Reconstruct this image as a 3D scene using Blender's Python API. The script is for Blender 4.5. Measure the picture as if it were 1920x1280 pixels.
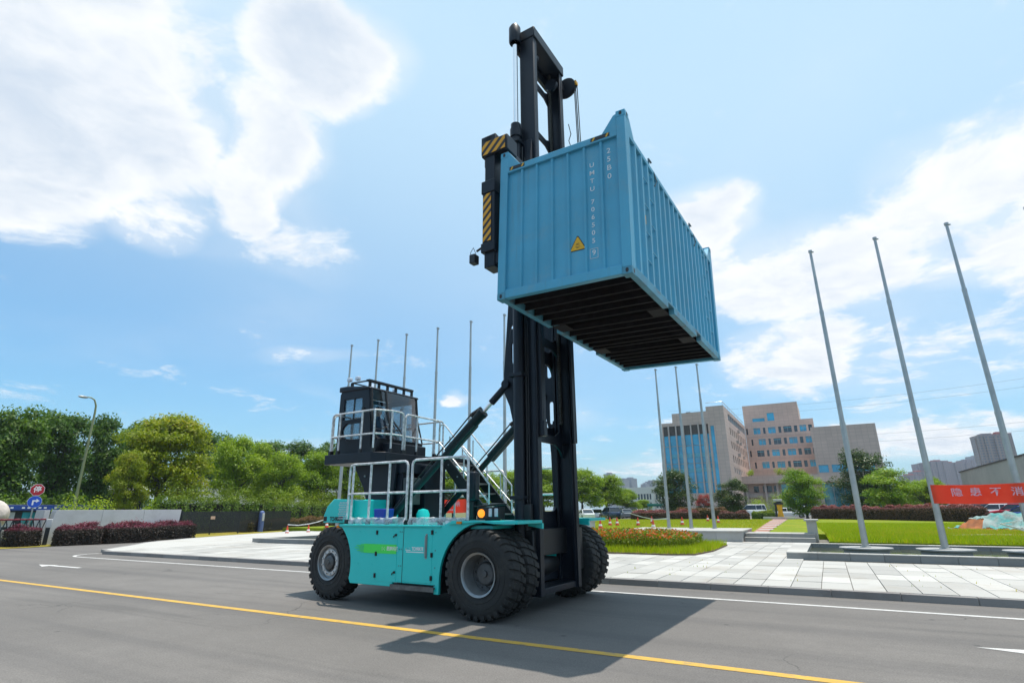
import bpy, bmesh, math, random
import numpy as np
from mathutils import Vector, Matrix, Euler
from mathutils.geometry import tessellate_polygon

R = math.radians
sc = bpy.context.scene
for o in list(bpy.data.objects):
    bpy.data.objects.remove(o)
col = sc.collection

# ------------------------------------------------------------------ camera
cam_d = bpy.data.cameras.new('camera')
cam_d.sensor_fit = 'HORIZONTAL'
cam_d.sensor_width = 36.0
cam_d.lens = 36.0 * 1017.39 / 1920.0
cam_d.clip_start = 0.05
cam_d.clip_end = 6000
cam = bpy.data.objects.new('camera', cam_d)
col.objects.link(cam)
_f = Vector((-0.46335, 0.83513, 0.29643)).normalized()
_r = Vector((0.87327, 0.48717, -0.00747)).normalized()
_u = _r.cross(_f).normalized()
_r = _f.cross(_u).normalized()
cam.matrix_world = Matrix(((_r.x, _u.x, -_f.x, 0.0), (_r.y, _u.y, -_f.y, 0.0), (_r.z, _u.z, -_f.z, 1.81), (0, 0, 0, 1)))
sc.camera = cam

# ------------------------------------------------------------------ sun, sky, exposure
SUN_DIR = Vector((0.58, 0.65, 5.19)).normalized()          # towards the sun
SUN_EL = math.asin(SUN_DIR.z)
SUN_AZ = math.atan2(SUN_DIR.x, SUN_DIR.y)
sun_d = bpy.data.lights.new('sun', 'SUN')
sun_d.energy = 3.9
sun_d.angle = R(0.53)
sun_d.color = (1.0, 0.93, 0.83)
sun = bpy.data.objects.new('sun', sun_d)
sun.rotation_euler = (-SUN_DIR).to_track_quat('-Z', 'Y').to_euler()
sun.location = (0, 0, 60)
col.objects.link(sun)

sc.view_settings.view_transform = 'Standard'
sc.view_settings.look = 'None'
sc.view_settings.exposure = 0.35
sc.view_settings.gamma = 1.0
sc.view_settings.use_curve_mapping = False
sc.cycles.use_denoising = True
sc.cycles.max_bounces = 8
sc.cycles.diffuse_bounces = 4
sc.cycles.transparent_max_bounces = 12
sc.cycles.volume_bounces = 0
sc.cycles.volume_step_rate = 8.0
sc.cycles.caustics_reflective = False
sc.cycles.caustics_refractive = False

world = bpy.data.worlds.new('World')
sc.world = world
world.use_nodes = True


class G:
    """tiny node-graph helper"""
    def __init__(s, tree):
        s.t = tree; s.n = tree.nodes; s.l = tree.links
    def new(s, typ, **k):
        nd = s.n.new(typ)
        for a, b in k.items():
            setattr(nd, a, b)
        return nd
    def put(s, sock, val):
        if val is None:
            return
        if isinstance(val, bpy.types.NodeSocket):
            s.l.new(val, sock)
        else:
            sock.default_value = val
    def math(s, op, a, b=None, c=None, clamp=False):
        nd = s.new('ShaderNodeMath', operation=op, use_clamp=clamp)
        for i, v in enumerate((a, b, c)):
            s.put(nd.inputs[i], v)
        return nd.outputs[0]
    def vmath(s, op, a, b=None):
        nd = s.new('ShaderNodeVectorMath', operation=op)
        s.put(nd.inputs[0], a); s.put(nd.inputs[1], b)
        return nd.outputs['Value'] if op in ('DOT_PRODUCT', 'LENGTH', 'DISTANCE') else nd.outputs[0]
    def noise(s, vec, scale, detail=4, rough=0.5, dist=0.0, dim='3D'):
        nd = s.new('ShaderNodeTexNoise', noise_dimensions=dim)
        s.put(nd.inputs['Vector'], vec)
        nd.inputs['Scale'].default_value = scale; nd.inputs['Detail'].default_value = detail
        nd.inputs['Roughness'].default_value = rough; nd.inputs['Distortion'].default_value = dist
        return nd.outputs['Fac']
    def ramp(s, fac, stops, interp='LINEAR'):
        nd = s.new('ShaderNodeValToRGB'); cr = nd.color_ramp; cr.interpolation = interp
        while len(cr.elements) < len(stops):
            cr.elements.new(0.5)
        for e, (p, c) in zip(cr.elements, stops):
            e.position = p
            e.color = (c, c, c, 1) if isinstance(c, (int, float)) else (c[0], c[1], c[2], 1)
        s.put(nd.inputs[0], fac)
        return nd.outputs[0]
    def mix(s, fac, a, b, typ='MIX'):
        nd = s.new('ShaderNodeMix', data_type='RGBA', blend_type=typ)
        s.put(nd.inputs[0], fac)
        for i, v in ((6, a), (7, b)):
            if isinstance(v, tuple) and len(v) == 3:
                v = (*v, 1)
            s.put(nd.inputs[i], v)
        return nd.outputs[2]
    def smooth(s, v, a, b):
        nd = s.new('ShaderNodeMapRange', interpolation_type='SMOOTHSTEP')
        s.put(nd.inputs[0], v)
        nd.inputs[1].default_value = a; nd.inputs[2].default_value = b
        return nd.outputs[0]
    def maprange(s, v, a, b, c, d):
        nd = s.new('ShaderNodeMapRange')
        s.put(nd.inputs[0], v)
        for i, x in enumerate((a, b, c, d)):
            nd.inputs[i + 1].default_value = x
        return nd.outputs[0]


g = G(world.node_tree)
g.n.clear()
out = g.new('ShaderNodeOutputWorld')
bg = g.new('ShaderNodeBackground')
bg.inputs['Strength'].default_value = 0.13
sky = g.new('ShaderNodeTexSky', sky_type='NISHITA', sun_disc=False)
sky.sun_elevation = SUN_EL
sky.sun_rotation = SUN_AZ
sky.altitude = 60
sky.air_density = 1.0
sky.dust_density = 1.6
sky.ozone_density = 1.2
tc = g.new('ShaderNodeTexCoord')
sep = g.new('ShaderNodeSeparateXYZ')
g.l.new(tc.outputs['Generated'], sep.inputs[0])
# a flat cloud deck seen from below: p = dir.xy / (dir.z + k)
zc = g.math('ADD', g.math('MAXIMUM', sep.outputs[2], 0.0), 0.16)
px = g.math('DIVIDE', sep.outputs[0], zc)
py = g.math('DIVIDE', sep.outputs[1], zc)
cmb = g.new('ShaderNodeCombineXYZ')
g.put(cmb.inputs[0], px); g.put(cmb.inputs[1], py)
P = cmb.outputs[0]
warp = g.new('ShaderNodeTexNoise'); g.put(warp.inputs['Vector'], P)
warp.inputs['Scale'].default_value = 2.2; warp.inputs['Detail'].default_value = 3
wv = g.vmath('MULTIPLY', g.vmath('SUBTRACT', warp.outputs['Color'], (0.5, 0.5, 0.5)), (0.35, 0.35, 0.0))
PW = g.vmath('ADD', P, wv)
# cumulus groups: (x, y, rx, ry, rotation, weight) on the cloud deck
CLOUDS = [(-1.30, 0.33, 0.56, 0.36, -18, 1.45), (-1.62, 0.05, 0.55, 0.38, 0, 1.2), (-0.93, 0.20, 0.35, 0.2, 20, 1.1),
          (-1.02, 0.655, 0.38, 0.145, -30, 1.15), (-0.72, 0.525, 0.17, 0.14, -30, 1.2), (-1.38, 0.66, 0.25, 0.14, -30, 0.8),
          (0.08, 1.80, 0.46, 0.38, 0, 1.05), (0.42, 1.52, 0.28, 0.27, 35, 1.0), (0.66, 1.80, 0.5, 0.45, 0, 0.9),
          (-0.18, 1.46, 0.17, 0.24, 0, 1.0), (-0.04, 2.50, 0.34, 0.55, 0, 1.0), (-1.60, 2.24, 0.10, 0.16, 30, 0.9),
          (0.35, 2.6, 0.75, 0.8, 0, 0.42), (0.45, 3.9, 0.8, 0.6, 0, 0.85), (-0.9, 4.2, 0.9, 0.5, 0, 0.5), (-1.75, 1.5, 0.25, 0.10, 30, 0.30)]
CLEAR = [(-0.55, 1.1, 0.55, 0.55, 0, 0.9), (-1.9, 1.1, 0.55, 0.45, 0, 0.8), (0.0, 1.05, 0.5, 0.3, 0, 0.8), (-2.5, 1.25, 0.5, 0.55, 0, 1.0), (-2.6, 1.85, 0.5, 0.5, 0, 1.0), (-2.0, 0.55, 0.35, 0.3, 0, 1.0)]


def blob(c):
    cx, cy, rx, ry, rot, w = c
    d = g.vmath('SUBTRACT', PW, (cx, cy, 0.0))
    ca, sa = math.cos(R(rot)), math.sin(R(rot))
    a = g.vmath('DOT_PRODUCT', d, (ca / rx, sa / rx, 0.0))
    b = g.vmath('DOT_PRODUCT', d, (-sa / ry, ca / ry, 0.0))
    l2 = g.math('ADD', g.math('MULTIPLY', a, a), g.math('MULTIPLY', b, b))
    return g.math('MULTIPLY', g.math('SUBTRACT', 1.0, l2, clamp=True), w)


acc = None
for c in CLOUDS:
    b_ = blob(c)
    acc = b_ if acc is None else g.math('MAXIMUM', acc, b_)
gen = g.math('MULTIPLY', g.math('SUBTRACT', g.noise(P, 0.85, 2, 0.5), 0.5), 2.2)
clr = None
for c in CLEAR:
    b_ = blob(c)
    clr = b_ if clr is None else g.math('MAXIMUM', clr, b_)
gen = g.math('SUBTRACT', gen, clr)
acc = g.math('MAXIMUM', acc, gen)
n1 = g.noise(P, 3.6, 12, 0.66, 0.3)
n2 = g.noise(P, 1.4, 4, 0.5)
val = g.math('ADD', acc, g.math('MULTIPLY', g.math('SUBTRACT', n1, 0.5), 2.3))
mask = g.smooth(val, 0.14, 0.76)
thin = g.math('MULTIPLY', g.smooth(g.math('ADD', acc, g.math('MULTIPLY', g.math('SUBTRACT', n2, 0.5), 1.0)), -0.1, 1.0), 0.60)
mask = g.math('MAXIMUM', mask, thin)
# clouds: sunlit white edges, bluish grey where the deck is thick
thick = g.smooth(g.math('ADD', val, g.math('MULTIPLY', g.math('SUBTRACT', n2, 0.5), 2.2)), 0.7, 1.8)
billow = g.smooth(g.noise(PW, 7.0, 8, 0.6, 0.4), 0.35, 0.70)
thick = g.math('ADD', g.math('MULTIPLY', thick, 0.75), g.math('MULTIPLY', billow, 0.35), clamp=True)
ccol = g.mix(thick, (6.2, 6.35, 6.5), (4.1, 4.7, 5.45))
tint = g.mix(1.0, sky.outputs[0], (0.48, 0.93, 1.12), 'MULTIPLY')
# pale aureole round the high sun, pale haze along the horizon
dsun = g.vmath('DOT_PRODUCT', tc.outputs['Generated'], tuple(SUN_DIR))
aur = g.math('MULTIPLY', g.smooth(dsun, -0.02, 0.74), 0.94)
skyc = g.mix(aur, tint, (3.55, 5.0, 6.2))
hz = g.math('POWER', g.math('SUBTRACT', 1.0, g.math('MAXIMUM', sep.outputs[2], 0.0), clamp=True), 8.0)
skyc = g.mix(g.math('MULTIPLY', hz, 0.5), skyc, (3.9, 5.2, 6.0))
fin = g.mix(mask, skyc, ccol)
g.l.new(fin, bg.inputs['Color'])
g.l.new(bg.outputs[0], out.inputs['Surface'])
# ------------------------------------------------------------------ materials
MATS = {}


def mat(name, c, rough=0.55, metal=0.0, var=0.12, vs=2.5, bump=0.0, bs=60.0, spec=0.5, coat=0.0,
        dirt=None, dirt_amt=0.0, dirt_scale=1.5, emis=None, estr=0.0, alpha=1.0, fine=0.0, fs=180.0):
    """procedural principled material: colour + soft mottling + optional dirt, fine grain and relief"""
    if name in MATS:
        return MATS[name]
    m = bpy.data.materials.new(name); m.use_nodes = True
    q = G(m.node_tree)
    b = q.n['Principled BSDF']
    t = q.new('ShaderNodeTexCoord'); v = t.outputs['Object']
    n = q.noise(v, vs, 5, 0.6)
    lo = tuple(x * (1 - var) for x in c); hi = tuple(min(1, x * (1 + var)) for x in c)
    cc = q.mix(q.smooth(n, 0.3, 0.7), lo, hi)
    if fine:
        fn = q.noise(v, fs, 2, 0.6)
        cc = q.mix(1.0, cc, q.ramp(fn, [(0.25, 1 - fine), (0.75, 1.0)]), 'MULTIPLY')
    if dirt:
        dn = q.noise(v, dirt_scale, 8, 0.7)
        cc = q.mix(q.math('MULTIPLY', q.smooth(dn, 0.48, 0.72), dirt_amt), cc, dirt)
    q.put(b.inputs['Base Color'], cc)
    q.put(b.inputs['Roughness'], q.maprange(n, 0.2, 0.8, max(0.02, rough - 0.08), min(1, rough + 0.08)))
    b.inputs['Metallic'].default_value = metal
    b.inputs['Specular IOR Level'].default_value = spec
    b.inputs['Coat Weight'].default_value = coat
    b.inputs['Alpha'].default_value = alpha
    if emis:
        b.inputs['Emission Color'].default_value = (*emis, 1)
        b.inputs['Emission Strength'].default_value = estr
    if bump:
        bn = q.new('ShaderNodeBump'); bn.inputs['Strength'].default_value = bump; bn.inputs['Distance'].default_value = 0.02
        q.put(bn.inputs['Height'], q.noise(v, bs, 4, 0.6)); q.l.new(bn.outputs[0], b.inputs['Normal'])
    MATS[name] = m
    return m


def glass(name, tint=(0.8, 0.9, 0.92), clear=0.75, rough=0.03):
    """thin glazing: part see-through, part mirror"""
    if name in MATS:
        return MATS[name]
    m = bpy.data.materials.new(name); m.use_nodes = True
    q = G(m.node_tree); q.n.clear()
    o = q.new('ShaderNodeOutputMaterial')
    tr = q.new('ShaderNodeBsdfTransparent'); tr.inputs[0].default_value = (*tint, 1)
    gl = q.new('ShaderNodeBsdfGlossy'); gl.inputs['Roughness'].default_value = rough
    gl.inputs['Color'].default_value = (0.9, 0.95, 1, 1)
    fr = q.new('ShaderNodeFresnel'); fr.inputs[0].default_value = 1.5
    mx = q.new('ShaderNodeMixShader')
    f2 = q.math('ADD', q.math('MULTIPLY', fr.outputs[0], 0.9), 1.0 - clear, clamp=True)
    f2 = q.math('MULTIPLY', f2, 0.95)
    q.put(mx.inputs[0], f2); q.l.new(tr.outputs[0], mx.inputs[1]); q.l.new(gl.outputs[0], mx.inputs[2])
    q.l.new(mx.outputs[0], o.inputs[0])
    MATS[name] = m
    return m


def leafmat(name, c1, c2, trans=0.35, rough=0.5, top=None):
    """leaf: colour differs leaf by leaf (attribute 'tone'), light passes through; 'young' tints fresh growth"""
    if name in MATS:
        return MATS[name]
    m = bpy.data.materials.new(name); m.use_nodes = True
    q = G(m.node_tree); q.n.clear()
    o = q.new('ShaderNodeOutputMaterial')
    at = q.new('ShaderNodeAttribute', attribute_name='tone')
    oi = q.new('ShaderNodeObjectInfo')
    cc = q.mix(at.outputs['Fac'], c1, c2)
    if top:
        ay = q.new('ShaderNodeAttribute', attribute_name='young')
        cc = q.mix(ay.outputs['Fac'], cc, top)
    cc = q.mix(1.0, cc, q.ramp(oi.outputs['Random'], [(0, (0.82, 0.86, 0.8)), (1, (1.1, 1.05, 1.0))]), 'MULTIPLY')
    d = q.new('ShaderNodeBsdfPrincipled'); q.put(d.inputs['Base Color'], cc)
    d.inputs['Roughness'].default_value = rough; d.inputs['Specular IOR Level'].default_value = 0.35
    t = q.new('ShaderNodeBsdfTranslucent'); q.put(t.inputs[0], q.mix(1.0, cc, (1.15, 1.25, 0.6), 'MULTIPLY'))
    mx = q.new('ShaderNodeMixShader'); mx.inputs[0].default_value = trans
    q.l.new(d.outputs[0], mx.inputs[1]); q.l.new(t.outputs[0], mx.inputs[2]); q.l.new(mx.outputs[0], o.inputs[0])
    MATS[name] = m
    return m


# ------------------------------------------------------------------ mesh builder
class MB:
    def __init__(s):
        s.v = []; s.f = []
    def add(s, vs, fs):
        o = len(s.v); s.v += [tuple(x) for x in vs]; s.f += [tuple(i + o for i in q) for q in fs]
        return s
    def box(s, x0, x1, y0, y1, z0, z1):
        return s.add([(x0, y0, z0), (x1, y0, z0), (x1, y1, z0), (x0, y1, z0), (x0, y0, z1), (x1, y0, z1), (x1, y1, z1), (x0, y1, z1)],
                     [(3, 2, 1, 0), (4, 5, 6, 7), (0, 1, 5, 4), (1, 2, 6, 5), (2, 3, 7, 6), (3, 0, 4, 7)])
    def beam(s, p0, p1, w, h, up=(0, 0, 1)):
        p0 = Vector(p0); p1 = Vector(p1); d = (p1 - p0).normalized(); u = Vector(up)
        if abs(d.dot(u)) > 0.98:
            u = Vector((1, 0, 0))
        a = d.cross(u).normalized() * (w / 2); b = a.cross(d).normalized() * (h / 2)
        vs = [p0 - a - b, p0 + a - b, p0 + a + b, p0 - a + b, p1 - a - b, p1 + a - b, p1 + a + b, p1 - a + b]
        return s.add(vs, [(3, 2, 1, 0), (4, 5, 6, 7), (0, 1, 5, 4), (1, 2, 6, 5), (2, 3, 7, 6), (3, 0, 4, 7)])
    def tube(s, pts, r, n=8, cap=True):
        pts = [Vector(p) for p in pts]
        rs = r if isinstance(r, (list, tuple)) else [r] * len(pts)
        t0 = (pts[1] - pts[0]).normalized()
        a = t0.orthogonal().normalized(); rings = []
        for i, p in enumerate(pts):
            t = (pts[min(i + 1, len(pts) - 1)] - pts[max(i - 1, 0)]).normalized()
            a = (a - t * a.dot(t)).normalized(); b = t.cross(a)
            rings.append([p + (a * math.cos(2 * math.pi * k / n) + b * math.sin(2 * math.pi * k / n)) * rs[i] for k in range(n)])
        vs = [v for ring in rings for v in ring]; fs = []
        for i in range(len(pts) - 1):
            for k in range(n):
                k2 = (k + 1) % n
                fs.append((i * n + k, i * n + k2, (i + 1) * n + k2, (i + 1) * n + k))
        if cap:
            fs.append(tuple(range(n - 1, -1, -1))); fs.append(tuple((len(pts) - 1) * n + k for k in range(n)))
        return s.add(vs, fs)
    def lathe(s, prof, axis='y', o=(0, 0, 0), n=24, cap=False):
        """prof: (radius, along)"""
        vs = []; fs = []
        for (r, h) in prof:
            for k in range(n):
                a = 2 * math.pi * k / n; c, d = r * math.cos(a), r * math.sin(a)
                p = {'x': (h, c, d), 'y': (d, h, c), 'z': (c, d, h)}[axis]
                vs.append((p[0] + o[0], p[1] + o[1], p[2] + o[2]))
        for i in range(len(prof) - 1):
            for k in range(n):
                k2 = (k + 1) % n
                fs.append((i * n + k, i * n + k2, (i + 1) * n + k2, (i + 1) * n + k))
        if cap:
            fs.append(tuple(range(n - 1, -1, -1))); fs.append(tuple((len(prof) - 1) * n + k for k in range(n)))
        return s.add(vs, fs)
    def prism(s, poly, axis, a, b, holes=()):
        """extrude a 2-D outline (with holes) along an axis; poly coords are the other two axes in x,y,z order"""
        loops = [list(poly)] + [list(h) for h in holes]
        tris = tessellate_polygon([[Vector((p[0], p[1], 0)) for p in l] for l in loops])
        flat = [p for l in loops for p in l]; n = len(flat)
        def P3(p, h):
            return {'x': (h, p[0], p[1]), 'y': (p[0], h, p[1]), 'z': (p[0], p[1], h)}[axis]
        vs = [P3(p, a) for p in flat] + [P3(p, b) for p in flat]
        fs = [tuple(t) for t in tris] + [tuple(n + i for i in reversed(t)) for t in tris]
        o = 0
        for l in loops:
            m = len(l)
            for i in range(m):
                j = (i + 1) % m
                fs.append((o + i, o + j, n + o + j, n + o + i))
            o += m
        return s.add(vs, fs)
    def ball(s, c, r, n=10, m=7):
        rx, ry, rz = r if isinstance(r, (tuple, list)) else (r, r, r)
        vs = [(c[0], c[1], c[2] - rz)]
        for i in range(1, m):
            t = -math.pi / 2 + math.pi * i / m
            for k in range(n):
                a = 2 * math.pi * k / n
                vs.append((c[0] + rx * math.cos(t) * math.cos(a), c[1] + ry * math.cos(t) * math.sin(a), c[2] + rz * math.sin(t)))
        vs.append((c[0], c[1], c[2] + rz)); fs = []
        for k in range(n):
            fs.append((0, 1 + (k + 1) % n, 1 + k))
            fs.append((len(vs) - 1, 1 + (m - 2) * n + k, 1 + (m - 2) * n + (k + 1) % n))
        for i in range(m - 2):
            for k in range(n):
                k2 = (k + 1) % n
                fs.append((1 + i * n + k, 1 + i * n + k2, 1 + (i + 1) * n + k2, 1 + (i + 1) * n + k))
        return s.add(vs, fs)
    def mesh(s, name, m, smooth=35, fix=True):
        me = bpy.data.meshes.new(name)
        me.from_pydata(s.v, [], s.f)
        if fix:
            bm = bmesh.new(); bm.from_mesh(me)
            bmesh.ops.recalc_face_normals(bm, faces=bm.faces); bm.to_mesh(me); bm.free()
        if smooth:
            me.polygons.foreach_set('use_smooth', [True] * len(me.polygons))
            me.set_sharp_from_angle(angle=R(smooth))
        if m:
            me.materials.append(m)
        return me
    def build(s, name, m, parent=None, smooth=35, bevel=0, fix=True):
        return link(name, s.mesh(name, m, smooth, fix), parent, bevel)


def link(name, me, parent=None, bevel=0):
    o = bpy.data.objects.new(name, me); col.objects.link(o)
    if parent:
        o.parent = parent
    if bevel:
        md = o.modifiers.new('bevel', 'BEVEL'); md.width = bevel; md.segments = 2; md.limit_method = 'ANGLE'; md.angle_limit = R(40)
        md.harden_normals = False
    return o


def tag(o, label=None, cat=None, group=None, kind=None):
    if label: o['label'] = label
    if cat: o['category'] = cat
    if group: o['group'] = group
    if kind: o['kind'] = kind
    return o


def empty(name, loc=(0, 0, 0), rot=(0, 0, 0), label=None, cat=None, group=None):
    o = bpy.data.objects.new(name, None); col.objects.link(o); o.empty_display_size = 0.3
    o.location = loc; o.rotation_euler = rot
    return tag(o, label, cat, group)


def copy_tree(o, parent=None):
    c = o.copy(); col.objects.link(c); c.parent = parent
    for ch in list(o.children):
        copy_tree(ch, c)
    return c


def Bx(name, m, parent, x0, x1, y0, y1, z0, z1, bevel=0.0):
    return MB().box(x0, x1, y0, y1, z0, z1).build(name, m, parent, bevel=bevel)


def text_mesh(body, size, m, bold=0.0, sx=1.0, spacing=1.0, name='lettering', line=1.0):
    """flat lettering in the x-y plane, centred"""
    cu = bpy.data.curves.new('txt', 'FONT'); cu.body = body; cu.size = size; cu.align_x = 'CENTER'; cu.align_y = 'CENTER'
    cu.offset = bold; cu.extrude = 0.0006; cu.space_character = spacing; cu.space_line = line; cu.resolution_u = 3
    ob = bpy.data.objects.new('txt', cu); col.objects.link(ob)
    dg = bpy.context.evaluated_depsgraph_get(); dg.update()
    me = bpy.data.meshes.new_from_object(ob.evaluated_get(dg))
    me.name = name
    bpy.data.objects.remove(ob); bpy.data.curves.remove(cu)
    for v in me.vertices:
        v.co.x *= sx
    me.materials.clear(); me.materials.append(m)
    return me


def put_text(body, size, m, parent, loc, rot, bold=0.0, sx=1.0, spacing=1.0, name='lettering', line=1.0):
    o = link(name, text_mesh(body, size, m, bold, sx, spacing, name, line), parent)
    o.location = loc; o.rotation_euler = rot
    return o


def arc(cx, cy, r, a0, a1, n):
    return [(cx + r * math.cos(R(a0 + (a1 - a0) * i / n)), cy + r * math.sin(R(a0 + (a1 - a0) * i / n))) for i in range(n + 1)]


def slot(cx, cy, w, h, n=6):
    r = min(w, h) / 2
    if h >= w:
        return arc(cx, cy + h / 2 - r, r, 0, 180, n) + arc(cx, cy - h / 2 + r, r, 180, 360, n)
    return arc(cx + w / 2 - r, cy, r, -90, 90, n) + arc(cx - w / 2 + r, cy, r, 90, 270, n)
# ------------------------------------------------------------------ setting: ground, road, plaza, lawn
def asphalt(name, base, streak=True):
    m = bpy.data.materials.new(name); m.use_nodes = True
    q = G(m.node_tree); b = q.n['Principled BSDF']
    v = q.new('ShaderNodeTexCoord').outputs['Object']
    big = q.noise(v, 0.18, 5, 0.6); mid = q.noise(v, 1.3, 6, 0.65); agg = q.noise(v, 48.0, 3, 0.75); blotch = q.noise(v, 9.0, 4, 0.7)
    cc = q.mix(q.smooth(big, 0.3, 0.7), tuple(x * 0.86 for x in base), tuple(x * 1.1 for x in base))
    cc = q.mix(q.math('MULTIPLY', q.smooth(mid, 0.35, 0.75), 0.5), cc, tuple(x * 0.84 for x in base))
    if streak:   # wheel paths polished along the driving direction
        mp = q.new('ShaderNodeMapping'); mp.inputs['Scale'].default_value = (0.03, 0.9, 1); q.l.new(v, mp.inputs[0])
        st = q.noise(mp.outputs[0], 1.0, 5, 0.6)
        cc = q.mix(q.math('MULTIPLY', q.smooth(st, 0.42, 0.72), 0.6), cc, (base[0] * 0.62, base[1] * 0.63, base[2] * 0.66))
        # hairline cracks here and there, and tyre smears
        wn = q.new('ShaderNodeTexNoise'); q.l.new(v, wn.inputs['Vector']); wn.inputs['Scale'].default_value = 1.6; wn.inputs['Detail'].default_value = 5
        wv_ = q.vmath('ADD', v, q.vmath('MULTIPLY', wn.outputs['Color'], (0.9, 0.9, 0.0)))
        ck = q.new('ShaderNodeTexVoronoi', feature='DISTANCE_TO_EDGE'); q.l.new(wv_, ck.inputs['Vector']); ck.inputs['Scale'].default_value = 0.28
        cm = q.math('MULTIPLY', q.smooth(ck.outputs['Distance'], 0.006, 0.001), q.smooth(q.noise(v, 0.22, 2, 0.5), 0.52, 0.62))
        cc = q.mix(q.math('MULTIPLY', cm, 0.55), cc, (0.05, 0.05, 0.05))
        m2 = q.new('ShaderNodeMapping'); m2.inputs['Scale'].default_value = (0.10, 1.6, 1); m2.inputs['Rotation'].default_value = (0, 0, 0.35); q.l.new(v, m2.inputs[0])
        cc = q.mix(q.math('MULTIPLY', q.smooth(q.noise(m2.outputs[0], 0.9, 4, 0.6), 0.56, 0.70), 0.30), cc, (0.09, 0.088, 0.086))
        # oil drips
        vo = q.new('ShaderNodeTexVoronoi'); q.l.new(v, vo.inputs['Vector']); vo.inputs['Scale'].default_value = 0.9
        cc = q.mix(q.math('MULTIPLY', q.smooth(vo.outputs['Distance'], 0.06, 0.02), 0.5), cc, (0.05, 0.05, 0.05))
    cc = q.mix(1.0, cc, q.ramp(agg, [(0.28, 0.50), (0.72, 1.0)]), 'MULTIPLY')
    cc = q.mix(1.0, cc, q.ramp(blotch, [(0.3, 0.88), (0.7, 1.0)]), 'MULTIPLY')
    q.put(b.inputs['Base Color'], cc); b.inputs['Roughness'].default_value = 0.86; b.inputs['Specular IOR Level'].default_value = 0.3
    bp = q.new('ShaderNodeBump'); bp.inputs['Strength'].default_value = 0.35; bp.inputs['Distance'].default_value = 0.006
    q.put(bp.inputs['Height'], agg); q.l.new(bp.outputs[0], b.inputs['Normal'])
    MATS[name] = m
    return m


def stone(name, base, rnd=0.12, stain=(0.32, 0.27, 0.2), stain_amt=0.35, rough=0.75, fs=120.0):
    """granite: each piece a little different, speckle, weather stains"""
    m = bpy.data.materials.new(name); m.use_nodes = True
    q = G(m.node_tree); b = q.n['Principled BSDF']
    t = q.new('ShaderNodeTexCoord'); oi = q.new('ShaderNodeObjectInfo'); ge = q.new('ShaderNodeNewGeometry')
    isl = q.math('ADD', oi.outputs['Random'], ge.outputs['Random Per Island'])
    rv = q.math('FRACT', isl)
    cc = q.mix(rv, tuple(x * (1 - rnd) for x in base), tuple(min(1, x * (1 + rnd)) for x in base))
    pos = ge.outputs['Position']
    sp = q.noise(pos, fs, 2, 0.7); big = q.noise(pos, 0.55, 7, 0.7)
    cc = q.mix(1.0, cc, q.ramp(sp, [(0.3, 0.86), (0.7, 1.08)]), 'MULTIPLY')
    cc = q.mix(q.math('MULTIPLY', q.smooth(big, 0.48, 0.75), stain_amt), cc, stain)
    q.put(b.inputs['Base Color'], cc); b.inputs['Roughness'].default_value = rough; b.inputs['Specular IOR Level'].default_value = 0.35
    bp = q.new('ShaderNodeBump'); bp.inputs['Strength'].default_value = 0.15; bp.inputs['Distance'].default_value = 0.004
    q.put(bp.inputs['Height'], sp); q.l.new(bp.outputs[0], b.inputs['Normal'])
    MATS[name] = m
    return m


def turf(name, a, b2, dry, dry_amt):
    m = bpy.data.materials.new(name); m.use_nodes = True
    q = G(m.node_tree); b = q.n['Principled BSDF']
    pos = q.new('ShaderNodeNewGeometry').outputs['Position']
    n1 = q.noise(pos, 0.25, 5, 0.6); n2 = q.noise(pos, 3.0, 5, 0.7); n3 = q.noise(pos, 28, 3, 0.7)
    cc = q.mix(q.smooth(n2, 0.3, 0.7), a, b2)
    cc = q.mix(q.math('MULTIPLY', q.smooth(n1, 0.45, 0.65), dry_amt), cc, dry)
    cc = q.mix(1.0, cc, q.ramp(n3, [(0.2, 0.6), (0.8, 1.2)]), 'MULTIPLY')
    q.put(b.inputs['Base Color'], cc); b.inputs['Roughness'].default_value = 0.9; b.inputs['Specular IOR Level'].default_value = 0.2
    bp = q.new('ShaderNodeBump'); bp.inputs['Strength'].default_value = 0.6; bp.inputs['Distance'].default_value = 0.05
    q.put(bp.inputs['Height'], n3); q.l.new(bp.outputs[0], b.inputs['Normal'])
    MATS[name] = m
    return m


m_asph = asphalt('asphalt', (0.238, 0.221, 0.206))
m_asph2 = asphalt('car_park_asphalt', (0.26, 0.25, 0.24), False)
m_granite = stone('pale_granite', (0.43, 0.42, 0.395), 0.17, (0.30, 0.25, 0.19), 0.6)
m_grey_granite = stone('grey_granite', (0.27, 0.27, 0.265), 0.10, (0.18, 0.17, 0.15), 0.4)
m_kerb = stone('kerb_granite', (0.25, 0.235, 0.225), 0.12, (0.14, 0.11, 0.10), 0.5)
m_grout = mat('dark_grout', (0.16, 0.15, 0.13), 0.95, var=0.2, vs=6)
m_yellow = mat('yellow_road_paint', (0.62, 0.37, 0.055), 0.7, var=0.08, vs=4, dirt=(0.26, 0.21, 0.14), dirt_amt=0.8, dirt_scale=7, fine=0.15)
m_white_rd = mat('white_road_paint', (0.62, 0.61, 0.59), 0.7, var=0.06, vs=4, dirt=(0.26, 0.25, 0.24), dirt_amt=0.8, dirt_scale=7, fine=0.15)
m_lawn = turf('lawn_turf', (0.15, 0.21, 0.006), (0.22, 0.28, 0.01), (0.34, 0.29, 0.02), 0.5)
m_ground = turf('rough_ground', (0.10, 0.13, 0.04), (0.16, 0.16, 0.07), (0.24, 0.2, 0.1), 0.4)


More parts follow.
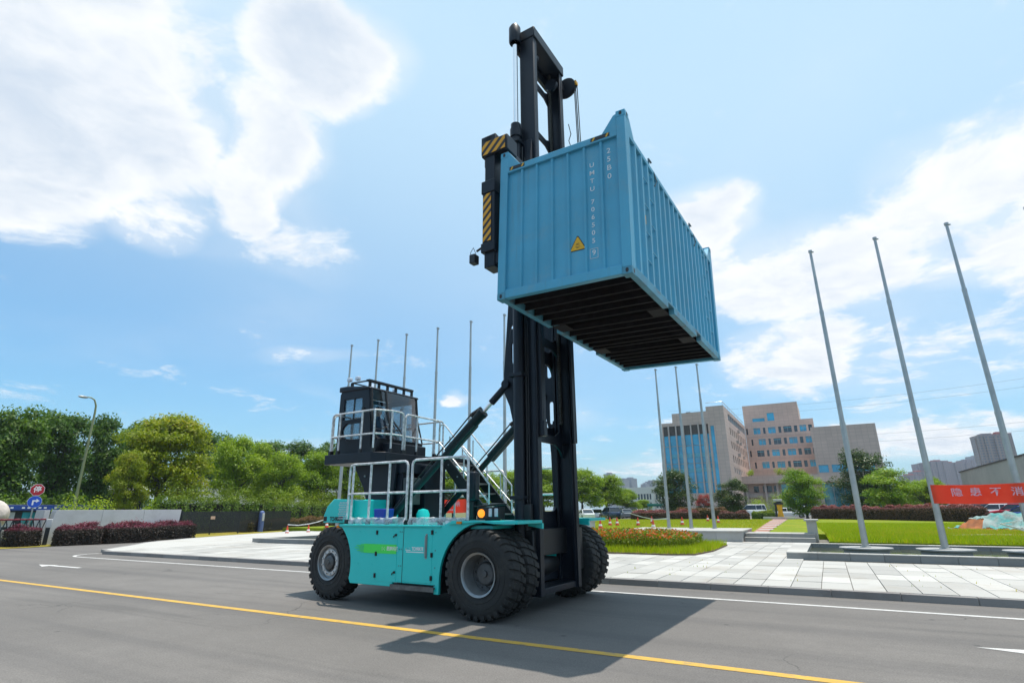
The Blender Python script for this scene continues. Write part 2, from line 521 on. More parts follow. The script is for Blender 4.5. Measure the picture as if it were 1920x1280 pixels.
def sheet(name, poly, z, m, parent=None, kind='structure', skirt=0.0):
    mb = MB()
    if skirt:
        mb.prism(poly, 'z', z - skirt, z)
    else:
        tris = tessellate_polygon([[Vector((p[0], p[1], 0)) for p in poly]])
        mb.add([(p[0], p[1], z) for p in poly], [tuple(t) for t in tris])
    o = mb.build(name, m, parent, smooth=0, fix=bool(skirt))
    if not skirt:
        for pg in o.data.polygons:
            if pg.normal.z < 0:
                o.data.flip_normals(); break
    if kind and not parent:
        o['kind'] = kind
    return o


def strip(pts, w, z):
    """flat painted strip along a polyline"""
    L, Rr = [], []
    for i, p in enumerate(pts):
        a = Vector(pts[max(0, i - 1)]); b = Vector(pts[min(len(pts) - 1, i + 1)]); d = (b - a).normalized()
        n = Vector((-d.y, d.x)) * (w / 2)
        L.append((p[0] + n.x, p[1] + n.y, z)); Rr.append((p[0] - n.x, p[1] - n.y, z))
    n = len(pts)
    return MB().add(L + Rr, [(n + i, n + i + 1, i + 1, i) for i in range(n - 1)])


sheet('ground', [(-2600, -2600), (2600, -2600), (2600, 2600), (-2600, 2600)], -0.03, m_ground)
road = sheet('road', [(-300, -120), (300, -120), (300, 16), (-26, 16), (-30, 75), (-50, 75), (-44.6, 34), (-41.6, 26), (-39.6, 19), (-39.4, 13), (-300, 13)], 0.0, m_asph)
strip([(-300, 7.6), (-60, 7.6), (0, 7.6), (300, 7.6)], 0.16, 0.004).build('yellow_line', m_yellow, road, smooth=0, fix=False)
wl = [(300, 12.95), (-28.6, 12.95)] + [(-28.9 - 1.75 * math.sin(R(a)), 14.6 - 1.65 * math.cos(R(a))) for a in range(10, 101, 15)] + [(-31.6, 16.2), (-33.5, 18.6), (-36.4, 22.6)]
strip(wl, 0.13, 0.004).build('white_line', m_white_rd, road, smooth=0, fix=False)
for (ax, ay) in ((-26.1, 10.45), (1.45, 10.2)):
    MB().add([(ax, ay, 0.004), (ax + 1.1, ay - 0.34, 0.004), (ax + 1.0, ay - 0.08, 0.004), (ax + 3.0, ay - 0.06, 0.004), (ax + 3.0, ay + 0.10, 0.004), (ax + 1.0, ay + 0.10, 0.004), (ax + 1.1, ay + 0.2, 0.004)],
             [(0, 1, 2, 5, 6), (2, 3, 4, 5)]).build('arrow_marking', m_white_rd, road, smooth=0, fix=False)

# plaza: grout bed, kerb stones, granite slabs
plaza_edge = [(-29.4, 14.27), (-31.2, 14.9), (-33.2, 16.9), (-36.2, 19.6), (-38.6, 23.6), (-40.4, 27.6), (-42.6, 34.5)]
plaza = sheet('plaza', [(60, 14.27)] + plaza_edge + [(-42.6, 36.5), (60, 36.5)], 0.108, m_grout, skirt=0.14)
kerb = empty('kerb'); kerb['kind'] = 'structure'
kme = MB().box(-0.611, 0.611, -0.012, 0.16, -0.05, 0.142).mesh('kerb_stone', m_kerb)
rng = random.Random(4)
x = 17.0
while x > -29.0:
    k = link('kerb_stone', kme, kerb, 0.008); k.location = (x - 0.615, 14.27 + rng.uniform(-0.004, 0.004), rng.uniform(-0.004, 0.002)); x -= 1.23
pts = [(-29.2, 14.27)] + plaza_edge[1:]
for i in range(len(pts) - 1):
    a = Vector(pts[i]); b = Vector(pts[i + 1]); d = b - a; n = max(1, round(d.length / 1.23)); ang = math.atan2(-d.y, -d.x)
    for j in range(n):
        c = a + d * ((j + 0.5) / n)
        k = link('kerb_stone', kme, kerb); k.location = (c.x, c.y, 0); k.rotation_euler = (0, 0, ang); k.scale = (d.length / n / 1.23, 1, 1)


def inside(x, y, poly):
    r = False; j = len(poly) - 1
    for i in range(len(poly)):
        if (poly[i][1] > y) != (poly[j][1] > y) and x < (poly[j][0] - poly[i][0]) * (y - poly[i][1]) / (poly[j][1] - poly[i][1]) + poly[i][0]:
            r = not r
        j = i
    return r


pav_poly = [(16.8, 14.44)] + [(p[0] + 0.16, p[1] + 0.16) for p in plaza_edge] + [(-42.4, 36.4), (16.8, 36.4)]
slab_me = MB().box(-0.292, 0.292, -0.591, 0.591, 0, 0.034).mesh('paving_slab', m_granite)
cells = []
for i in range(-49, 30):
    for j in range(0, 18):
        cx, cy = 0.2 + i * 0.6 + 0.3, 14.45 + j * 1.2 + 0.6
        if all(inside(cx + a, cy + b, pav_poly) for a in (-0.28, 0.28) for b in (-0.58, 0.58)):
            if (22.2 < cy < 28.6 and (cx > -1.2 or -30.0 < cx < -13.2)) or (-12.2 < cx < -4.7 and 22.4 < cy < 29.0) or (cy > 32.2 and -11 < cx):
                continue
            cells.append((cx, cy))
cells.sort(key=lambda c: (0 if -14 < c[0] < 4.6 else 1, c[1], abs(c[0] - 2)))
far = MB()
for n, (cx, cy) in enumerate(cells):
    dz = rng.uniform(-0.003, 0.003)
    if n < 296:
        s_ = link('paving_slab', slab_me, plaza); s_.location = (cx, cy, 0.106 + dz)
        s_.rotation_euler = (rng.uniform(-.003, .003), rng.uniform(-.004, .004), 0)
    else:
        far.box(cx - 0.292, cx + 0.292, cy - 0.591, cy + 0.591, 0.106 + dz, 0.14 + dz)
fo = far.build('far_paving_slabs', m_granite, plaza, smooth=0); fo['kind'] = 'stuff'
# paving beyond the last joints that can be told apart
sheet('plaza_margin', [(-29.3, 14.45)] + [(p[0] + 0.13, p[1] + 0.15) for p in plaza_edge] + [(-42.4, 36.4), (-29.3, 36.4)], 0.138, m_granite, kind='structure')

# lawns, path, steps
lawn_r = sheet('lawn', [(-0.2, 28.6), (60, 28.6), (60, 84), (-2.6, 84), (-0.2, 34)], 0.40, m_lawn, skirt=0.4)
sheet('lawn', [(-45, 36.5), (-10.6, 36.5), (-4.3, 39.5), (-6.9, 84), (-45, 84)], 0.40, m_lawn, skirt=0.42)
sheet('lawn', [(-3.4, 36.5), (-0.25, 36.5), (-2.65, 84), (-4.9, 84)], 0.40, m_lawn, skirt=0.42)
m_brick = mat('red_brick_paving', (0.36, 0.17, 0.12), 0.9, var=0.2, vs=3, fine=0.2, fs=40)
path = sheet('path', [(-4.25, 34.6), (-1.1, 34.6), (-1.1, 36.4), (-3.45, 36.6), (-4.95, 84), (-6.85, 84), (-4.35, 39.5)], 0.41, m_brick, skirt=0.4)
for i in range(9):
    y0 = 37.5 + i * 5.0; t = (y0 - 39.5) / 44.5
    xl, xr = -4.25 - 2.5 * t, -3.45 - 1.45 * t
    Bx('pale_band', m_granite, path, xl - 0.05, xr + 0.0, y0, y0 + 1.6, 0.405, 0.418)
steps = empty('stone_steps', (0, 0, 0), label='two low grey granite steps at the end of the lawn path', cat='steps')
for k in range(2):
    for j in range(3):
        Bx('step_block', m_grey_granite, steps, -4.1 + j * 1.1 + 0.004, -3.0 + j * 1.1 - 0.004, 32.45 + k * 0.42, 34.55 - k * 0.003, 0.142 + k * 0.19, 0.142 + (k + 1) * 0.19 - (0.0 if k else 0.003), bevel=0.01)
        Bx('tread', m_granite, steps, -4.1 + j * 1.1 + 0.004, -3.0 + j * 1.1 - 0.004, 32.43 + k * 0.42, 32.88 + k * (0.42 + 1.25), 0.142 + (k + 1) * 0.19, 0.142 + (k + 1) * 0.19 + 0.028, bevel=0.006)
pl = empty('low_wall', (0, 0, 0), label='pale stone post with a flat coping at the right end of the steps', cat='wall')
Bx('wall_body', m_granite, pl, -1.12, -0.68, 33.0, 34.5, 0.142, 1.16, bevel=0.01)
Bx('coping', m_granite, pl, -1.22, -0.58, 32.92, 34.58, 1.16, 1.24, bevel=0.01)
pl = empty('low_wall', (0, 0, 0), label='pale stone post standing behind the far front wheels', cat='wall')
Bx('wall_body', m_granite, pl, -14.35, -13.9, 35.6, 36.4, 0.142, 1.06, bevel=0.01)
Bx('coping', m_granite, pl, -14.43, -13.82, 35.52, 36.45, 1.06, 1.13, bevel=0.01)
pd = empty('pole_pedestal', (0, 0, 0), label='long pale stone pedestal under the three flagpoles beside the steps', cat='pedestal')
m_ped = stone('pedestal_stone', (0.40, 0.39, 0.375), 0.06, (0.28, 0.25, 0.22), 0.4)
for j in range(5):
    Bx('stone_panel', m_ped, pd, -10.6 + j * 1.29 + 0.004, -9.31 + j * 1.29 - 0.004, 32.0, 36.4, 0.142, 0.62, bevel=0.006)
Bx('coping', m_granite, pd, -10.66, -4.12, 31.94, 36.44, 0.62, 0.69, bevel=0.01)

# pools at the feet of the flagpole rows
m_water = mat('pool_water', (0.055, 0.06, 0.03), 0.08, var=0.3, vs=1.2, spec=0.5)
m_drum = stone('drum_concrete', (0.36, 0.36, 0.355), 0.05, (0.2, 0.2, 0.19), 0.5)


def pool(x0, x1, y0, y1, label):
    p = empty('pool_basin', (x0, y0, 0), label=label, cat='pool', group='pools along the flagpole rows')
    L = x1 - x0; W = y1 - y0
    n = round(L / 0.95); w = L / n
    Bx('basin_floor', m_grey_granite, p, 0.3, L - 0.3, 0.3, W - 0.3, 0.112, 0.135)
    Bx('water', m_water, p, 0.31, L - 0.31, 0.31, W - 0.31, 0.135, 0.19)
    rme = MB().box(0.004, w - 0.004, 0, 0.36, 0.112, 0.315).mesh('rim_stone', m_grey_granite)
    cme = MB().box(0.003, w - 0.003, -0.012, 0.37, 0.315, 0.35).mesh('rim_coping', m_granite)
    for j in range(n):
        for yy in (0, W - 0.36):
            a = link('rim_stone', rme, p, 0.006); a.location = (j * w, yy, 0)
            a = link('rim_coping', cme, p, 0.004); a.location = (j * w, yy, 0)
    m = round((W - 0.72) / 0.95); v = (W - 0.72) / m
    rme = MB().box(0, 0.62, 0.004, v - 0.004, 0.112, 0.315).mesh('rim_stone', m_grey_granite)
    cme = MB().box(-0.012, 0.63, 0.013, v - 0.003, 0.315, 0.35).mesh('rim_coping', m_granite)
    for j in range(m):
        for xx in (0, L - 0.62):
            a = link('rim_stone', rme, p, 0.006); a.location = (xx, 0.36 + j * v, 0)
            a = link('rim_coping', cme, p, 0.004); a.location = (xx, 0.36 + j * v, 0)
    return p


pool(-1.52, 17.48, 22.25, 28.4, 'long grey granite pool basin on the right, along the poles with the red banner')
pool(-29.9, -13.3, 22.2, 28.3, 'long grey granite pool basin on the left, behind the truck')

m_steel = mat('brushed_steel', (0.42, 0.43, 0.42), 0.42, 0.85, var=0.12, vs=1.2, dirt=(0.25, 0.23, 0.2), dirt_amt=0.35)
pole_lo = MB().lathe([(0.105, 0), (0.092, 4.6)], 'z', n=16).lathe([(0.098, 4.5), (0.098, 4.62)], 'z', n=16, cap=True).mesh('lower_tube', m_steel)
pole_mi = MB().lathe([(0.082, 4.55), (0.072, 9.3)], 'z', n=14).lathe([(0.078, 9.2), (0.078, 9.32)], 'z', n=14, cap=True).mesh('middle_tube', m_steel)
pole_up = MB().lathe([(0.062, 9.25), (0.05, 12.02)], 'z', n=12, cap=True).mesh('upper_tube', m_steel)
pole_fn = MB().lathe([(0.02, 12.0), (0.075, 12.03), (0.075, 12.12), (0.02, 12.14)], 'z', n=12, cap=True).box(0.04, 0.12, -0.02, 0.02, 12.0, 12.05).mesh('truck_cap', m_steel)
pole_bs = MB().lathe([(0.17, 0), (0.17, 0.02), (0.12, 0.035), (0.12, 0.10)], 'z', n=16, cap=True).mesh('base_collar', m_steel)


def flagpole(x, y, z, h, label, group):
    p = empty('flagpole', (x, y, z), label=label, cat='flagpole', group=group)
    s = h / 12.14
    for n_, me in (('lower_tube', pole_lo), ('middle_tube', pole_mi), ('upper_tube', pole_up), ('truck_cap', pole_fn), ('base_collar', pole_bs)):
        o = link(n_, me, p); o.scale = (1, 1, s)
    return p


ordn = ['leftmost', 'second from left', 'third from left', 'fourth from left', 'fifth from left', 'sixth from left']
drum_me = MB().lathe([(0.68, 0.0), (0.70, 0.29), (0.82, 0.32), (0.82, 0.36), (0.0, 0.366)], 'z', n=40).mesh('drum_base', m_drum)
for i, xx in enumerate((0.94, 3.21, 5.50, 7.8, 10.1, 12.4)):
    who = ['the pole left of the red banner', 'the pole with the red banner\'s left end', 'the pole the red banner crosses', 'a right-hand pole', 'a right-hand pole', 'a right-hand pole'][i]
    if i < 4:
        d = link('drum_base', drum_me); d.location = (xx, 24.0, 0.10)
        tag(d, 'round concrete drum in the pool under ' + who[:60] if i < 3 else 'round concrete drum half in view at the right edge of the picture', 'drum base', 'drum bases in the right-hand pool')
        flagpole(xx, 24.0, 0.465, 11.6, ['tall bare steel flagpole in the right-hand pool, leftmost of its row', 'tall steel flagpole tied to the left end of the red banner', 'tall steel flagpole behind the last character of the red banner', 'tall steel flagpole cut by the right edge of the picture'][i], 'flagpoles of the right-hand row')
for i, xx in enumerate((-25.0, -22.78, -20.54, -18.23, -15.94, -13.78)):
    d = link('drum_base', drum_me); d.location = (xx, 24.0, 0.10)
    tag(d, 'round concrete drum in the pool under the flagpole ' + ordn[i] + ' behind the truck', 'drum base', 'drum bases in the left-hand pool')
    flagpole(xx, 24.0, 0.465, 11.5, ['bare steel flagpole rising behind the cab roof, leftmost of the row', 'bare steel flagpole rising behind the cab roof, second from left', 'bare steel flagpole behind the cab windscreen, third from left', 'bare steel flagpole just right of the cab, fourth from left', 'bare steel flagpole between cab and mast, fifth from left', 'bare steel flagpole close left of the mast, sixth from left'][i], 'flagpoles of the left-hand row')
for i, xx in enumerate((-8.62, -7.3, -5.98)):
    flagpole(xx, 35.0, 0.69, 9.95, ['flagpole on the stone pedestal, leftmost of three below the container', 'flagpole on the stone pedestal, middle of three below the container', 'flagpole on the stone pedestal, rightmost of three below the container'][i], 'flagpoles on the pedestal')

# car park in front of the offices
sheet('car_park', [(-70, 84), (70, 84), (70, 240), (-70, 240)], 0.38, m_asph2, skirt=0.4)
sheet('grass_verge', [(-39.7, 13.6), (-39.9, 19), (-41.9, 26), (-44.8, 34), (-51, 60), (-56, 60), (-50, 33), (-43.5, 13.6)], 0.012, turf('dry_verge', (0.20, 0.20, 0.03), (0.30, 0.25, 0.03), (0.38, 0.29, 0.05), 0.7))
# ------------------------------------------------------------------ empty-container handler
m_teal = mat('teal_paint', (0.013, 0.585, 0.56), 0.34, var=0.04, vs=1.2, coat=0.2, dirt=(0.05, 0.48, 0.46), dirt_amt=0.25, dirt_scale=1.2)
m_navy = mat('blue_black_paint', (0.009, 0.013, 0.021), 0.40, var=0.2, vs=1.5, spec=0.32, dirt=(0.022, 0.022, 0.024), dirt_amt=0.25, dirt_scale=2.0)
m_black = mat('black_paint', (0.012, 0.013, 0.015), 0.45, var=0.2, vs=3)
m_cyl = mat('green_black_cylinder', (0.005, 0.017, 0.020), 0.5, var=0.15, vs=3, spec=0.25)
m_chrome = mat('chrome_rod', (0.86, 0.87, 0.88), 0.13, 1.0, var=0.03)
m_rubber = mat('tyre_rubber', (0.018, 0.018, 0.018), 0.75, var=0.25, vs=6, bump=0.25, bs=40, dirt=(0.07, 0.062, 0.052), dirt_amt=0.45, dirt_scale=3.5)
m_rim = mat('silver_rim', (0.30, 0.31, 0.315), 0.38, 0.55, var=0.12, vs=5, dirt=(0.15, 0.14, 0.13), dirt_amt=0.4, dirt_scale=4)
m_rimw = mat('bright_hub_ring', (0.55, 0.56, 0.57), 0.35, 0.5, var=0.12, vs=9)
m_hub = mat('dark_hub', (0.09, 0.092, 0.095), 0.45, 0.4, var=0.2, vs=9)
m_rail = mat('wrapped_steel_rail', (0.66, 0.67, 0.68), 0.34, 0.25, var=0.3, vs=14, bump=0.5, bs=22)
m_film = None
m_amber = mat('amber_lens', (0.75, 0.22, 0.01), 0.25, var=0.1)
m_amber_on = mat('lit_amber_lens', (0.9, 0.3, 0.02), 0.25, var=0.05, emis=(1.0, 0.30, 0.02), estr=1.0)
m_lens = mat('clear_lens', (0.62, 0.66, 0.72), 0.12, 0.2, var=0.1)
m_hyel = mat('hazard_yellow', (0.72, 0.33, 0.01), 0.5, var=0.1, vs=5)
m_hblk = mat('hazard_black', (0.02, 0.02, 0.022), 0.5, var=0.1)
m_cabglass = glass('cab_glass', (0.90, 0.96, 0.97), 0.95)
m_whitep = mat('white_print', (0.80, 0.80, 0.80), 0.5, var=0.03)
m_blackp = mat('black_print', (0.012, 0.012, 0.012), 0.5, var=0.03)
m_greenp = mat('green_decal', (0.06, 0.74, 0.10), 0.45, var=0.04)
m_lime = mat('teal_print', (0.10, 0.47, 0.40), 0.45, var=0.04)
m_signl = mat('label_yellow', (0.75, 0.48, 0.03), 0.5, var=0.05)
m_seat = mat('black_seat_fabric', (0.02, 0.02, 0.022), 0.85, var=0.2)
m_grate = mat('galvanised_grating', (0.13, 0.13, 0.13), 0.5, 0.5, var=0.3, vs=8)
m_chain = mat('oily_chain', (0.06, 0.058, 0.05), 0.5, 0.6, var=0.4, vs=40)
m_blue = mat('blue_plastic', (0.008, 0.03, 0.30), 0.4, var=0.08)

TR = empty('container_handler', (-5.3506, 10.597, 0), (0, 0, -0.0507),
           'teal empty-container handler truck with tall blue-black mast and raised cab', 'container handler')


def film_mat():
    m = bpy.data.materials.new('plastic_film'); m.use_nodes = True
    q = G(m.node_tree); q.n.clear()
    o = q.new('ShaderNodeOutputMaterial'); v = q.new('ShaderNodeTexCoord').outputs['Object']
    p = q.new('ShaderNodeBsdfPrincipled'); p.inputs['Base Color'].default_value = (0.72, 0.74, 0.76, 1); p.inputs['Roughness'].default_value = 0.22
    t = q.new('ShaderNodeBsdfTransparent'); mx = q.new('ShaderNodeMixShader')
    n = q.noise(v, 5, 3, 0.55, 1.2)
    q.put(mx.inputs[0], q.maprange(n, 0.35, 0.65, 0.15, 0.75))
    bp = q.new('ShaderNodeBump'); bp.inputs['Strength'].default_value = 0.5; bp.inputs['Distance'].default_value = 0.05
    q.put(bp.inputs['Height'], n); q.l.new(bp.outputs[0], p.inputs['Normal'])
    q.l.new(t.outputs[0], mx.inputs[1]); q.l.new(p.outputs[0], mx.inputs[2]); q.l.new(mx.outputs[0], o.inputs[0])
    return m


m_film = film_mat()

# ---- wheels -------------------------------------------------------
TY = [(0.345, -0.17), (0.38, -0.195), (0.47, -0.212), (0.58, -0.212), (0.65, -0.20), (0.700, -0.168), (0.720, -0.10), (0.724, 0.0),
      (0.720, 0.10), (0.700, 0.168), (0.65, 0.20), (0.58, 0.212), (0.47, 0.212), (0.38, 0.195), (0.345, 0.17)]


def tyre_mesh():
    mb = MB().lathe(TY, 'y', n=56)
    n = 30
    for k in range(n):          # two staggered rows of tractor lugs, shoulder to centre
        for sgn in (-1, 1):
            a = 2 * math.pi * (k + (0.5 if sgn > 0 else 0)) / n
            sh = 2 * math.pi / n * 0.42
            pts = []
            for (rr0, rr1, yy, da, wd) in ((0.665, 0.688, 0.208, 0.035, 0.30), (0.690, 0.736, 0.186, 0.02, 0.32), (0.705, 0.749, 0.11, 0.0, 0.34), (0.710, 0.748, 0.010, -0.05, 0.32)):
                for rad, w in ((rr0 - 0.02, wd), (rr1, wd - 0.03)):
                    for e in (-1, 1):
                        t = a + sgn * da + e * w * 2 * math.pi / n
                        pts.append((rad * math.sin(t), sgn * yy, rad * math.cos(t)))
            fs = []
            for i in range(3):
                o = i * 4; p_ = (i + 1) * 4
                fs += [(o + 2, o + 3, p_ + 3, p_ + 2), (o, o + 2, p_ + 2, p_), (o + 3, o + 1, p_ + 1, p_ + 3), (o + 1, o, p_, p_ + 1)]
            fs += [(0, 1, 3, 2), (12, 14, 15, 13)]
            mb.add(pts, fs)
    for rr in (0.44, 0.54):     # moulded rings on the sidewalls
        for sg in (-1, 1):
            mb.lathe([(rr, sg * 0.205), (rr + 0.006, sg * 0.219), (rr + 0.016, sg * 0.219), (rr + 0.022, sg * 0.208)], 'y', n=56)
    return mb.mesh('tyre', m_rubber, 32)


tyre_me = tyre_mesh()
# deep dished drive rim (outer side is -y)
rim_deep = MB().lathe([(0.335, -0.205), (0.362, -0.218), (0.362, -0.196), (0.325, -0.185), (0.318, -0.10), (0.300, 0.02), (0.292, 0.16), (0.335, 0.175), (0.36, 0.205)], 'y', n=48).mesh('rim', m_rim, 40)
hub_deep = MB().lathe([(0.295, 0.06), (0.20, 0.055), (0.19, 0.02), (0.165, 0.0), (0.06, -0.005), (0.055, -0.03), (0.0, -0.032)], 'y', n=32)
for k in range(10):
    a = 2 * math.pi * k / 10
    hub_deep.lathe([(0.016, 0.06), (0.016, 0.03), (0.0, 0.03)], 'y', (0.245 * math.cos(a), 0, 0.245 * math.sin(a)), n=6)
hub_deep.tube([(0.02, 0.05, -0.2), (0.08, 0.02, -0.24), (0.14, 0.0, -0.25)], 0.012, 6)
hub_deep = hub_deep.mesh('hub', m_hub)
# shallow steer rim with bright ring of nuts
rim_flat = MB().lathe([(0.335, -0.205), (0.362, -0.218), (0.362, -0.196), (0.325, -0.185), (0.312, -0.14), (0.262, -0.125), (0.255, -0.15), (0.19, -0.155), (0.19, -0.12), (0.335, 0.175)], 'y', n=48).mesh('rim', m_rim, 40)
hub_flat = MB().lathe([(0.275, -0.13), (0.27, -0.168), (0.205, -0.17), (0.20, -0.135)], 'y', n=36)
for k in range(12):
    a = 2 * math.pi * k / 12
    hub_flat.lathe([(0.020, -0.16), (0.020, -0.195), (0.0, -0.195)], 'y', (0.237 * math.cos(a), 0, 0.237 * math.sin(a)), n=6)
hub_flat = hub_flat.mesh('wheel_ring', m_rimw)
cap_flat = MB().lathe([(0.20, -0.12), (0.15, -0.14), (0.145, -0.19), (0.12, -0.205), (0.05, -0.205), (0.04, -0.225), (0.0, -0.225)], 'y', n=28).mesh('hub', m_hub)


def wheel(name, x, y, flip, deep, spin, steer=0.0):
    w = link(name, tyre_me, TR); w.location = (x, y, 0.748); w.rotation_euler = (0, spin, (math.pi if flip else 0) + steer)
    if deep is not None:
        link('rim', rim_deep if deep else rim_flat, w)
        link('hub', hub_deep if deep else cap_flat, w)
        if not deep:
            link('wheel_ring', hub_flat, w)
    return w


wheel('wheel', 0, -1.84, False, True, 0.1)
wheel('wheel', 0, -1.36, False, True, 0.25)
wheel('wheel', 0, 1.84, True, True, 0.17)
wheel('wheel', 0, 1.36, True, True, 0.05)
wheel('wheel', -4.3, -1.42, False, False, 0.3, R(-3))
wheel('wheel', -4.3, 1.42, True, False, 0.1, R(-3))
MB().lathe([(0.15, -1.2), (0.19, -0.9), (0.24, -0.35), (0.26, 0), (0.24, 0.35), (0.19, 0.9), (0.15, 1.2)], 'y', (0, 0, 0.748), 20, True).build('drive_axle', m_black, TR)
MB().lathe([(0.12, -1.25), (0.12, 1.25)], 'y', (-4.3, 0, 0.748), 14, True).box(-4.5, -4.1, -0.9, 0.9, 0.62, 0.9).build('steer_axle', m_black, TR)

# ---- chassis ------------------------------------------------------
ch = MB()
for y in (-0.95, 0.95):
    ch.box(-4.6, 0.55, y - 0.12, y + 0.12, 0.62, 1.45)
ch.box(-3.3, -1.1, -1.6, 1.6, 0.50, 1.48)
ch.box(-0.25, 0.35, -1.1, 1.1, 0.95, 1.45)
ch.build('chassis_frame', m_black, TR, bevel=0.015)
Bx('deck', m_teal, TR, -3.9, 0.1, -1.74, 1.74, 1.485, 1.545, 0.006)
# near and far flank with both wheel arches
flank = [(-3.30, 0.42), (-2.13, 0.42), (-2.13, 0.50), (-1.10, 0.50), (-1.10, 0.35), (-0.98, 0.35)]
flank += [(-0.98, 0.62)] + [(p[0], p[1]) for p in arc(0.02, 0.60, 1.0, 176, 100, 9)] + [(-0.05, 1.585), (-0.05, 1.62), (-0.72, 1.62), (-0.92, 1.545), (-3.78, 1.545)]
flank += arc(-4.3, 0.745, 0.98, 54, -14, 9)
for y0 in (-1.90, 1.84):
    o = MB().prism(flank, 'y', y0, y0 + 0.06).build('side_panel', m_teal, TR, bevel=0.008)
for sy in (-1, 1):
    # front mudguard: curved lining, top plate, drop edge
    mb = MB(); a0 = arc(0.02, 0.60, 0.985, 178, 78, 14); a1 = arc(0.02, 0.60, 1.015, 178, 78, 14)
    mb.prism(a0 + a1[::-1], 'y', sy * 1.84, sy * 1.12)
    mb.build('mudguard_lining', m_navy, TR)
    MB().prism([(-0.76, 1.56), (-0.70, 1.632), (0.74, 1.632), (0.74, 1.575), (0.25, 1.575), (-0.05, 1.605)], 'y', sy * 1.93, sy * 1.05).build('front_mudguard', m_teal, TR, bevel=0.006)
    MB().prism([(-0.05, 1.60), (0.20, 1.56), (0.74, 1.48), (0.74, 1.575)], 'y', sy * 1.00, sy * 1.06).build('mudguard_bracket', m_teal, TR)
# mud flap behind the drive wheel
Bx('mud_flap', m_black, TR, -1.0, -0.97, -1.82, -1.15, 0.36, 1.3)
# doors, hinges, latches on the near flank
d1 = Bx('door', m_teal, TR, -2.62, -2.045, -1.906, -1.898, 0.50, 1.49, 0.003)
d2 = Bx('door', m_teal, TR, -1.86, -1.165, -1.906, -1.898, 0.53, 1.50, 0.003)
for par, xs, zs in ((d1, -2.60, (0.60, 1.00, 1.40)), (d2, -1.16, (0.62, 1.02, 1.42))):
    for z in zs:
        MB().box(xs - 0.028, xs + 0.022, -1.918, -1.905, z - 0.04, z + 0.04).tube([(xs + 0.0, -1.922, z - 0.035), (xs, -1.922, z + 0.035)], 0.010, 6).build('hinge', m_black, par)
for z in (0.68, 1.36):
    MB().box(-2.105, -2.06, -1.922, -1.905, z - 0.02, z + 0.02).tube([(-2.09, -1.922, z), (-2.13, -1.925, z - 0.02), (-2.135, -1.925, z - 0.05)], 0.010, 6).build('latch', m_black, d1)
MB().tube([(-1.30, -1.905, 1.37), (-1.30, -1.94, 1.35), (-1.30, -1.94, 0.99), (-1.30, -1.905, 0.97)], 0.012, 8).box(-1.322, -1.278, -1.912, -1.904, 0.95, 1.39).build('handle', m_rim, d2)
MB().box(-1.895, -1.885, -1.9035, -1.899, 0.46, 1.53).build('panel_joint', m_black, TR)
# green decal with swept tail, maker's lettering
dc = MB().box(-2.95, -2.055, -1.912, -1.9085, 1.01, 1.18)
for k, (z, l) in enumerate(((1.025, 0.10), (1.05, 0.20), (1.075, 0.12), (1.098, 0.26), (1.122, 0.15), (1.145, 0.22), (1.165, 0.09))):
    dc.box(-2.95 - l, -2.95, -1.912, -1.9085, z - 0.007, z + 0.006)
dc = dc.build('green_decal', m_greenp, TR, smooth=0)
put_text('图南科技', 0.085, m_whitep, dc, (-2.16, -1.9135, 1.10), (R(90), 0, 0), bold=0.0015, sx=0.9)
lg = MB()
for a, b in (((-2.44, 1.135), (-2.44, 1.065)), ((-2.44, 1.135), (-2.40, 1.105)), ((-2.40, 1.105), (-2.36, 1.135)), ((-2.36, 1.135), (-2.36, 1.065)), ((-2.36, 1.065), (-2.40, 1.095)), ((-2.40, 1.095), (-2.44, 1.065))):
    lg.beam((a[0], -1.9125, a[1]), (b[0], -1.9125, b[1]), 0.002, 0.007, up=(0, 1, 0))
lg.build('bow_tie_logo', m_whitep, dc, smooth=0)
put_text('TCH90K7E', 0.085, m_whitep, d2, (-1.515, -1.9075, 1.115), (R(90), 0, 0), bold=0.003, sx=0.72)
Bx('underline', m_whitep, d2, -1.80, -1.36, -1.9078, -1.9064, 1.05, 1.066)
sw = MB()
for k in range(9):
    a = math.pi * (0.1 + 0.85 * k / 8)
    sw.beam((-1.755 + 0.06 * math.cos(a), -1.9073, 1.105 + 0.032 * math.sin(a)), (-1.755 + 0.06 * math.cos(a + 0.36), -1.9073, 1.105 + 0.032 * math.sin(a + 0.36)), 0.0014, 0.012, up=(0, 1, 0))
sw.box(-1.82, -1.69, -1.908, -1.9066, 1.085, 1.097).build('swoosh_logo', m_whitep, d2, smooth=0)
for xx in (-3.1, -2.7, -1.98, -1.93, -1.08):
    for zz in (0.50, 0.80, 1.10, 1.42):
        if not (xx < -2.5 and 0.9 < zz < 1.2):
            MB().lathe([(0.011, -1.905), (0.009, -1.909), (0, -1.9095)], 'y', (xx, 0, zz), 8).build('bolt', m_teal if xx < -2 else m_hub, TR)
Bx('trim_edge', m_teal, TR, -3.72, -0.95, -1.93, -1.895, 1.512, 1.548, 0.006)
# step grating
st = MB()
for i in range(24):
    xx = -2.11 + i * 0.0445
    st.beam((xx, -1.94, 0.452), (xx + 0.02, -1.72, 0.452), 0.006, 0.03)
for i in range(6):
    st.box(-2.13, -1.06, -1.945 + i * 0.044, -1.939 + i * 0.044, 0.437, 0.468)
st.box(-2.13, -1.06, -1.955, -1.945, 0.39, 0.472).box(-2.13, -1.06, -1.70, -1.69, 0.40, 0.47).box(-2.14, -2.12, -1.955, -1.69, 0.39, 0.472)
st.build('step', m_grate, TR)
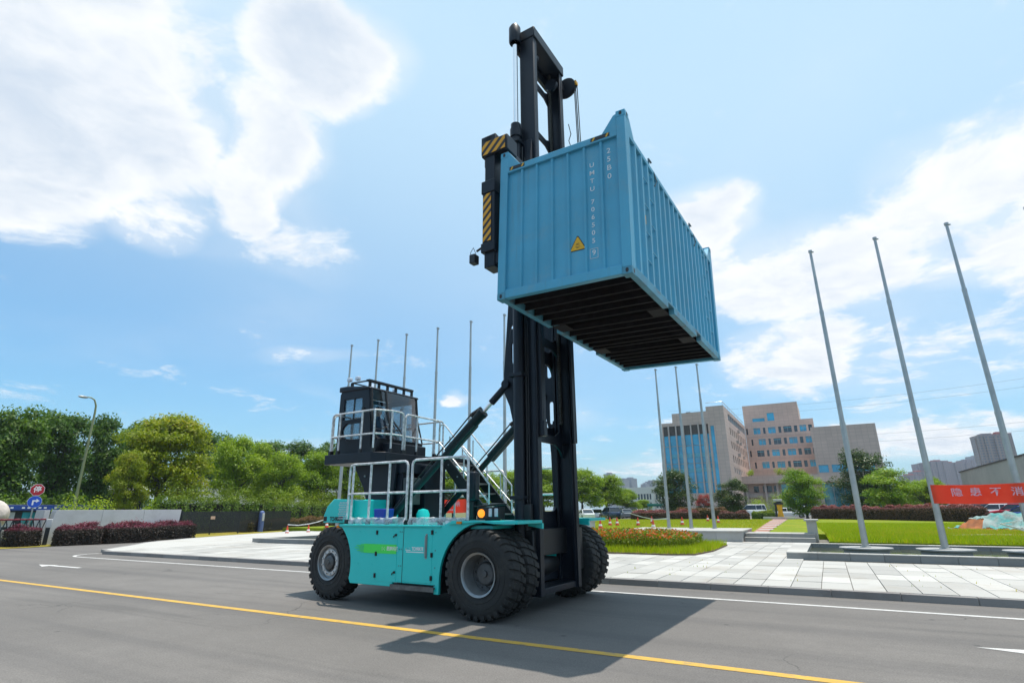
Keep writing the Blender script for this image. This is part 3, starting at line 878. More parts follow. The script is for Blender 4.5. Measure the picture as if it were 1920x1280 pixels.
# counterweight with chamfered tail and perforated corner
cw = [(-4.78, 1.56), (-4.00, 1.56), (-4.0, 2.06), (-4.48, 2.08), (-4.68, 1.93), (-4.78, 1.72)]
cwo = MB().prism(cw, 'y', -1.48, 1.48).build('counterweight', m_teal, TR, bevel=0.02)
MB().box(-4.55, -3.85, -1.2, 1.2, 1.10, 1.6).box(-4.0, -3.55, -1.3, 1.3, 1.545, 2.06).build('rear_frame', m_teal, TR, bevel=0.02)
vt = MB()
for i in range(5):
    for j in range(8):
        vt.lathe([(0.016, 0), (0.016, 0.004)], 'y', (-4.27 + i * 0.05 + (0.025 if j % 2 else 0), -1.488, 1.66 + j * 0.048), 8, True)
vt.build('vent_hole', m_lens, cwo)
put_text('TCH90K7E', 0.125, m_blackp, cwo, (-4.34, -1.484, 1.645), (R(90), 0, 0), bold=0.005, sx=0.72)
Bx('reflector', m_blackp, cwo, -4.765, -4.66, -1.486, -1.4805, 1.60, 1.70)
# clearance lamps
MB().box(-3.80, -3.73, -1.93, -1.89, 1.475, 1.525).build('marker_lamp', m_amber, TR, bevel=0.006)
MB().box(-0.56, -0.45, -1.965, -1.928, 1.575, 1.62).build('marker_lamp', m_amber, TR, bevel=0.006)
# head-lamp cluster on the mudguard
lc = MB().box(-0.34, 0.16, -1.62, -1.42, 1.65, 1.87).prism([(-0.38, 1.87), (0.18, 1.90), (0.18, 1.93), (-0.38, 1.89)], 'y', -1.66, -1.38).box(-0.2, 0.1, -1.56, -1.48, 1.63, 1.66).build('lamp_cluster', m_black, TR, bevel=0.01)
MB().lathe([(0.0, -1.665), (0.05, -1.66), (0.075, -1.64), (0.078, -1.60)], 'y', (-0.235, 0, 1.755), 18).build('turn_lamp', m_amber_on, lc)
for xx in (-0.03, 0.10):
    MB().box(xx - 0.035, xx + 0.035, -1.645, -1.60, 1.695, 1.845).build('headlamp_lens', m_lens, lc, bevel=0.012)
# far side lamp cluster
MB().box(-0.34, 0.16, 1.42, 1.62, 1.65, 1.87).box(-0.2, 0.1, 1.48, 1.56, 1.63, 1.66).build('lamp_cluster', m_black, TR, bevel=0.01)
# plastic-wrapped toe boards, blue crate
for (x0, x1) in ((-3.52, -1.93), (-1.83, -0.42)):
    n = 22; vs = []; fs = []; rr = random.Random(int(x0 * 10))
    for i in range(n + 1):
        xx = x0 + (x1 - x0) * i / n
        for (yy, zz) in ((-1.86, 1.548), (-1.875, 1.60), (-1.84, 1.675), (-1.79, 1.685), (-1.745, 1.62), (-1.74, 1.548)):
            vs.append((xx, yy + rr.uniform(-.010, .010), zz + rr.uniform(-.012, .016) * (zz > 1.55)))
    for i in range(n):
        for k in range(5):
            fs.append((i * 6 + k, i * 6 + k + 1, (i + 1) * 6 + k + 1, (i + 1) * 6 + k))
    MB().add(vs, fs).build('wrapped_toe_board', m_film, TR, smooth=60)
MB().prism([(-3.28, 1.55), (-3.02, 1.55), (-2.98, 1.86), (-3.32, 1.86)], 'y', -1.35, -1.05).build('blue_box', m_blue, TR, bevel=0.02)

# ---- railings -----------------------------------------------------
def railing(parent, posts, z0, z1, zm, r=0.025, hoop=True, name='railing', shoe=True, mid_from=0):
    """posts: list of (x, y); top rail, mid rail, posts and black feet"""
    rl = MB(); k = 0.09
    pts = [Vector((p[0], p[1], z1)) for p in posts]
    if hoop:
        a = pts[0]; b = pts[-1]; d0 = (pts[1] - a).normalized(); d1 = (b - pts[-2]).normalized()
        path = [Vector((a.x, a.y, z1 - k)), a + d0 * k * 0.3 - Vector((0, 0, k * 0.3)), a + d0 * k] + pts[1:-1] + [b - d1 * k, b - d1 * k * 0.3 - Vector((0, 0, k * 0.3)), Vector((b.x, b.y, z1 - k))]
        rl.tube(path, r, 8)
    else:
        rl.tube(pts, r, 8)
    rl.tube([Vector((p[0], p[1], zm)) for p in posts], r * 0.95, 8)
    o = rl.build(name, m_rail, parent)
    for i, p in enumerate(posts):
        end = hoop and i in (0, len(posts) - 1)
        MB().tube([(p[0], p[1], z0 + 0.02), (p[0], p[1], z1 - (k if end else 0.01))], r, 8).build('post', m_rail, o)
        if shoe:
            MB().box(p[0] - 0.035, p[0] + 0.035, p[1] - 0.035, p[1] + 0.035, z0, z0 + 0.09).build('foot', m_black, o)
    return o


railing(TR, [(-3.92, -1.55), (-3.53, -1.80), (-3.0, -1.80), (-2.46, -1.80), (-1.95, -1.80)], 1.548, 2.79, 2.17)
railing(TR, [(-1.83, -1.80), (-1.07, -1.80), (-0.42, -1.80)], 1.548, 2.80, 2.17)
railing(TR, [(-3.53, 1.80), (-3.0, 1.80), (-2.46, 1.80), (-1.95, 1.80)], 1.548, 2.79, 2.17)
railing(TR, [(-1.35, 1.80), (-0.9, 1.80), (-0.42, 1.80)], 1.548, 2.79, 2.17)

# ---- cab tower, platform, cab --------------------------------------
tw = MB()
for sy in (-1, 1):
    tw.prism([(-4.75, 2.92), (-3.30, 2.92), (-3.36, 2.3), (-3.42, 1.55), (-4.02, 1.55), (-4.35, 2.35)], 'y', sy * 0.66, sy * 0.74)
tw.box(-4.15, -3.45, -0.66, 0.66, 1.55, 2.9)
tw.box(-3.45, -2.95, -0.10, 0.66, 1.55, 2.86)
tw.box(-3.40, -3.1, -0.66, 0.66, 2.66, 2.9)
tw.box(-3.45, -3.20, -0.62, -0.18, 1.70, 2.72)
tower = tw.build('cab_tower', m_navy, TR, bevel=0.012)
for z in (1.72, 1.86, 2.0):
    MB().lathe([(0.026, -0.765), (0.026, -0.74)], 'y', (-3.52, 0, z), 6, True).build('bolt', m_rim, tower)
MB().lathe([(0.026, -0.765), (0.026, -0.74)], 'y', (-4.3, 0, 2.62), 6, True).build('bolt', m_rim, tower)
MB().lathe([(0.15, 1.545), (0.15, 1.74), (0.11, 1.83), (0, 1.86)], 'z', (-2.72, -0.40, 0), 20).build('accumulator', m_teal, TR)
Bx('control_box', m_hub, TR, -3.19, -3.0, -0.60, -0.20, 1.95, 2.55, 0.01)
pf = MB().prism([(-5.25, -1.22), (-3.66, -1.22), (-3.42, -0.98), (-3.42, 1.22), (-5.25, 1.22)], 'z', 2.90, 3.13).build('cab_platform', m_navy, TR, bevel=0.015)
MB().box(-3.42, -3.05, 0.55, 1.75, 3.02, 3.13).box(-3.6, -3.42, 1.22, 1.75, 3.02, 3.13).build('landing', m_navy, TR, bevel=0.01)
railing(TR, [(-5.12, -1.17), (-4.85, -1.17), (-4.08, -1.17), (-3.66, -1.17), (-3.46, -0.80), (-3.46, -0.40)], 3.13, 4.12, 3.56, r=0.023)
railing(TR, [(-3.46, -0.33), (-3.46, 0.10), (-3.46, 0.80), (-3.46, 1.14)], 3.13, 4.10, 3.55, r=0.023)
railing(TR, [(-5.12, -1.13), (-5.12, 0.0), (-5.12, 1.17)], 3.13, 4.12, 3.56, r=0.023)
railing(TR, [(-5.12, 1.17), (-4.4, 1.19), (-3.62, 1.19)], 3.13, 4.12, 3.56, r=0.023, hoop=False)

cab = MB()
CX0, CX1, CY = -5.27, -4.22, 0.88      # rear, front, half width
FB = -3.90                              # front sill, the screen leans out below
cab.prism([(CX0, 3.14), (FB, 3.14), (FB + 0.02, 3.52), (CX0, 3.52)], 'y', -CY + 0.05, CY - 0.05)   # lower body
cab.box(FB + 0.0, FB + 0.26, -CY + 0.25, CY - 0.2, 3.14, 3.40)
cabin = cab.build('cab', m_navy, TR, bevel=0.03)
# near side wall: door frame with sash window above and rounded window below
side = [(CX0, 3.14), (CX1 + 0.20, 3.14), (CX1 + 0.12, 3.7), (CX1, 4.72), (CX1 - 0.02, 4.76), (CX0 + 0.05, 4.76), (CX0, 4.70)]
win_hi = [(CX0 + 0.17, 4.02), (CX1 - 0.20, 4.02), (CX1 - 0.23, 4.55), (CX0 + 0.17, 4.55)]
win_lo = [(CX0 + 0.32, 3.52)] + [(CX1 - 0.14, 3.52), (CX1 - 0.19, 3.92), (CX0 + 0.32, 3.92), (CX0 + 0.20, 3.84), (CX0 + 0.16, 3.74), (CX0 + 0.22, 3.60)]
for sy in (-1, 1):
    if sy > 0:
        win_hi = [(CX0 + 0.12, 3.98), (CX1 - 0.10, 3.98), (CX1 - 0.12, 4.62), (CX0 + 0.12, 4.62)]
        win_lo = [(CX0 + 0.15, 3.45), (CX1 - 0.02, 3.45), (CX1 - 0.08, 3.92), (CX0 + 0.15, 3.92)]
    d = MB().prism(side, 'y', sy * CY, sy * (CY - 0.06), holes=[win_hi, win_lo]).build('door' if sy < 0 else 'far_wall', m_navy, cabin, bevel=0.008)
    MB().prism(win_hi, 'y', sy * (CY - 0.03), sy * (CY - 0.036)).build('pane', m_cabglass, cabin)
    MB().prism(win_lo, 'y', sy * (CY - 0.03), sy * (CY - 0.036)).build('pane', m_cabglass, cabin)
    MB().box(CX0 + 0.50, CX0 + 0.53, sy * (CY - 0.02), sy * (CY - 0.05), 4.02, 4.55).build('sash_bar', m_black, cabin)
    if sy < 0:
        Bx('lock', m_black, cabin, CX1 - 0.20, CX1 - 0.12, -CY - 0.03, -CY, 4.16, 4.28)
# rear wall with window
rw = [(-CY + 0.061, 3.14), (CY - 0.061, 3.14), (CY - 0.061, 4.74), (-CY + 0.061, 4.74)]
wh = [(-CY + 0.14, 3.62), (CY - 0.14, 3.62), (CY - 0.14, 4.64), (-CY + 0.14, 4.64)]
rwo = MB().prism(rw, 'x', CX0 + 0.0, CX0 + 0.05, holes=[wh]).build('rear_wall', m_navy, cabin)
MB().prism(wh, 'x', CX0 + 0.02, CX0 + 0.026).build('pane', m_cabglass, cabin)
MB().prism([(CX0 - 0.03, 4.76), (CX1 + 0.06, 4.74), (CX1 + 0.03, 4.80), (CX0 + 0.25, 4.90), (CX0 - 0.03, 4.90)], 'y', -CY - 0.03, CY + 0.03).build('roof', m_navy, cabin, bevel=0.025)
# big windscreen, curved towards the far corner, leaning out at the bottom
nn = 10; vs = []; fs = []
for i in range(nn + 1):
    t = i / nn; yy = -CY + 0.03 + (2 * CY - 0.06) * t; bul = 0.16 * math.sin(math.pi * t) ** 0.8
    vs += [(CX1 + 0.02 + bul * 0.35, yy, 4.735), (CX1 + 0.10 + bul * 0.7, yy, 4.1), (FB - 0.03 + bul, yy, 3.50)]
for i in range(nn):
    for k in range(2):
        fs.append((i * 3 + k, i * 3 + k + 1, (i + 1) * 3 + k + 1, (i + 1) * 3 + k))
MB().add(vs, fs).build('windscreen', m_cabglass, cabin, fix=False)
for yy_, o_, r_ in ((-CY + 0.04, 0.0, 0.035), (-CY + 0.50, 0.1, 0.03), (CY - 0.04, 0.0, 0.02)):
    MB().tube([(CX1 + 0.03 + o_ * .4, yy_, 4.74), (CX1 + 0.11 + o_ * .9, yy_, 4.1), (FB - 0.02 + o_ * 1.2, yy_, 3.5)], r_, 8).build('windscreen_pillar', m_black, cabin)
MB().tube([(FB + 0.12, 0.05, 3.54), (FB + 0.14, 0.0, 3.56), (CX1 + 0.30, -0.28, 3.95)], 0.012, 6).tube([(CX1 + 0.36, -0.06, 3.74), (CX1 + 0.24, -0.34, 4.1)], 0.01, 6).build('wiper', m_black, cabin)
# roof work-lamp rack
rk = MB()
rk.tube([(CX1 - 0.10, -CY + 0.05, 4.99), (CX1 - 0.10, CY - 0.1, 4.99)], 0.022, 6).tube([(CX0 + 0.3, -CY + 0.1, 5.0), (CX1 - 0.1, -CY + 0.1, 4.99)], 0.02, 6).tube([(CX0 + 0.3, -CY + 0.1, 5.0), (CX0 + 0.3, CY - 0.1, 5.0)], 0.02, 6)
for k in range(6):
    yy = -CY + 0.1 + k * 0.31
    rk.box(CX1 - 0.12, CX1 - 0.08, yy - 0.035, yy + 0.035, 4.80, 4.96)
rk.box(CX1 - 0.16, CX1 - 0.04, -CY + 0.02, CY - 0.1, 4.955, 5.005)
rk.box(CX0 + 0.27, CX0 + 0.33, -CY + 0.07, -CY + 0.13, 4.88, 5.0).box(CX0 + 0.27, CX0 + 0.33, CY - 0.13, CY - 0.07, 4.88, 5.0)
rack = rk.build('lamp_rack', m_black, cabin)
for (lx, ly) in ((CX0 + 0.25, -CY + 0.05), (CX0 + 0.55, -CY + 0.05), (CX0 + 0.3, CY - 0.1)):
    MB().box(lx - 0.06, lx + 0.06, ly - 0.05, ly + 0.05, 5.03, 5.13).build('work_lamp', m_lens, cabin, bevel=0.02)
# seat, steering column, console
Bx('seat', m_seat, cabin, -5.0, -4.5, -0.28, 0.22, 3.36, 3.56, 0.05)
Bx('seat_back', m_seat, cabin, -5.07, -4.95, -0.28, 0.22, 3.52, 4.25, 0.05)
MB().tube([(-4.10, -0.03, 3.2), (-4.27, -0.03, 3.75)], 0.04, 8).build('steering_column', m_black, cabin)
MB().tube([(-4.28 + 0.06 * math.cos(a), -0.03 + 0.17 * math.sin(a), 3.78 + 0.16 * math.cos(a)) for a in [2 * math.pi * k / 16 for k in range(17)]], 0.014, 6, False).build('steering_wheel', m_black, cabin)
Bx('console', m_seat, cabin, -4.9, -4.45, 0.32, 0.55, 3.2, 3.75, 0.04)

# ---- stairs on the far side ----------------------------------------
sg = MB()
S0 = Vector((-3.12, 0, 3.06)); S1 = Vector((-1.72, 0, 1.60))
for yy in (0.62, 1.62):
    dx = Vector((0.20, 0, 0)); a, b = S0 + Vector((0, yy, 0)), S1 + Vector((0, yy, 0))
    sg.prism([(S0.x - 0.05, S0.z + 0.04), (S0.x + 0.28, S0.z + 0.04), (S1.x + 0.32, S1.z - 0.05), (S1.x - 0.08, S1.z - 0.05)], 'y', yy - 0.03, yy + 0.03)
stair = sg.build('stair', m_black, TR, bevel=0.008)
for k in range(6):
    t = (k + 0.5) / 6; c = S0.lerp(S1, t)
    Bx('tread', m_grate, stair, c.x - 0.02, c.x + 0.26, 0.65, 1.59, c.z - 0.02, c.z + 0.015)
for k, z in enumerate((2.9, 2.6, 2.2, 1.85)):
    MB().lathe([(0.02, 0.575), (0.02, 0.592)], 'y', (S0.x + 0.16 + (3.06 - z) * 0.96, 0, z), 8, True).build('bolt', m_rim, stair)
for yy in (0.62, 1.62):
    hr = MB()
    hr.tube([(-3.16, yy, 3.10), (-3.16, yy, 3.82), (-3.12, yy, 3.92), (-3.02, yy, 3.93), (-2.93, yy, 3.86), (-1.60, yy, 2.40), (-1.60, yy, 1.60)], 0.02, 8)
    hr.tube([(-3.16, yy, 3.48), (-1.60, yy, 1.98)], 0.018, 8)
    for t in (0.12, 0.45, 0.75):
        c = S0.lerp(S1, t)
        hr.tube([(c.x + 0.14, yy, c.z), (c.x + 0.14, yy, c.z + 0.72)], 0.018, 8)
    hr.build('handrail', m_rail, stair)
Bx('battery_box', m_navy, TR, -2.14, -1.88, 0.42, 0.66, 2.02, 2.70, 0.05)
Bx('battery_stand', m_black, TR, -2.06, -1.94, 0.46, 0.62, 1.545, 2.02, 0.02)

# ---- mast ----------------------------------------------------------
MX = 0.60                               # front flange plane
def channel(mb, sy, z0, z1, y, xb, xf, web=0.05, fl=0.16, ft=0.05):
    """C-section upright: web in the x-z plane, flanges pointing inward"""
    mb.box(xb, xf, sy * y, sy * (y - web), z0, z1)
    mb.box(xf - ft, xf, sy * (y - web), sy * (y - fl), z0, z1)
    mb.box(xb, xb + ft, sy * (y - web), sy * (y - fl), z0, z1)


outer = MB()
for sy in (-1, 1):
    channel(outer, sy, 0.30, 10.1, 0.86, 0.18, MX, 0.06, 0.17, 0.06)
    outer.box(MX, MX + 0.03, sy * 0.865, sy * 0.715, 0.30, 10.1)
mast = outer.build('outer_mast', m_navy, TR, bevel=0.01); MOFF = -0.09; mast.location.y = MOFF
# side plates with lightening holes where the tilt rams pull
for sy in (-1, 1):
    plate = [(0.20, 0.9), (0.20, 10.0), (-0.02, 10.0), (-0.06, 6.4), (-0.20, 4.55), (-0.19, 4.15)] + [(-0.06, 3.86), (0.01, 3.55), (0.05, 3.0), (0.09, 1.6)]
    MB().prism(plate, 'y', sy * 0.755, sy * 0.80, holes=[slot(0.06, 5.0, 0.13, 0.50), slot(0.02, 5.58, 0.09, 0.09), slot(0.05, 7.0, 0.13, 0.5), slot(0.09, 3.93, 0.11, 0.52)]).build('mast_side_plate', m_navy, mast, bevel=0.006)
    mbp = MB().lathe([(0.09, sy * 0.88), (0.09, sy * 0.68)], 'y', (-0.13, 0, 4.33), 14, True)
    mbp.build('ram_pivot', m_navy, mast)
# cross members with rounded window corners
def cross(z0, z1, fil, x0=0.10, x1=0.16):
    """beam across the mast with fillets above and below"""
    pl = [(-0.78, z0 - fil)] + [(-0.78 + fil - fil * math.cos(R(a)), z0 - fil + fil * math.sin(R(a))) for a in range(15, 91, 15)]
    pl += [(0.78 - fil + fil * math.sin(R(a)), z0 - fil + fil * math.cos(R(a))) for a in range(0, 91, 15)]
    pl += [(0.78 - fil + fil * math.cos(R(a)), z1 + fil - fil * math.sin(R(a))) for a in range(0, 91, 15)]
    pl += [(-0.78 + fil - fil * math.sin(R(a)), z1 + fil - fil * math.cos(R(a))) for a in range(0, 91, 15)]
    return MB().prism(pl, 'x', x0, x1).build('cross_member', m_navy, mast, bevel=0.006)


for (z0, z1, fil) in ((0.45, 0.62, 0.12), (1.40, 1.78, 0.22), (3.30, 3.55, 0.2), (5.0, 5.3, 0.25), (7.4, 7.7, 0.2), (9.7, 10.0, 0.2)):
    cross(z0, z1, fil)
Bx('mast_foot', m_navy, mast, 0.16, MX - 0.02, -0.79, 0.79, 0.31, 0.42, 0.01)
Bx('mast_pivot', m_teal, TR, -0.05, 0.18, -0.5, 0.55, 0.72, 1.05, 0.02)
MB().box(0.12, 0.17, 0.1, 0.4, 1.0, 1.38).tube([(0.19, 0.2, 1.4), (0.22, 0.22, 1.2), (0.17, 0.25, 1.05)], 0.015, 6).build('valve_block', m_teal, mast)
inner = MB()
for sy in (-1, 1):
    channel(inner, sy, 3.20, 13.25, 0.795, MX - 0.30, MX + 0.10, 0.05, 0.17, 0.05)
inn = inner.build('inner_mast', m_navy, TR, bevel=0.01); inn.location.y = MOFF
for z in (3.25, 5.4, 8.0, 10.9, 12.4):
    pl = [(-0.75, z - 0.36), (-0.75, z + 0.36), (-0.62, z + 0.2), (-0.4, z + 0.09), (0.4, z + 0.09), (0.62, z + 0.2), (0.75, z + 0.36), (0.75, z - 0.36), (0.62, z - 0.2), (0.4, z - 0.09), (-0.4, z - 0.09), (-0.62, z - 0.2)]
    MB().prism(pl, 'x', MX - 0.29, MX - 0.24).build('cross_member', m_navy, inn, bevel=0.006)
Bx('stage_shoe', m_navy, inn, MX + 0.04, MX + 0.14, -0.80, -0.66, 3.2, 3.5, 0.01)
Bx('top_beam', m_navy, inn, MX - 0.32, MX + 0.14, -0.82, 0.82, 13.16, 13.46, 0.02)
MB().prism([(-1.02, 12.98), (-0.79, 12.90), (0.79, 12.90), (1.02, 12.98), (1.02, 13.46), (0.95, 13.52), (-0.95, 13.52), (-1.02, 13.46)], 'x', MX - 0.42, MX - 0.325).build('top_yoke', m_navy, inn, bevel=0.01)
for sy in (-1, 1):
    MB().lathe([(0.13, 13.0), (0.15, 13.05), (0.15, 13.46), (0.10, 13.56), (0, 13.57)], 'z', (0.27, sy * 0.97, 0), 18).build('ram_cap', m_navy, inn)
    cyl = MB().lathe([(0.11, 0.42), (0.11, 10.2), (0.14, 10.2), (0.14, 10.42), (0.12, 10.42), (0.12, 10.56), (0.07, 10.58)], 'z', (0.27, sy * 0.97, 0), 18, True).build('lift_ram', m_navy, TR); cyl.location.y = MOFF
    MB().lathe([(0.062, 10.5), (0.062, 13.02)], 'z', (0.27, sy * 0.97, 0), 16).build('lift_rod', m_chrome, cyl)
    for z in (2.0, 4.4, 6.5, 9.3, 10.0):
        Bx('ram_clamp', m_navy, cyl, 0.12, 0.42, sy * 0.97 - 0.14, sy * 0.97 + 0.14, z, z + 0.07, 0.006)
    MB().tube([(0.40, sy * 0.93, 0.6), (0.42, sy * 0.93, 3), (0.41, sy * 0.93, 9.9)], 0.018, 6).tube([(0.46, sy * 0.92, 0.9), (0.47, sy * 0.92, 9.6)], 0.014, 6).build('hydraulic_pipe', m_black, cyl)
    # chains over the top sheaves
    chn = MB()
    for k in range(170):
        z = 3.6 + k * 0.056
        chn.box(MX - 0.18, MX - 0.13, sy * 0.52 - 0.035, sy * 0.52 + 0.035, z, z + 0.045)
    chn.build('lift_chain', m_chain, inn, smooth=0)
    MB().lathe([(0.10, sy * 0.46), (0.17, sy * 0.47), (0.15, sy * 0.52), (0.17, sy * 0.57), (0.10, sy * 0.58)], 'y', (MX - 0.10, 0, 12.75), 20, True).build('chain_sheave', m_navy, inn)
# hose drum pulley at the far top corner and hoses dropping from it
hp = MB().lathe([(0.10, 0.98), (0.29, 0.99), (0.24, 1.03), (0.29, 1.07), (0.29, 1.10), (0.10, 1.12)], 'y', (MX + 0.10, 0, 12.95), 24, True)
hp.tube([(MX + 0.1 + 0.26 * math.cos(a), 1.05, 12.95 + 0.30 * math.sin(a)) for a in [R(d) for d in range(0, 181, 20)]], 0.018, 6, False)
hp.box(MX - 0.1, MX + 0.06, 0.78, 1.0, 12.85, 13.05)
hp = hp.build('hose_pulley', m_navy, TR); hp.location.y = MOFF
Bx('guide_block', m_hyel, hp, MX + 0.30, MX + 0.42, 0.99, 1.12, 12.95, 13.05)
for k, (a, b) in enumerate(((0.38, 1.02), (0.40, 1.06), (0.43, 1.10))):
    MB().tube([(MX + a - 0.03, b, 12.95), (MX + a - 0.01, b, 11.0), (MX + a - 0.04, b, 8.6)], 0.014, 6).build('hose', m_black, hp)
MB().tube([(MX + 0.2, 0.86, 11.6), (MX + 0.24, 0.9, 11.3), (MX + 0.18, 0.88, 11.1), (MX + 0.25, 0.9, 10.8)], 0.012, 6).build('hose', m_black, hp)
# lamp on the near upright
wl_ = MB().box(0.30, 0.52, -1.10, -0.98, 1.62, 1.92).box(0.35, 0.45, -1.05, -0.80, 1.5, 1.64).lathe([(0.05, 1.42), (0.05, 1.56)], 'z', (0.40, -1.03, 0), 10, True)
wl_.build('work_lamp', m_black, TR, bevel=0.02)
# ---- tilt rams -----------------------------------------------------
for sy in (-1, 1):
    a = Vector((-3.32, sy * 0.86, 1.62)); b = Vector((-0.13, sy * 0.78 - 0.09, 4.33))
    ram = MB().tube([a, a.lerp(b, 0.62)], 0.072, 16).tube([a.lerp(b, 0.52), a.lerp(b, 0.80)], 0.108, 16).tube([a.lerp(b, 0.79), a.lerp(b, 0.81)], 0.122, 16)
    ram.beam(a.lerp(b, 0.52) - Vector((0, 0, 0.05)), a.lerp(b, 0.74) - Vector((0, 0, 0.05)), 0.18, 0.12)
    ram = ram.build('tilt_ram', m_cyl, TR)
    MB().tube([a.lerp(b, 0.80), a.lerp(b, 0.90)], 0.045, 12).build('ram_rod', m_chrome, ram)
    MB().tube([a.lerp(b, 0.875), b], 0.075, 12).build('rod_clevis', m_navy, ram)
    MB().tube([a.lerp(b, 0.76) + Vector((-0.1, 0, 0.12)), a.lerp(b, 0.72) + Vector((-0.06, 0.03, 0.2)), a.lerp(b, 0.79) + Vector((0, 0, 0.13))], 0.05, 8).build('port_block', m_black, ram)
    for k in (0, 1):
        off = Vector((-0.09, 0.03 * k - 0.02, 0.12 + 0.03 * k))
        MB().tube([a.lerp(b, 0.05) + off * 0.6, a.lerp(b, 0.35) + off, a.lerp(b, 0.6) + off * 1.05, a.lerp(b, 0.74) + off * 1.2], 0.014, 6).build('hydraulic_pipe', m_black, ram)
    MB().box(-3.5, -3.15, sy * 0.98, sy * 0.74, 1.545, 1.75).build('ram_bracket', m_teal, TR, bevel=0.02)

# ---- side-lift spreader --------------------------------------------
SP = TR
car = MB()
for sy in (-1, 1):
    car.box(MX + 0.05, MX + 0.32, sy * 0.62, sy * 0.42, 6.2, 8.6)
car.box(MX + 0.15, MX + 0.34, -0.9, 0.9, 6.3, 6.6).box(MX + 0.15, MX + 0.34, -0.9, 0.9, 7.9, 8.4)
car.build('carriage', m_navy, SP, bevel=0.01)
Bx('main_beam', m_navy, SP, MX - 0.02, MX + 0.30, -2.45, 2.45, 8.35, 8.85, 0.02)
Bx('telescopic_arm', m_navy, SP, MX + 0.02, MX + 0.26, -2.95, -2.2, 8.40, 8.80, 0.01)
Bx('telescopic_arm', m_navy, SP, MX + 0.02, MX + 0.26, 2.2, 2.95, 8.40, 8.80, 0.01)


def hazard(mb_parent, x0, x1, y, z0, z1, n, sgn=-1, ang=1.0):
    """diagonal yellow bars on a black plate that faces -y or +y"""
    pl = Bx('hazard_plate', m_hblk, mb_parent, x0, x1, y - 0.004, y + 0.004, z0, z1)
    w = x1 - x0; h = z1 - z0; bars = MB(); p = (h + w * ang) / n
    for k in range(-1, n + 1):
        s0 = z0 - w * ang + k * p; quad = [(x0, s0), (x1, s0 + w * ang), (x1, s0 + w * ang + p * 0.52), (x0, s0 + p * 0.52)]
        # clip to the plate in z
        def clip(poly, zc, keep_above):
            outp = []
            for i in range(len(poly)):
                a, b = poly[i], poly[(i + 1) % len(poly)]
                ina = (a[1] >= zc) == keep_above; inb = (b[1] >= zc) == keep_above
                if ina: outp.append(a)
                if ina != inb:
                    t = (zc - a[1]) / (b[1] - a[1]); outp.append((a[0] + (b[0] - a[0]) * t, zc))
            return outp
        quad = clip(quad, z0, True)
        if len(quad) >= 3: quad = clip(quad, z1, False)
        if len(quad) >= 3:
            bars.prism(quad, 'y', y + sgn * 0.004, y + sgn * 0.007)
    bars.build('hazard_stripe', m_hyel, pl, smooth=0)


for sy in (-1, 1):
    ye = sy * 3.08
    lo, hi = (ye, ye + 0.36) if sy < 0 else (ye - 0.36, ye)
    # head with twistlock above the corner casting
    Bx('end_head', m_navy, SP, 0.72, 1.30, lo, hi, 8.235, 8.56, 0.015)
    Bx('twist_lock', m_rim, SP, 1.16, 1.26, sy * 2.93 - 0.05, sy * 2.93 + 0.05, 8.12, 8.235)
    Bx('head_bracket', m_navy, SP, 0.70, 0.95, sy * 2.95, sy * 2.6, 8.1, 8.8, 0.01)
    # vertical leg, sleeve with stripes, foot
    leg = Bx('end_leg', m_navy, SP, 0.78, 1.00, lo + 0.03, hi - 0.03, 5.93, 8.26, 0.012)
    slv = Bx('leg_sleeve', m_navy, SP, 0.755, 1.015, lo, hi, 6.28, 7.62, 0.012)
    for za, zb in ((7.42, 7.68), (6.22, 6.40)):
        Bx('sleeve_collar', m_navy, SP, 0.735, 1.03, lo - 0.02, hi + 0.02, za, zb, 0.012)
    hazard(SP, 0.775, 0.95, ye + sy * 0.006, 6.43, 7.40, 7, sy, 1.0)
    hazard(SP, 0.735, 1.26, ye + sy * 0.006, 8.26, 8.54, 4, sy, 1.0)
    MB().tube([(0.80, ye, 6.35), (0.62, ye - sy * 0.02, 6.30)], 0.022, 8).box(0.52, 0.64, ye - 0.07, ye + 0.07, 6.05, 6.22).build('work_lamp', m_black, SP, bevel=0.015)
    MB().tube([(0.62, ye, 6.24), (0.56, ye, 6.38), (0.50, ye, 6.30), (0.50, ye, 6.22)], 0.006, 5).build('lamp_cable', m_black, SP)
    MB().tube([(1.0, ye + 0.05, 8.56), (0.95, ye + 0.3 * -sy, 8.8), (0.75, ye - sy * 0.7, 8.9), (0.62, ye - sy * 1.4, 8.85)], 0.016, 6).build('hose', m_black, SP)
    Bx('lower_pad', m_navy, SP, 0.98, 1.07, lo + 0.06, hi - 0.06, 5.98, 6.2)
# ------------------------------------------------------------------ the container in the spreader
m_cont = mat('sky_blue_container_paint', (0.082, 0.375, 0.55), 0.48, var=0.09, vs=0.7, coat=0.05, dirt=(0.15, 0.36, 0.47), dirt_amt=0.55, dirt_scale=2.4, fine=0.04, fs=60)
def weather(m):
    """rain streaks and small rust chips, each with a shape of its own"""
    q = G(m.node_tree); b = q.n['Principled BSDF']; v = q.new('ShaderNodeTexCoord').outputs['Object']
    src = b.inputs['Base Color'].links[0].from_socket
    mp = q.new('ShaderNodeMapping'); mp.inputs['Scale'].default_value = (9, 9, 0.5); q.l.new(v, mp.inputs[0])
    st = q.noise(mp.outputs[0], 1.0, 5, 0.6)
    c = q.mix(q.math('MULTIPLY', q.smooth(st, 0.55, 0.78), 0.5), src, (0.10, 0.24, 0.31))
    ch = q.noise(v, 14, 6, 0.75)
    c = q.mix(q.math('MULTIPLY', q.smooth(ch, 0.70, 0.76), 0.85), c, (0.16, 0.075, 0.035))
    q.put(b.inputs['Base Color'], c)


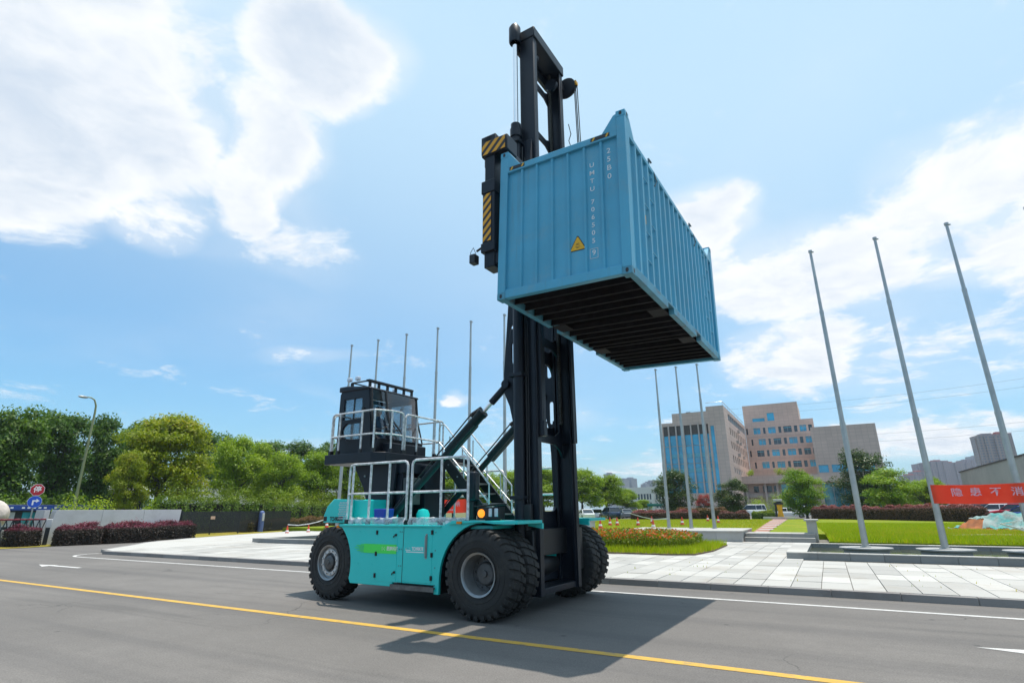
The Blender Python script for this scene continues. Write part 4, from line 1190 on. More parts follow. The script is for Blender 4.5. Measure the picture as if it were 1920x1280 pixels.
weather(m_cont)
m_contd = mat('scuffed_rail_paint', (0.085, 0.30, 0.42), 0.6, var=0.15, vs=3, dirt=(0.16, 0.085, 0.045), dirt_amt=0.75, dirt_scale=3.2)
m_rust = mat('rusty_casting', (0.10, 0.16, 0.19), 0.7, var=0.2, vs=8, dirt=(0.17, 0.075, 0.03), dirt_amt=0.9, dirt_scale=7)
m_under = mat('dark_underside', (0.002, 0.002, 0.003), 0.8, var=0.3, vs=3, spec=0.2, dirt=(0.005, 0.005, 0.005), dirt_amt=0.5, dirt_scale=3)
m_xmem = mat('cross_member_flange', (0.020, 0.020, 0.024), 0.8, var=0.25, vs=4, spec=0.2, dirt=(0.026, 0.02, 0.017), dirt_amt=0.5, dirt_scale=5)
m_patch = mat('pale_repair_paint', (0.16, 0.42, 0.52), 0.45, var=0.05)
m_signy = mat('warning_yellow', (0.78, 0.42, 0.01), 0.5, var=0.05)
m_wtxt = mat('stencil_white', (0.72, 0.74, 0.75), 0.6, var=0.06, vs=30)
CT = empty('shipping_container', (-4.4682, 7.5231, 5.2659), (0, 0.0297, -0.0507),
           'sky-blue steel bulk container held high in the air by the truck', 'container')
W, L, H, HT = 2.438, 6.058, 2.591, 2.93

# frame
cast_me = {}
def casting(x, y, z, sx, sy, name='corner_casting', m=None):
    """178 x 162 x 118 mm corner fitting with its oval apertures"""
    o = Bx(name, m or m_rust, CT, min(x, x + sx * 0.162), max(x, x + sx * 0.162), min(y, y + sy * 0.178), max(y, y + sy * 0.178), z, z + 0.118, 0.008)
    hx = MB().prism(slot(y + sy * 0.089, z + 0.06, 0.05, 0.075), 'x', x - sx * 0.0015, x + sx * 0.006)
    hx.prism(slot(x + sx * 0.08, z + 0.06, 0.05, 0.075), 'y', y - sy * 0.0015, y + sy * 0.006)
    hx.build('casting_hole', m_hblk, o)
    return o


for x, sx in ((0, 1), (W, -1)):
    for y, sy in ((0, 1), (L, -1)):
        casting(x, y, 0, sx, sy, m=m_contd)
        casting(x, y, HT - 0.118, sx, sy, m=m_contd if sy < 0 else m_cont)
        Bx('corner_post', m_cont, CT, min(x + sx * .002, x + sx * 0.16), max(x + sx * .002, x + sx * 0.16), min(y + sy * .002, y + sy * 0.175), max(y + sy * .002, y + sy * 0.175), 0.118, HT - 0.118, 0.008)
for y, sy in ((0, 1), (L, -1)):
    ya, yb = sorted((y + sy * 0.006, y + sy * 0.12))
    Bx('bottom_end_rail', m_cont, CT, 0.162, W - 0.162, ya, yb, 0.015, 0.17, 0.008)
    Bx('top_end_rail', m_cont, CT, 0.16, W - 0.16, ya, yb, H - 0.12, H, 0.008)
    for x, sx in ((0.16, 1), (W - 0.16, -1)):
        MB().prism([(x, H - 0.02), (x + sx * 0.27, H - 0.02), (x + sx * 0.05, HT - 0.06), (x, HT - 0.04)], 'y', min(ya, yb), max(ya, yb)).build('gusset', m_cont, CT, bevel=0.004)
for x, sx in ((0, 1), (W, -1)):
    xa, xb = sorted((x + sx * 0.008, x + sx * 0.11))
    Bx('top_side_rail', m_cont, CT, xa, xb, 0.175, L - 0.175, H - 0.09, H - 0.005, 0.006)
    # bottom rail with two fork pockets
    for (y0, y1) in ((0.178, 1.86), (2.22, 3.84), (4.20, L - 0.178)):
        Bx('bottom_side_rail', m_contd, CT, xa, xb, y0, y1, 0.02, 0.17, 0.006)
    for yc in (2.04, 4.02):
        Bx('fork_pocket', m_contd, CT, xa, xb, yc - 0.18, yc + 0.18, 0.13, 0.17)
    for y, sy in ((0.175, 1), (L - 0.175, -1)):
        MB().prism([(y, H - 0.02), (y + sy * 0.25, H - 0.02), (y + sy * 0.05, HT - 0.06), (y, HT - 0.04)], 'x', xa, xb).build('gusset', m_cont, CT, bevel=0.004)
Bx('roof_panel', m_cont, CT, 0.05, W - 0.05, 0.1, L - 0.1, H - 0.05, H - 0.02)


def corrugated(n, a0, a1, rib, slope, depth):
    """outline of a wall with narrow proud ribs: list of (along, out)"""
    pts = [(a0, 0)]; step = (a1 - a0) / (n + 1)
    for k in range(1, n + 1):
        c = a0 + k * step
        pts += [(c - rib / 2 - slope, 0), (c - rib / 2, depth), (c + rib / 2, depth), (c + rib / 2 + slope, 0)]
    pts.append((a1, 0))
    return pts


def wall(name, n, a0, a1, rib, slope, depth, face, base, sgn, z0, z1):
    pts = corrugated(n, a0, a1, rib, slope, depth); vs = []; fs = []
    for (a, d) in pts:
        b = base + sgn * d
        for z in (z0, z1):
            vs.append((a, b, z) if face == 'y' else (b, a, z))
    for i in range(len(pts) - 1):
        fs.append((2 * i, 2 * i + 2, 2 * i + 3, 2 * i + 1))
    o = MB().add(vs, fs).build(name, m_cont, CT, smooth=0, fix=False)
    md = o.modifiers.new('thick', 'SOLIDIFY'); md.thickness = 0.003; md.offset = 0
    return o


wall('end_wall', 6, 0.15, W - 0.15, 0.035, 0.016, 0.036, 'y', 0.062, -1, 0.15, H - 0.10)
wall('end_wall', 6, 0.15, W - 0.15, 0.035, 0.016, 0.036, 'y', L - 0.062, 1, 0.15, H - 0.10)
sw_ = wall('side_wall', 17, 0.16, L - 0.16, 0.060, 0.034, 0.050, 'x', W - 0.062, 1, 0.15, H - 0.08)
wall('side_wall', 17, 0.16, L - 0.16, 0.060, 0.034, 0.050, 'x', 0.062, -1, 0.15, H - 0.08)
# underside
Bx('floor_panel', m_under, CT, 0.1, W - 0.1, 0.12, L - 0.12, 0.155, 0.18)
xm = []
ys = [0.42, 0.78, 1.12, 1.46, 1.80, 2.28, 2.62, 2.96, 3.28, 3.60, 3.82, 4.26, 4.56, 4.86, 5.16, 5.46, 5.74]
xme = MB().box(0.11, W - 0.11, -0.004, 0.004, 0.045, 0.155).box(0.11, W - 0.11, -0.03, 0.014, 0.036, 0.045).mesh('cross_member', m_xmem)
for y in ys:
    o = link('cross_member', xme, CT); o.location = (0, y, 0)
for yc in (2.04, 4.02):
    for (x0, x1) in ((0.11, 0.40), (W - 0.40, W - 0.11)):
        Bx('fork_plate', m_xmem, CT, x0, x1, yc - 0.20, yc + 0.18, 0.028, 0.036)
# ladder rungs between ribs, hatch fittings on the roof edge, placards
st_ = (L - 0.32) / 18
for k0 in (2, 3, 15, 16):
    for j in range(4):
        z = 0.55 + 0.52 * j + (0.26 if k0 % 2 else 0)
        y = 0.16 + (k0 + 0.5) * st_
        MB().tube([(W - 0.05, y - 0.10, z), (W - 0.018, y - 0.10, z), (W - 0.018, y + 0.10, z), (W - 0.05, y + 0.10, z)], 0.009, 6).build('ladder_rung', m_cont, CT)
for y in (1.35, 4.15):
    MB().tube([(W - 0.06, y, H - 0.02), (W - 0.04, y - 0.06, H + 0.16), (W - 0.03, y + 0.06, H + 0.14)], 0.018, 6).tube([(W - 0.01, y + 0.12, H - 0.03), (W + 0.03, y + 0.14, H - 0.22), (W + 0.0, y + 0.10, H - 0.34)], 0.012, 6).build('hatch_latch', m_rust, CT)
    MB().lathe([(0.24, H - 0.03), (0.26, H + 0.03), (0.2, H + 0.06), (0, H + 0.065)], 'z', (W - 0.35, y + 0.45, 0), 20).build('roof_hatch', m_contd, CT)
for (y, z0, z1) in ((2.37, 0.18, 0.62), (2.70, 0.18, 0.52), (4.60, 0.18, 0.60), (4.92, 0.18, 0.50)):
    Bx('paint_patch', m_patch, CT, W - 0.0615, W - 0.0585, y - 0.12, y + 0.12, z0, z1)
Bx('id_plate', m_wtxt, CT, W - 0.0615, W - 0.055, 4.6, 4.72, 1.35, 1.40)
Bx('warning_mark', m_signy, CT, W - 0.0615, W - 0.056, 0.93, 1.0, 1.28, 1.45)
# stencilled lettering, one character under the other, on the near end
RT = (R(90), 0, 0)
def vtext(s, x, ztop, size, step):
    o = put_text('\n'.join(s), size, m_wtxt, CT, (x, 0.0585, 0), RT, bold=0.0006, sx=1.1, line=step / size / 1.0)
    zs = [v.co.y for v in o.data.vertices]
    o.location.z = ztop - max(zs)
    return o


stp = (W - 0.30) / 7
vtext('UMTU', 0.15 + stp * 5.42, 2.14, 0.115, 0.150)
vtext('706505', 0.15 + stp * 5.42, 1.45, 0.115, 0.140)
vtext('9', 0.15 + stp * 5.42, 0.545, 0.125, 0.14)
vtext('25B0', 0.15 + stp * 6.42, 2.32, 0.135, 0.160)
bx_ = MB()
for (a0, a1, b0, b1) in ((-.07, .07, .40, .406), (-.07, .07, .565, .571), (-.07, -.064, .40, .571), (.064, .07, .40, .571)):
    bx_.box(0.15 + stp * 5.42 + a0, 0.15 + stp * 5.42 + a1, 0.0565, 0.059, b0, b1)
bx_.build('check_digit_frame', m_wtxt, CT, smooth=0)
cx = 0.15 + stp * 4.5
ws = MB().prism([(cx - 0.155, 0.60), (cx + 0.155, 0.60), (cx + 0.012, 0.86), (cx - 0.012, 0.86)], 'y', 0.0555, 0.0595).build('warning_triangle', m_hblk, CT)
MB().prism([(cx - 0.135, 0.612), (cx + 0.135, 0.612), (cx + 0.01, 0.84), (cx - 0.01, 0.84)], 'y', 0.0535, 0.0556).build('triangle_face', m_signy, ws)
tl = MB()
for z, w_ in ((0.72, 0.05), (0.70, 0.075), (0.665, 0.09), (0.645, 0.06)):
    tl.box(cx - w_ / 2, cx + w_ / 2, 0.0525, 0.0536, z, z + 0.007)
tl.build('small_print', m_hblk, ws, smooth=0)
for (x0, x1) in ((0.20, 0.52), (W - 0.62, W - 0.28)):
    hz = Bx('height_mark', m_hblk, CT, x0, x1, 0.0025, 0.0058, H - 0.085, H - 0.015)
    sm = MB()
    for k in range(4):
        a = x0 + 0.02 + k * (x1 - x0) / 4.2
        if k in (0, 3):
            sm.prism([(a, H - 0.082), (a + 0.03, H - 0.082), (a + 0.065, H - 0.018), (a + 0.035, H - 0.018)], 'y', 0.0008, 0.0026)
    sm.build('yellow_dash', m_signy, hz, smooth=0)
# ------------------------------------------------------------------ vegetation
rs = np.random.default_rng(11)


def leaf_mesh(name, c, nrm, size, tone, young, m, aspect=0.55, smooth=False):
    """one small quad per leaf, with per-leaf 'tone' and 'young' attributes"""
    n = len(c)
    nrm = nrm / np.linalg.norm(nrm, axis=1, keepdims=True)
    r = rs.normal(size=(n, 3)); t = np.cross(nrm, r); t /= np.linalg.norm(t, axis=1, keepdims=True); b = np.cross(nrm, t)
    s = size[:, None]
    v = np.stack([c - t * s * .5, c + b * s * aspect * .5, c + t * s * .5, c - b * s * aspect * .5], 1).reshape(-1, 3)
    me = bpy.data.meshes.new(name)
    me.vertices.add(4 * n); me.vertices.foreach_set('co', v.astype(np.float32).ravel())
    me.loops.add(4 * n); me.loops.foreach_set('vertex_index', np.arange(4 * n, dtype=np.int32))
    me.polygons.add(n); me.polygons.foreach_set('loop_start', np.arange(0, 4 * n, 4, dtype=np.int32))
    try:
        me.polygons.foreach_set('loop_total', np.full(n, 4, np.int32))
    except Exception:
        pass
    for nm, arr in (('tone', tone), ('young', young)):
        a = me.attributes.new(nm, 'FLOAT', 'POINT'); a.data.foreach_set('value', np.repeat(arr, 4).astype(np.float32))
    me.update(calc_edges=True); me.validate()
    me.materials.append(m)
    return me


def unit(n):
    v = rs.normal(size=(n, 3)); return v / np.linalg.norm(v, axis=1, keepdims=True)


L_camphor = leafmat('camphor_leaf', (0.17, 0.23, 0.010), (0.34, 0.38, 0.014), 0.42, top=(0.42, 0.33, 0.018))
L_light = leafmat('light_green_leaf', (0.14, 0.24, 0.012), (0.29, 0.40, 0.016), 0.45, top=(0.36, 0.43, 0.02))
L_dark = leafmat('dark_green_leaf', (0.036, 0.10, 0.012), (0.11, 0.20, 0.018), 0.36, top=(0.18, 0.28, 0.022))
L_round = leafmat('glossy_dark_leaf', (0.028, 0.070, 0.012), (0.075, 0.125, 0.02), 0.28, 0.38, top=(0.15, 0.14, 0.02))
L_round2 = leafmat('bright_green_leaf', (0.085, 0.20, 0.007), (0.25, 0.37, 0.012), 0.40, top=(0.36, 0.40, 0.02))
L_red = leafmat('red_blossom', (0.05, 0.08, 0.015), (0.09, 0.11, 0.02), 0.3, top=(0.45, 0.045, 0.05))
m_bark = mat('bark', (0.075, 0.062, 0.048), 0.9, var=0.35, vs=3, bump=0.6, bs=14)


def tree_meshes(kind, seed):
    """crown of leaf clumps about 10 m tall and 4 m in radius, plus trunk and limbs"""
    global rs
    rs = np.random.default_rng(seed); rr = random.Random(seed)
    P = dict(camphor=(105, 0.26, 1.00, 26000, .27, L_camphor), light=(80, 0.24, 1.00, 21000, .29, L_light), dark=(95, 0.10, 1.0, 24000, .33, L_dark),
             round=(80, 0.15, 1.0, 18000, .30, L_round), round2=(80, 0.12, 1.0, 18000, .30, L_round2), red=(40, 0.25, 1.0, 8000, .30, L_red))[kind]
    ncl, zlow, _, nleaf, lsize, lm = P
    cl = []
    for i in range(ncl):
        u = rr.random(); a = rr.uniform(0, 2 * math.pi)
        if kind in ('round', 'round2'):
            z = zlow + (0.93 - zlow) * u; t = (z - zlow) / (1 - zlow); rad = math.sqrt(max(0.02, 1 - (2 * t - 0.92) ** 2 / 1.25))
        elif kind == 'dark':
            z = zlow + (0.95 - zlow) * u; t = (z - zlow) / (1 - zlow); rad = (0.78 + 0.25 * math.sin(9 * z + seed)) * math.sqrt(max(0.05, 1.08 - t ** 2.2))
        else:
            z = zlow + (0.95 - zlow) * u ** 0.8; t = (z - zlow) / (1 - zlow); rad = math.sqrt(max(0.03, 1.02 - (1.75 * t - 0.62) ** 2 * 0.85)) * rr.uniform(.82, 1.06)
        rho = rad * (rr.random() ** 0.48)
        cr = rr.uniform(.68, 1.40) * (1.0 if kind in ('camphor', 'light') else 1.1)
        cl.append((3.35 * rho * math.cos(a), 3.35 * rho * math.sin(a), 10 * z - 0.3, cr))
    C = np.array(cl); w = C[:, 3] ** 2; idx = rs.choice(ncl, nleaf, p=w / w.sum())
    d = unit(nleaf); d[:, 2] = np.where(d[:, 2] < -0.25, -d[:, 2] * 0.6, d[:, 2])
    rad = C[idx, 3] * rs.random(nleaf) ** 0.33
    flat = np.array([1.1, 1.1, 0.80 if kind in ('dark', 'camphor') else 1.15])
    pos = C[idx, :3] + d * rad[:, None] * flat + rs.normal(scale=0.10, size=(nleaf, 3))
    nr = d * 0.8 + np.array([0, 0, 0.55]) + rs.normal(scale=0.55, size=(nleaf, 3))
    size = lsize * rs.uniform(.6, 1.25, nleaf)
    base = np.array([rr.random() for _ in range(ncl)])[idx]
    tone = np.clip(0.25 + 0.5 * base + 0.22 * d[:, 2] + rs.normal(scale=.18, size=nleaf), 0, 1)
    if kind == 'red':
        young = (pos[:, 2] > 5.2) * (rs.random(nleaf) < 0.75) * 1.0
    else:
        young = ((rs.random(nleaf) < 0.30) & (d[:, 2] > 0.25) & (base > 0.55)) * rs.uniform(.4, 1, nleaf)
    crown = leaf_mesh('crown', pos, nr, size, tone, young, lm)
    tk = MB(); h0 = 10 * zlow + 0.8
    lean = (rr.uniform(-.25, .25), rr.uniform(-.25, .25))
    fork = Vector((lean[0], lean[1], h0 * (0.85 if kind in ('camphor', 'light') else 1.0)))
    tk.tube([(0, 0, -0.1), (0.02, 0.01, 0.5), fork * 0.55, fork], [0.30, 0.23, 0.20, 0.17], 9)
    top = Vector((lean[0] * 1.5, lean[1] * 1.5, 8.6)); tk.tube([fork, fork.lerp(top, .5) + Vector((.1, .1, 0)), top], [0.15, 0.09, 0.03], 7)
    order = sorted(range(ncl), key=lambda i: C[i, 2])
    for i in order[::max(1, ncl // 20)]:
        e = Vector(C[i, :3]); s = fork.lerp(top, rr.uniform(0, .55)); mid = s.lerp(e, .55) + Vector((0, 0, -0.25 * (e - s).length * .3))
        tk.tube([s, mid, e], [0.085, 0.05, 0.018], 6)
    return crown, tk.mesh('trunk', m_bark)


KINDS = {}
for kind, seeds in (('camphor', (5, 8)), ('light', (21, 22, 23, 24)), ('dark', (31, 32, 33)), ('round', (41, 42)), ('round2', (51, 52)), ('red', (61,))):
    KINDS[kind] = [tree_meshes(kind, s) for s in seeds]
TREES = [
    ('dark', -68.3, 22.9, 12.2, 3.1),
    ('dark', -71.7, 28.1, 12.8, 3.3),
    ('dark', -74.8, 33.6, 13.4, 2.7),
    ('dark', -86.2, 42.3, 14.7, 3.1),
    ('camphor', -58.7, 32.3, 12.0, 4.9),
    ('camphor', -55.5, 27.6, 7.4, 1.7),
    ('light', -65.9, 45.3, 11.2, 3.4),
    ('light', -69.1, 51.2, 11.0, 2.8),
    ('light', -61.0, 48.6, 9.4, 3.1),
    ('light', -61.2, 54.6, 9.9, 3.5),
    ('light', -59.9, 58.9, 9.7, 3.2),
    ('dark', -95.7, 58.2, 16.3, 3.8),
    ('dark', -98.3, 65.2, 16.4, 4.1),
    ('dark', -102.1, 77.1, 16.7, 4.8),
    ('dark', -101.5, 84.3, 17.2, 5.3),
    ('dark', -101.5, 93.5, 17.9, 5.7),
    ('light', -63.7, 74.5, 8.4, 4.1),
    ('light', -58.7, 76.0, 8.2, 4.1),
    ('light', -54.6, 77.8, 8.4, 3.9),
    ('light', -50.0, 79.6, 8.0, 3.9),
    ('light', -48.9, 87.2, 8.8, 4.1),
    ('light', -42.0, 86.3, 8.8, 4.5),
    ('light', -35.7, 88.0, 8.3, 4.1),
    ('light', -33.7, 94.2, 7.4, 4.1),
    ('light', -32.2, 101.0, 5.5, 2.5),
    ('light', -31.1, 107.6, 3.6, 1.8),
    ('round', -21.6, 92.5, 8.1, 3.3),
    ('round', -12.6, 91.1, 6.1, 2.5),
    ('round2', -2.7, 88.0, 7.1, 2.8),
    ('round', 5.9, 107.8, 10.9, 4.5),
    ('round2', 7.4, 89.7, 6.9, 3.2),
    ('light', 14.4, 117.1, 6.1, 4.1),
    ('light', 20.2, 148.6, 8.0, 2.5),
    ('light', 12.4, 124.4, 4.1, 3.9),
    ('red', -16.6, 90.5, 4.0, 1.4),
]
TREE_LABELS = [
    'tall dark-leaved tree at the left edge of the picture', 'tall dark-leaved tree behind the red stop sign', 'tall dark-leaved tree just behind the leaning lamp post', 'dark tree showing between lamp post and yellow-green tree',
    'broad yellow-green camphor tree, the largest in the row on the left', 'small forked yellow-green tree in front of the shed with white roof',
    'light green tree right of the big yellow-green tree, leftmost of the light ones', 'light green tree, second of the light ones left of the cab', 'light green tree, third of the light ones left of the cab', 'light green tree just left of the cab platform', 'light green tree mostly hidden behind the cab tower',
    'far dark treetop just right of the big yellow-green tree', 'far dark treetop left of the gap of white cloud', 'far dark treetop right of the gap of white cloud', 'far dark treetop above the light trees, second from the cab', 'far dark treetop touching the cab platform',
    'green tree behind the near deck railing, left part', 'green tree behind the tilt rams, left of the stairs', 'green tree behind the stairs of the truck', 'green tree seen right of the stair handrail', 'green tree directly left of the mast', 'green tree seen through the mast',
    'green tree directly right of the mast', 'green tree above the row of parked cars, second right of the mast', 'green tree at the right end of the wood, before the white school block', 'low green bush tree beside the small green kiosk',
    'dark round-headed tree before the blue glass wing of the offices', 'smaller dark round tree right of the three pedestal flagpoles', 'round yellow-green tree in front of the office entrance', 'tall dark tree at the right corner of the offices', 'bright green round tree right of the tall dark one',
    'light green tree left of the red banner', 'small far tree above the left end of the red banner', 'low light tree behind the bright green round tree', 'crape myrtle with red blossom between the pedestal flagpoles']
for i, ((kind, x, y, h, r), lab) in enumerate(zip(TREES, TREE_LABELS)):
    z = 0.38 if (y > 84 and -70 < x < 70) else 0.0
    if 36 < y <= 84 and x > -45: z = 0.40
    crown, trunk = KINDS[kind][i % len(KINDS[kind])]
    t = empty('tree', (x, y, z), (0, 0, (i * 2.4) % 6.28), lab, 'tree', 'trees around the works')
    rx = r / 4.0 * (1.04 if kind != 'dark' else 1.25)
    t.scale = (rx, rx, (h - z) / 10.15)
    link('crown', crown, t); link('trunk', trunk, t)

# hedges ------------------------------------------------------------
L_lorop = leafmat('loropetalum_leaf', (0.022, 0.024, 0.014), (0.065, 0.034, 0.030), 0.25, top=(0.30, 0.05, 0.11))
L_lorop2 = leafmat('loropetalum_far_leaf', (0.07, 0.05, 0.025), (0.13, 0.07, 0.045), 0.3, top=(0.34, 0.11, 0.13))
L_box = leafmat('green_hedge_leaf', (0.06, 0.13, 0.012), (0.17, 0.26, 0.02), 0.35, top=(0.28, 0.34, 0.02))
L_brown = leafmat('bronze_hedge_leaf', (0.045, 0.05, 0.012), (0.10, 0.075, 0.02), 0.3, top=(0.24, 0.13, 0.06))
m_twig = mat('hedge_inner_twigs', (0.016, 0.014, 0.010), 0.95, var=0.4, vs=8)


def hedge(label, x0, y0, x1, y1, w, h, z, m, seed, dens=900, lsize=0.085, young=0.75, group=None, name='hedge', rough=0.05, tuft=0.06, lumps=1.0):
    """clipped hedge running from (x0, y0) to (x1, y1)"""
    global rs
    rs = np.random.default_rng(seed)
    a = math.atan2(y1 - y0, x1 - x0); L = math.hypot(x1 - x0, y1 - y0)
    area = L * w + 2 * L * h + 2 * w * h; n = int(min(area * dens, 16000))
    p = np.array([L * w, L * h, L * h, w * h, w * h]); f = rs.choice(5, n, p=p / p.sum())
    u, v = rs.random(n), rs.random(n); P = np.zeros((n, 3)); N = np.zeros((n, 3))
    for k, (px, py, pz, nv) in enumerate(((u * L, v * w, 1 + 0 * u, (0, 0, 1)), (u * L, 0 * u, v, (0, -1, 0)), (u * L, 0 * u + w, v, (0, 1, 0)), (0 * u, v * w, u, (-1, 0, 0)), (0 * u + L, v * w, u, (1, 0, 0)))):
        s_ = f == k; P[s_] = np.stack([px, py, pz * h], 1)[s_]; N[s_] = nv
    # soften: round the shoulders, lumpy surface
    q = np.clip((P[:, 2] / h - 0.75) / 0.25, 0, 1) ** 2
    P[:, 1] += (w / 2 - P[:, 1]) * 0.30 * q
    P[:, 0] += (L / 2 - P[:, 0]) * min(0.12, 0.5 / L) * q
    lump = lumps * (0.05 * np.sin(P[:, 0] * 2.1 + seed) + 0.05 * np.sin(P[:, 0] * 4.3 + P[:, 1] * 3) + 0.04 * np.sin(P[:, 0] * 1.1 + 2 * seed))
    P[:, 2] += np.where(f == 0, lump + np.abs(rs.normal(scale=tuft, size=n)), 0)
    P += N * (rs.normal(scale=rough, size=n) - 0.02 + lump * 0.8)[:, None]
    P[:, 2] = np.maximum(P[:, 2], 0.03)
    N = N + np.array([0, 0, .4]) + rs.normal(scale=.6, size=(n, 3))
    yg = np.clip((P[:, 2] / h - 0.80) / 0.16, 0, 1) * young * (rs.random(n) < 0.9)
    me = leaf_mesh('foliage', P, N, lsize * rs.uniform(.6, 1.4, n), np.clip(rs.normal(.45, .25, n), 0, 1), yg, m)
    o = empty(name, (x0, y0, z), (0, 0, a), label, 'hedge', group)
    link('foliage', me, o)
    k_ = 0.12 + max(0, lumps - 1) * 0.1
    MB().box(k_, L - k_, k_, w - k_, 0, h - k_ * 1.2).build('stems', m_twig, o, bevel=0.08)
    return o


gl = 'purple hedges along the side road'
hedge('purple-topped clipped hedge block in front of the folding gate, leftmost of four', -40.55, 14.95, -40.85, 16.25, 1.3, 1.02, 0.01, L_lorop, 71, group=gl)
hedge('purple-topped clipped hedge block at the left end of the grey wall', -39.45, 16.5, -39.15, 18.55, 1.4, 1.05, 0.01, L_lorop, 72, group=gl)
hedge('purple-topped clipped hedge block in the middle of the grey wall', -39.1, 18.85, -38.85, 21.7, 1.4, 1.06, 0.01, L_lorop, 73, group=gl)
hedge('purple-topped clipped hedge block at the right end of the grey wall, by the dark fence', -41.0, 22.5, -41.3, 25.8, 1.4, 1.06, 0.01, L_lorop, 74, group=gl)
hedge('tall green hedge behind the dark fence, left half', -49.0, 27.5, -51.5, 40.0, 1.6, 3.2, 0.0, L_box, 75, dens=240, lsize=0.17, young=0.5, rough=0.2, tuft=0.25, lumps=5.0)
hedge('tall green hedge behind the dark fence, right half', -51.6, 40.2, -58.5, 58.0, 1.6, 3.0, 0.0, L_box, 76, dens=220, lsize=0.18, young=0.5, rough=0.2, tuft=0.25, lumps=5.0)
hedge('low bronze hedge beyond the cones, left half', -47.6, 34.8, -50.4, 43.2, 1.2, 0.95, 0.0, L_brown, 77, dens=500, lsize=0.11)
hedge('low bronze hedge beyond the cones, right half', -50.5, 43.5, -55.5, 57.5, 1.2, 1.05, 0.0, L_brown, 78, dens=420, lsize=0.12)
gr = 'hedges between lawn and car park'
hedge('long reddish-purple hedge beside the parked cars right of the mast', -24.3, 78.2, -15.8, 82.0, 1.6, 1.05, 0.40, L_lorop2, 81, dens=420, lsize=0.14, young=0.9, group=gr)
hedge('brown-green hedge behind the pedestal flagpoles', -19.0, 82.0, -12.4, 84.5, 1.6, 1.30, 0.40, L_brown, 82, dens=420, lsize=0.14, group=gr)
hedge('squared dark purple hedge just right of the pedestal flagpoles', -12.8, 79.2, -9.2, 79.6, 1.6, 0.92, 0.40, L_lorop2, 83, dens=520, lsize=0.12, young=0.5, group=gr)
hedge('bright yellow-green hedge left of the yellow sculpture', -9.2, 83.4, -6.5, 83.6, 1.6, 0.95, 0.40, L_box, 84, dens=520, lsize=0.12, young=0.9, group=gr)
hedge('thick purple hedge under the round tree right of the path', -2.1, 84.2, 2.6, 80.4, 1.9, 1.45, 0.40, L_lorop2, 85, dens=480, lsize=0.13, young=0.9, group=gr)
hedge('thick purple hedge in the middle of the right-hand lawn edge', 2.4, 80.2, 6.4, 76.6, 1.9, 1.35, 0.40, L_lorop2, 86, dens=480, lsize=0.13, young=0.9, group=gr)
hedge('thick purple hedge behind the pole with the banner end', 6.3, 76.4, 11.6, 68.6, 2.0, 1.45, 0.40, L_lorop2, 87, dens=480, lsize=0.13, young=0.75, group=gr)


def bush(label, x, y, z, r, h, m, seed, n=2600, lsize=0.16):
    global rs
    rs = np.random.default_rng(seed)
    k = 9; cc = np.stack([rs.normal(0, .42 * r, k), rs.normal(0, .42 * r, k), rs.uniform(.25, .75, k) * h], 1); i = rs.integers(0, k, n)
    d = unit(n); P = cc[i] + d * rs.random(n)[:, None] ** .35 * np.array([.55 * r, .55 * r, .32 * h]); P[:, 2] = np.maximum(P[:, 2], .05)
    me = leaf_mesh('foliage', P, d + np.array([0, 0, .5]) + rs.normal(scale=.5, size=(n, 3)), lsize * rs.uniform(.6, 1.3, n), np.clip(.5 + .3 * d[:, 2] + rs.normal(0, .2, n), 0, 1), (rs.random(n) < .3) * 1.0, m)
    o = empty('shrub', (x, y, z), (0, 0, 0), label, 'shrub', 'loose shrubs')
    link('foliage', me, o)
    st = MB()
    for q in range(5):
        st.tube([(0, 0, 0), tuple(cc[q] * 0.55), tuple(cc[q])], [.04, .03, .015], 5)
    st.build('stems', m_bark, o)


bush('loose yellow-green shrub at the foot of the lamp post, over the wall', -50.2, 21.8, 0, 2.0, 3.1, L_light, 91, 3200)
bush('loose yellow-green shrub behind the right end of the grey wall', -50.0, 27.6, 0, 1.3, 3.0, L_light, 92)
bush('round green shrub left of the white van', -13.0, 96.0, 0.38, 1.6, 2.2, L_box, 93)
bush('conical green shrub behind the white van, left one', -11.0, 112.0, 0.38, 2.6, 3.6, L_light, 94)
bush('conical green shrub behind the yellow sculpture', -8.0, 112.0, 0.38, 2.2, 4.2, L_round2, 95)
bush('low green bush beside the far cars right of the mast', -27.2, 90.0, 0.38, 1.2, 1.5, L_box, 96)
bush('green shrub right of the tall dark tree by the offices', 9.5, 106.0, 0.38, 2.6, 2.6, L_light, 97)

# flower bed and grass ----------------------------------------------
rs = np.random.default_rng(5)
m_soil = mat('bed_soil', (0.12, 0.085, 0.05), 0.95, var=0.3, vs=4)
bed_poly = [(-12.0, 22.3), (-9.0, 22.05), (-5.6, 21.95), (-4.65, 22.3), (-4.35, 24.5), (-4.4, 28.6), (-12.0, 28.8)]
sheet('flower_bed', bed_poly, 0.19, m_soil, skirt=0.07)
L_blade = leafmat('grass_blade', (0.24, 0.33, 0.004), (0.42, 0.51, 0.008), 0.45, top=(0.50, 0.42, 0.04))
L_flower = leafmat('flower_plant', (0.09, 0.16, 0.012), (0.22, 0.27, 0.025), 0.38, top=(0.60, 0.10, 0.03))


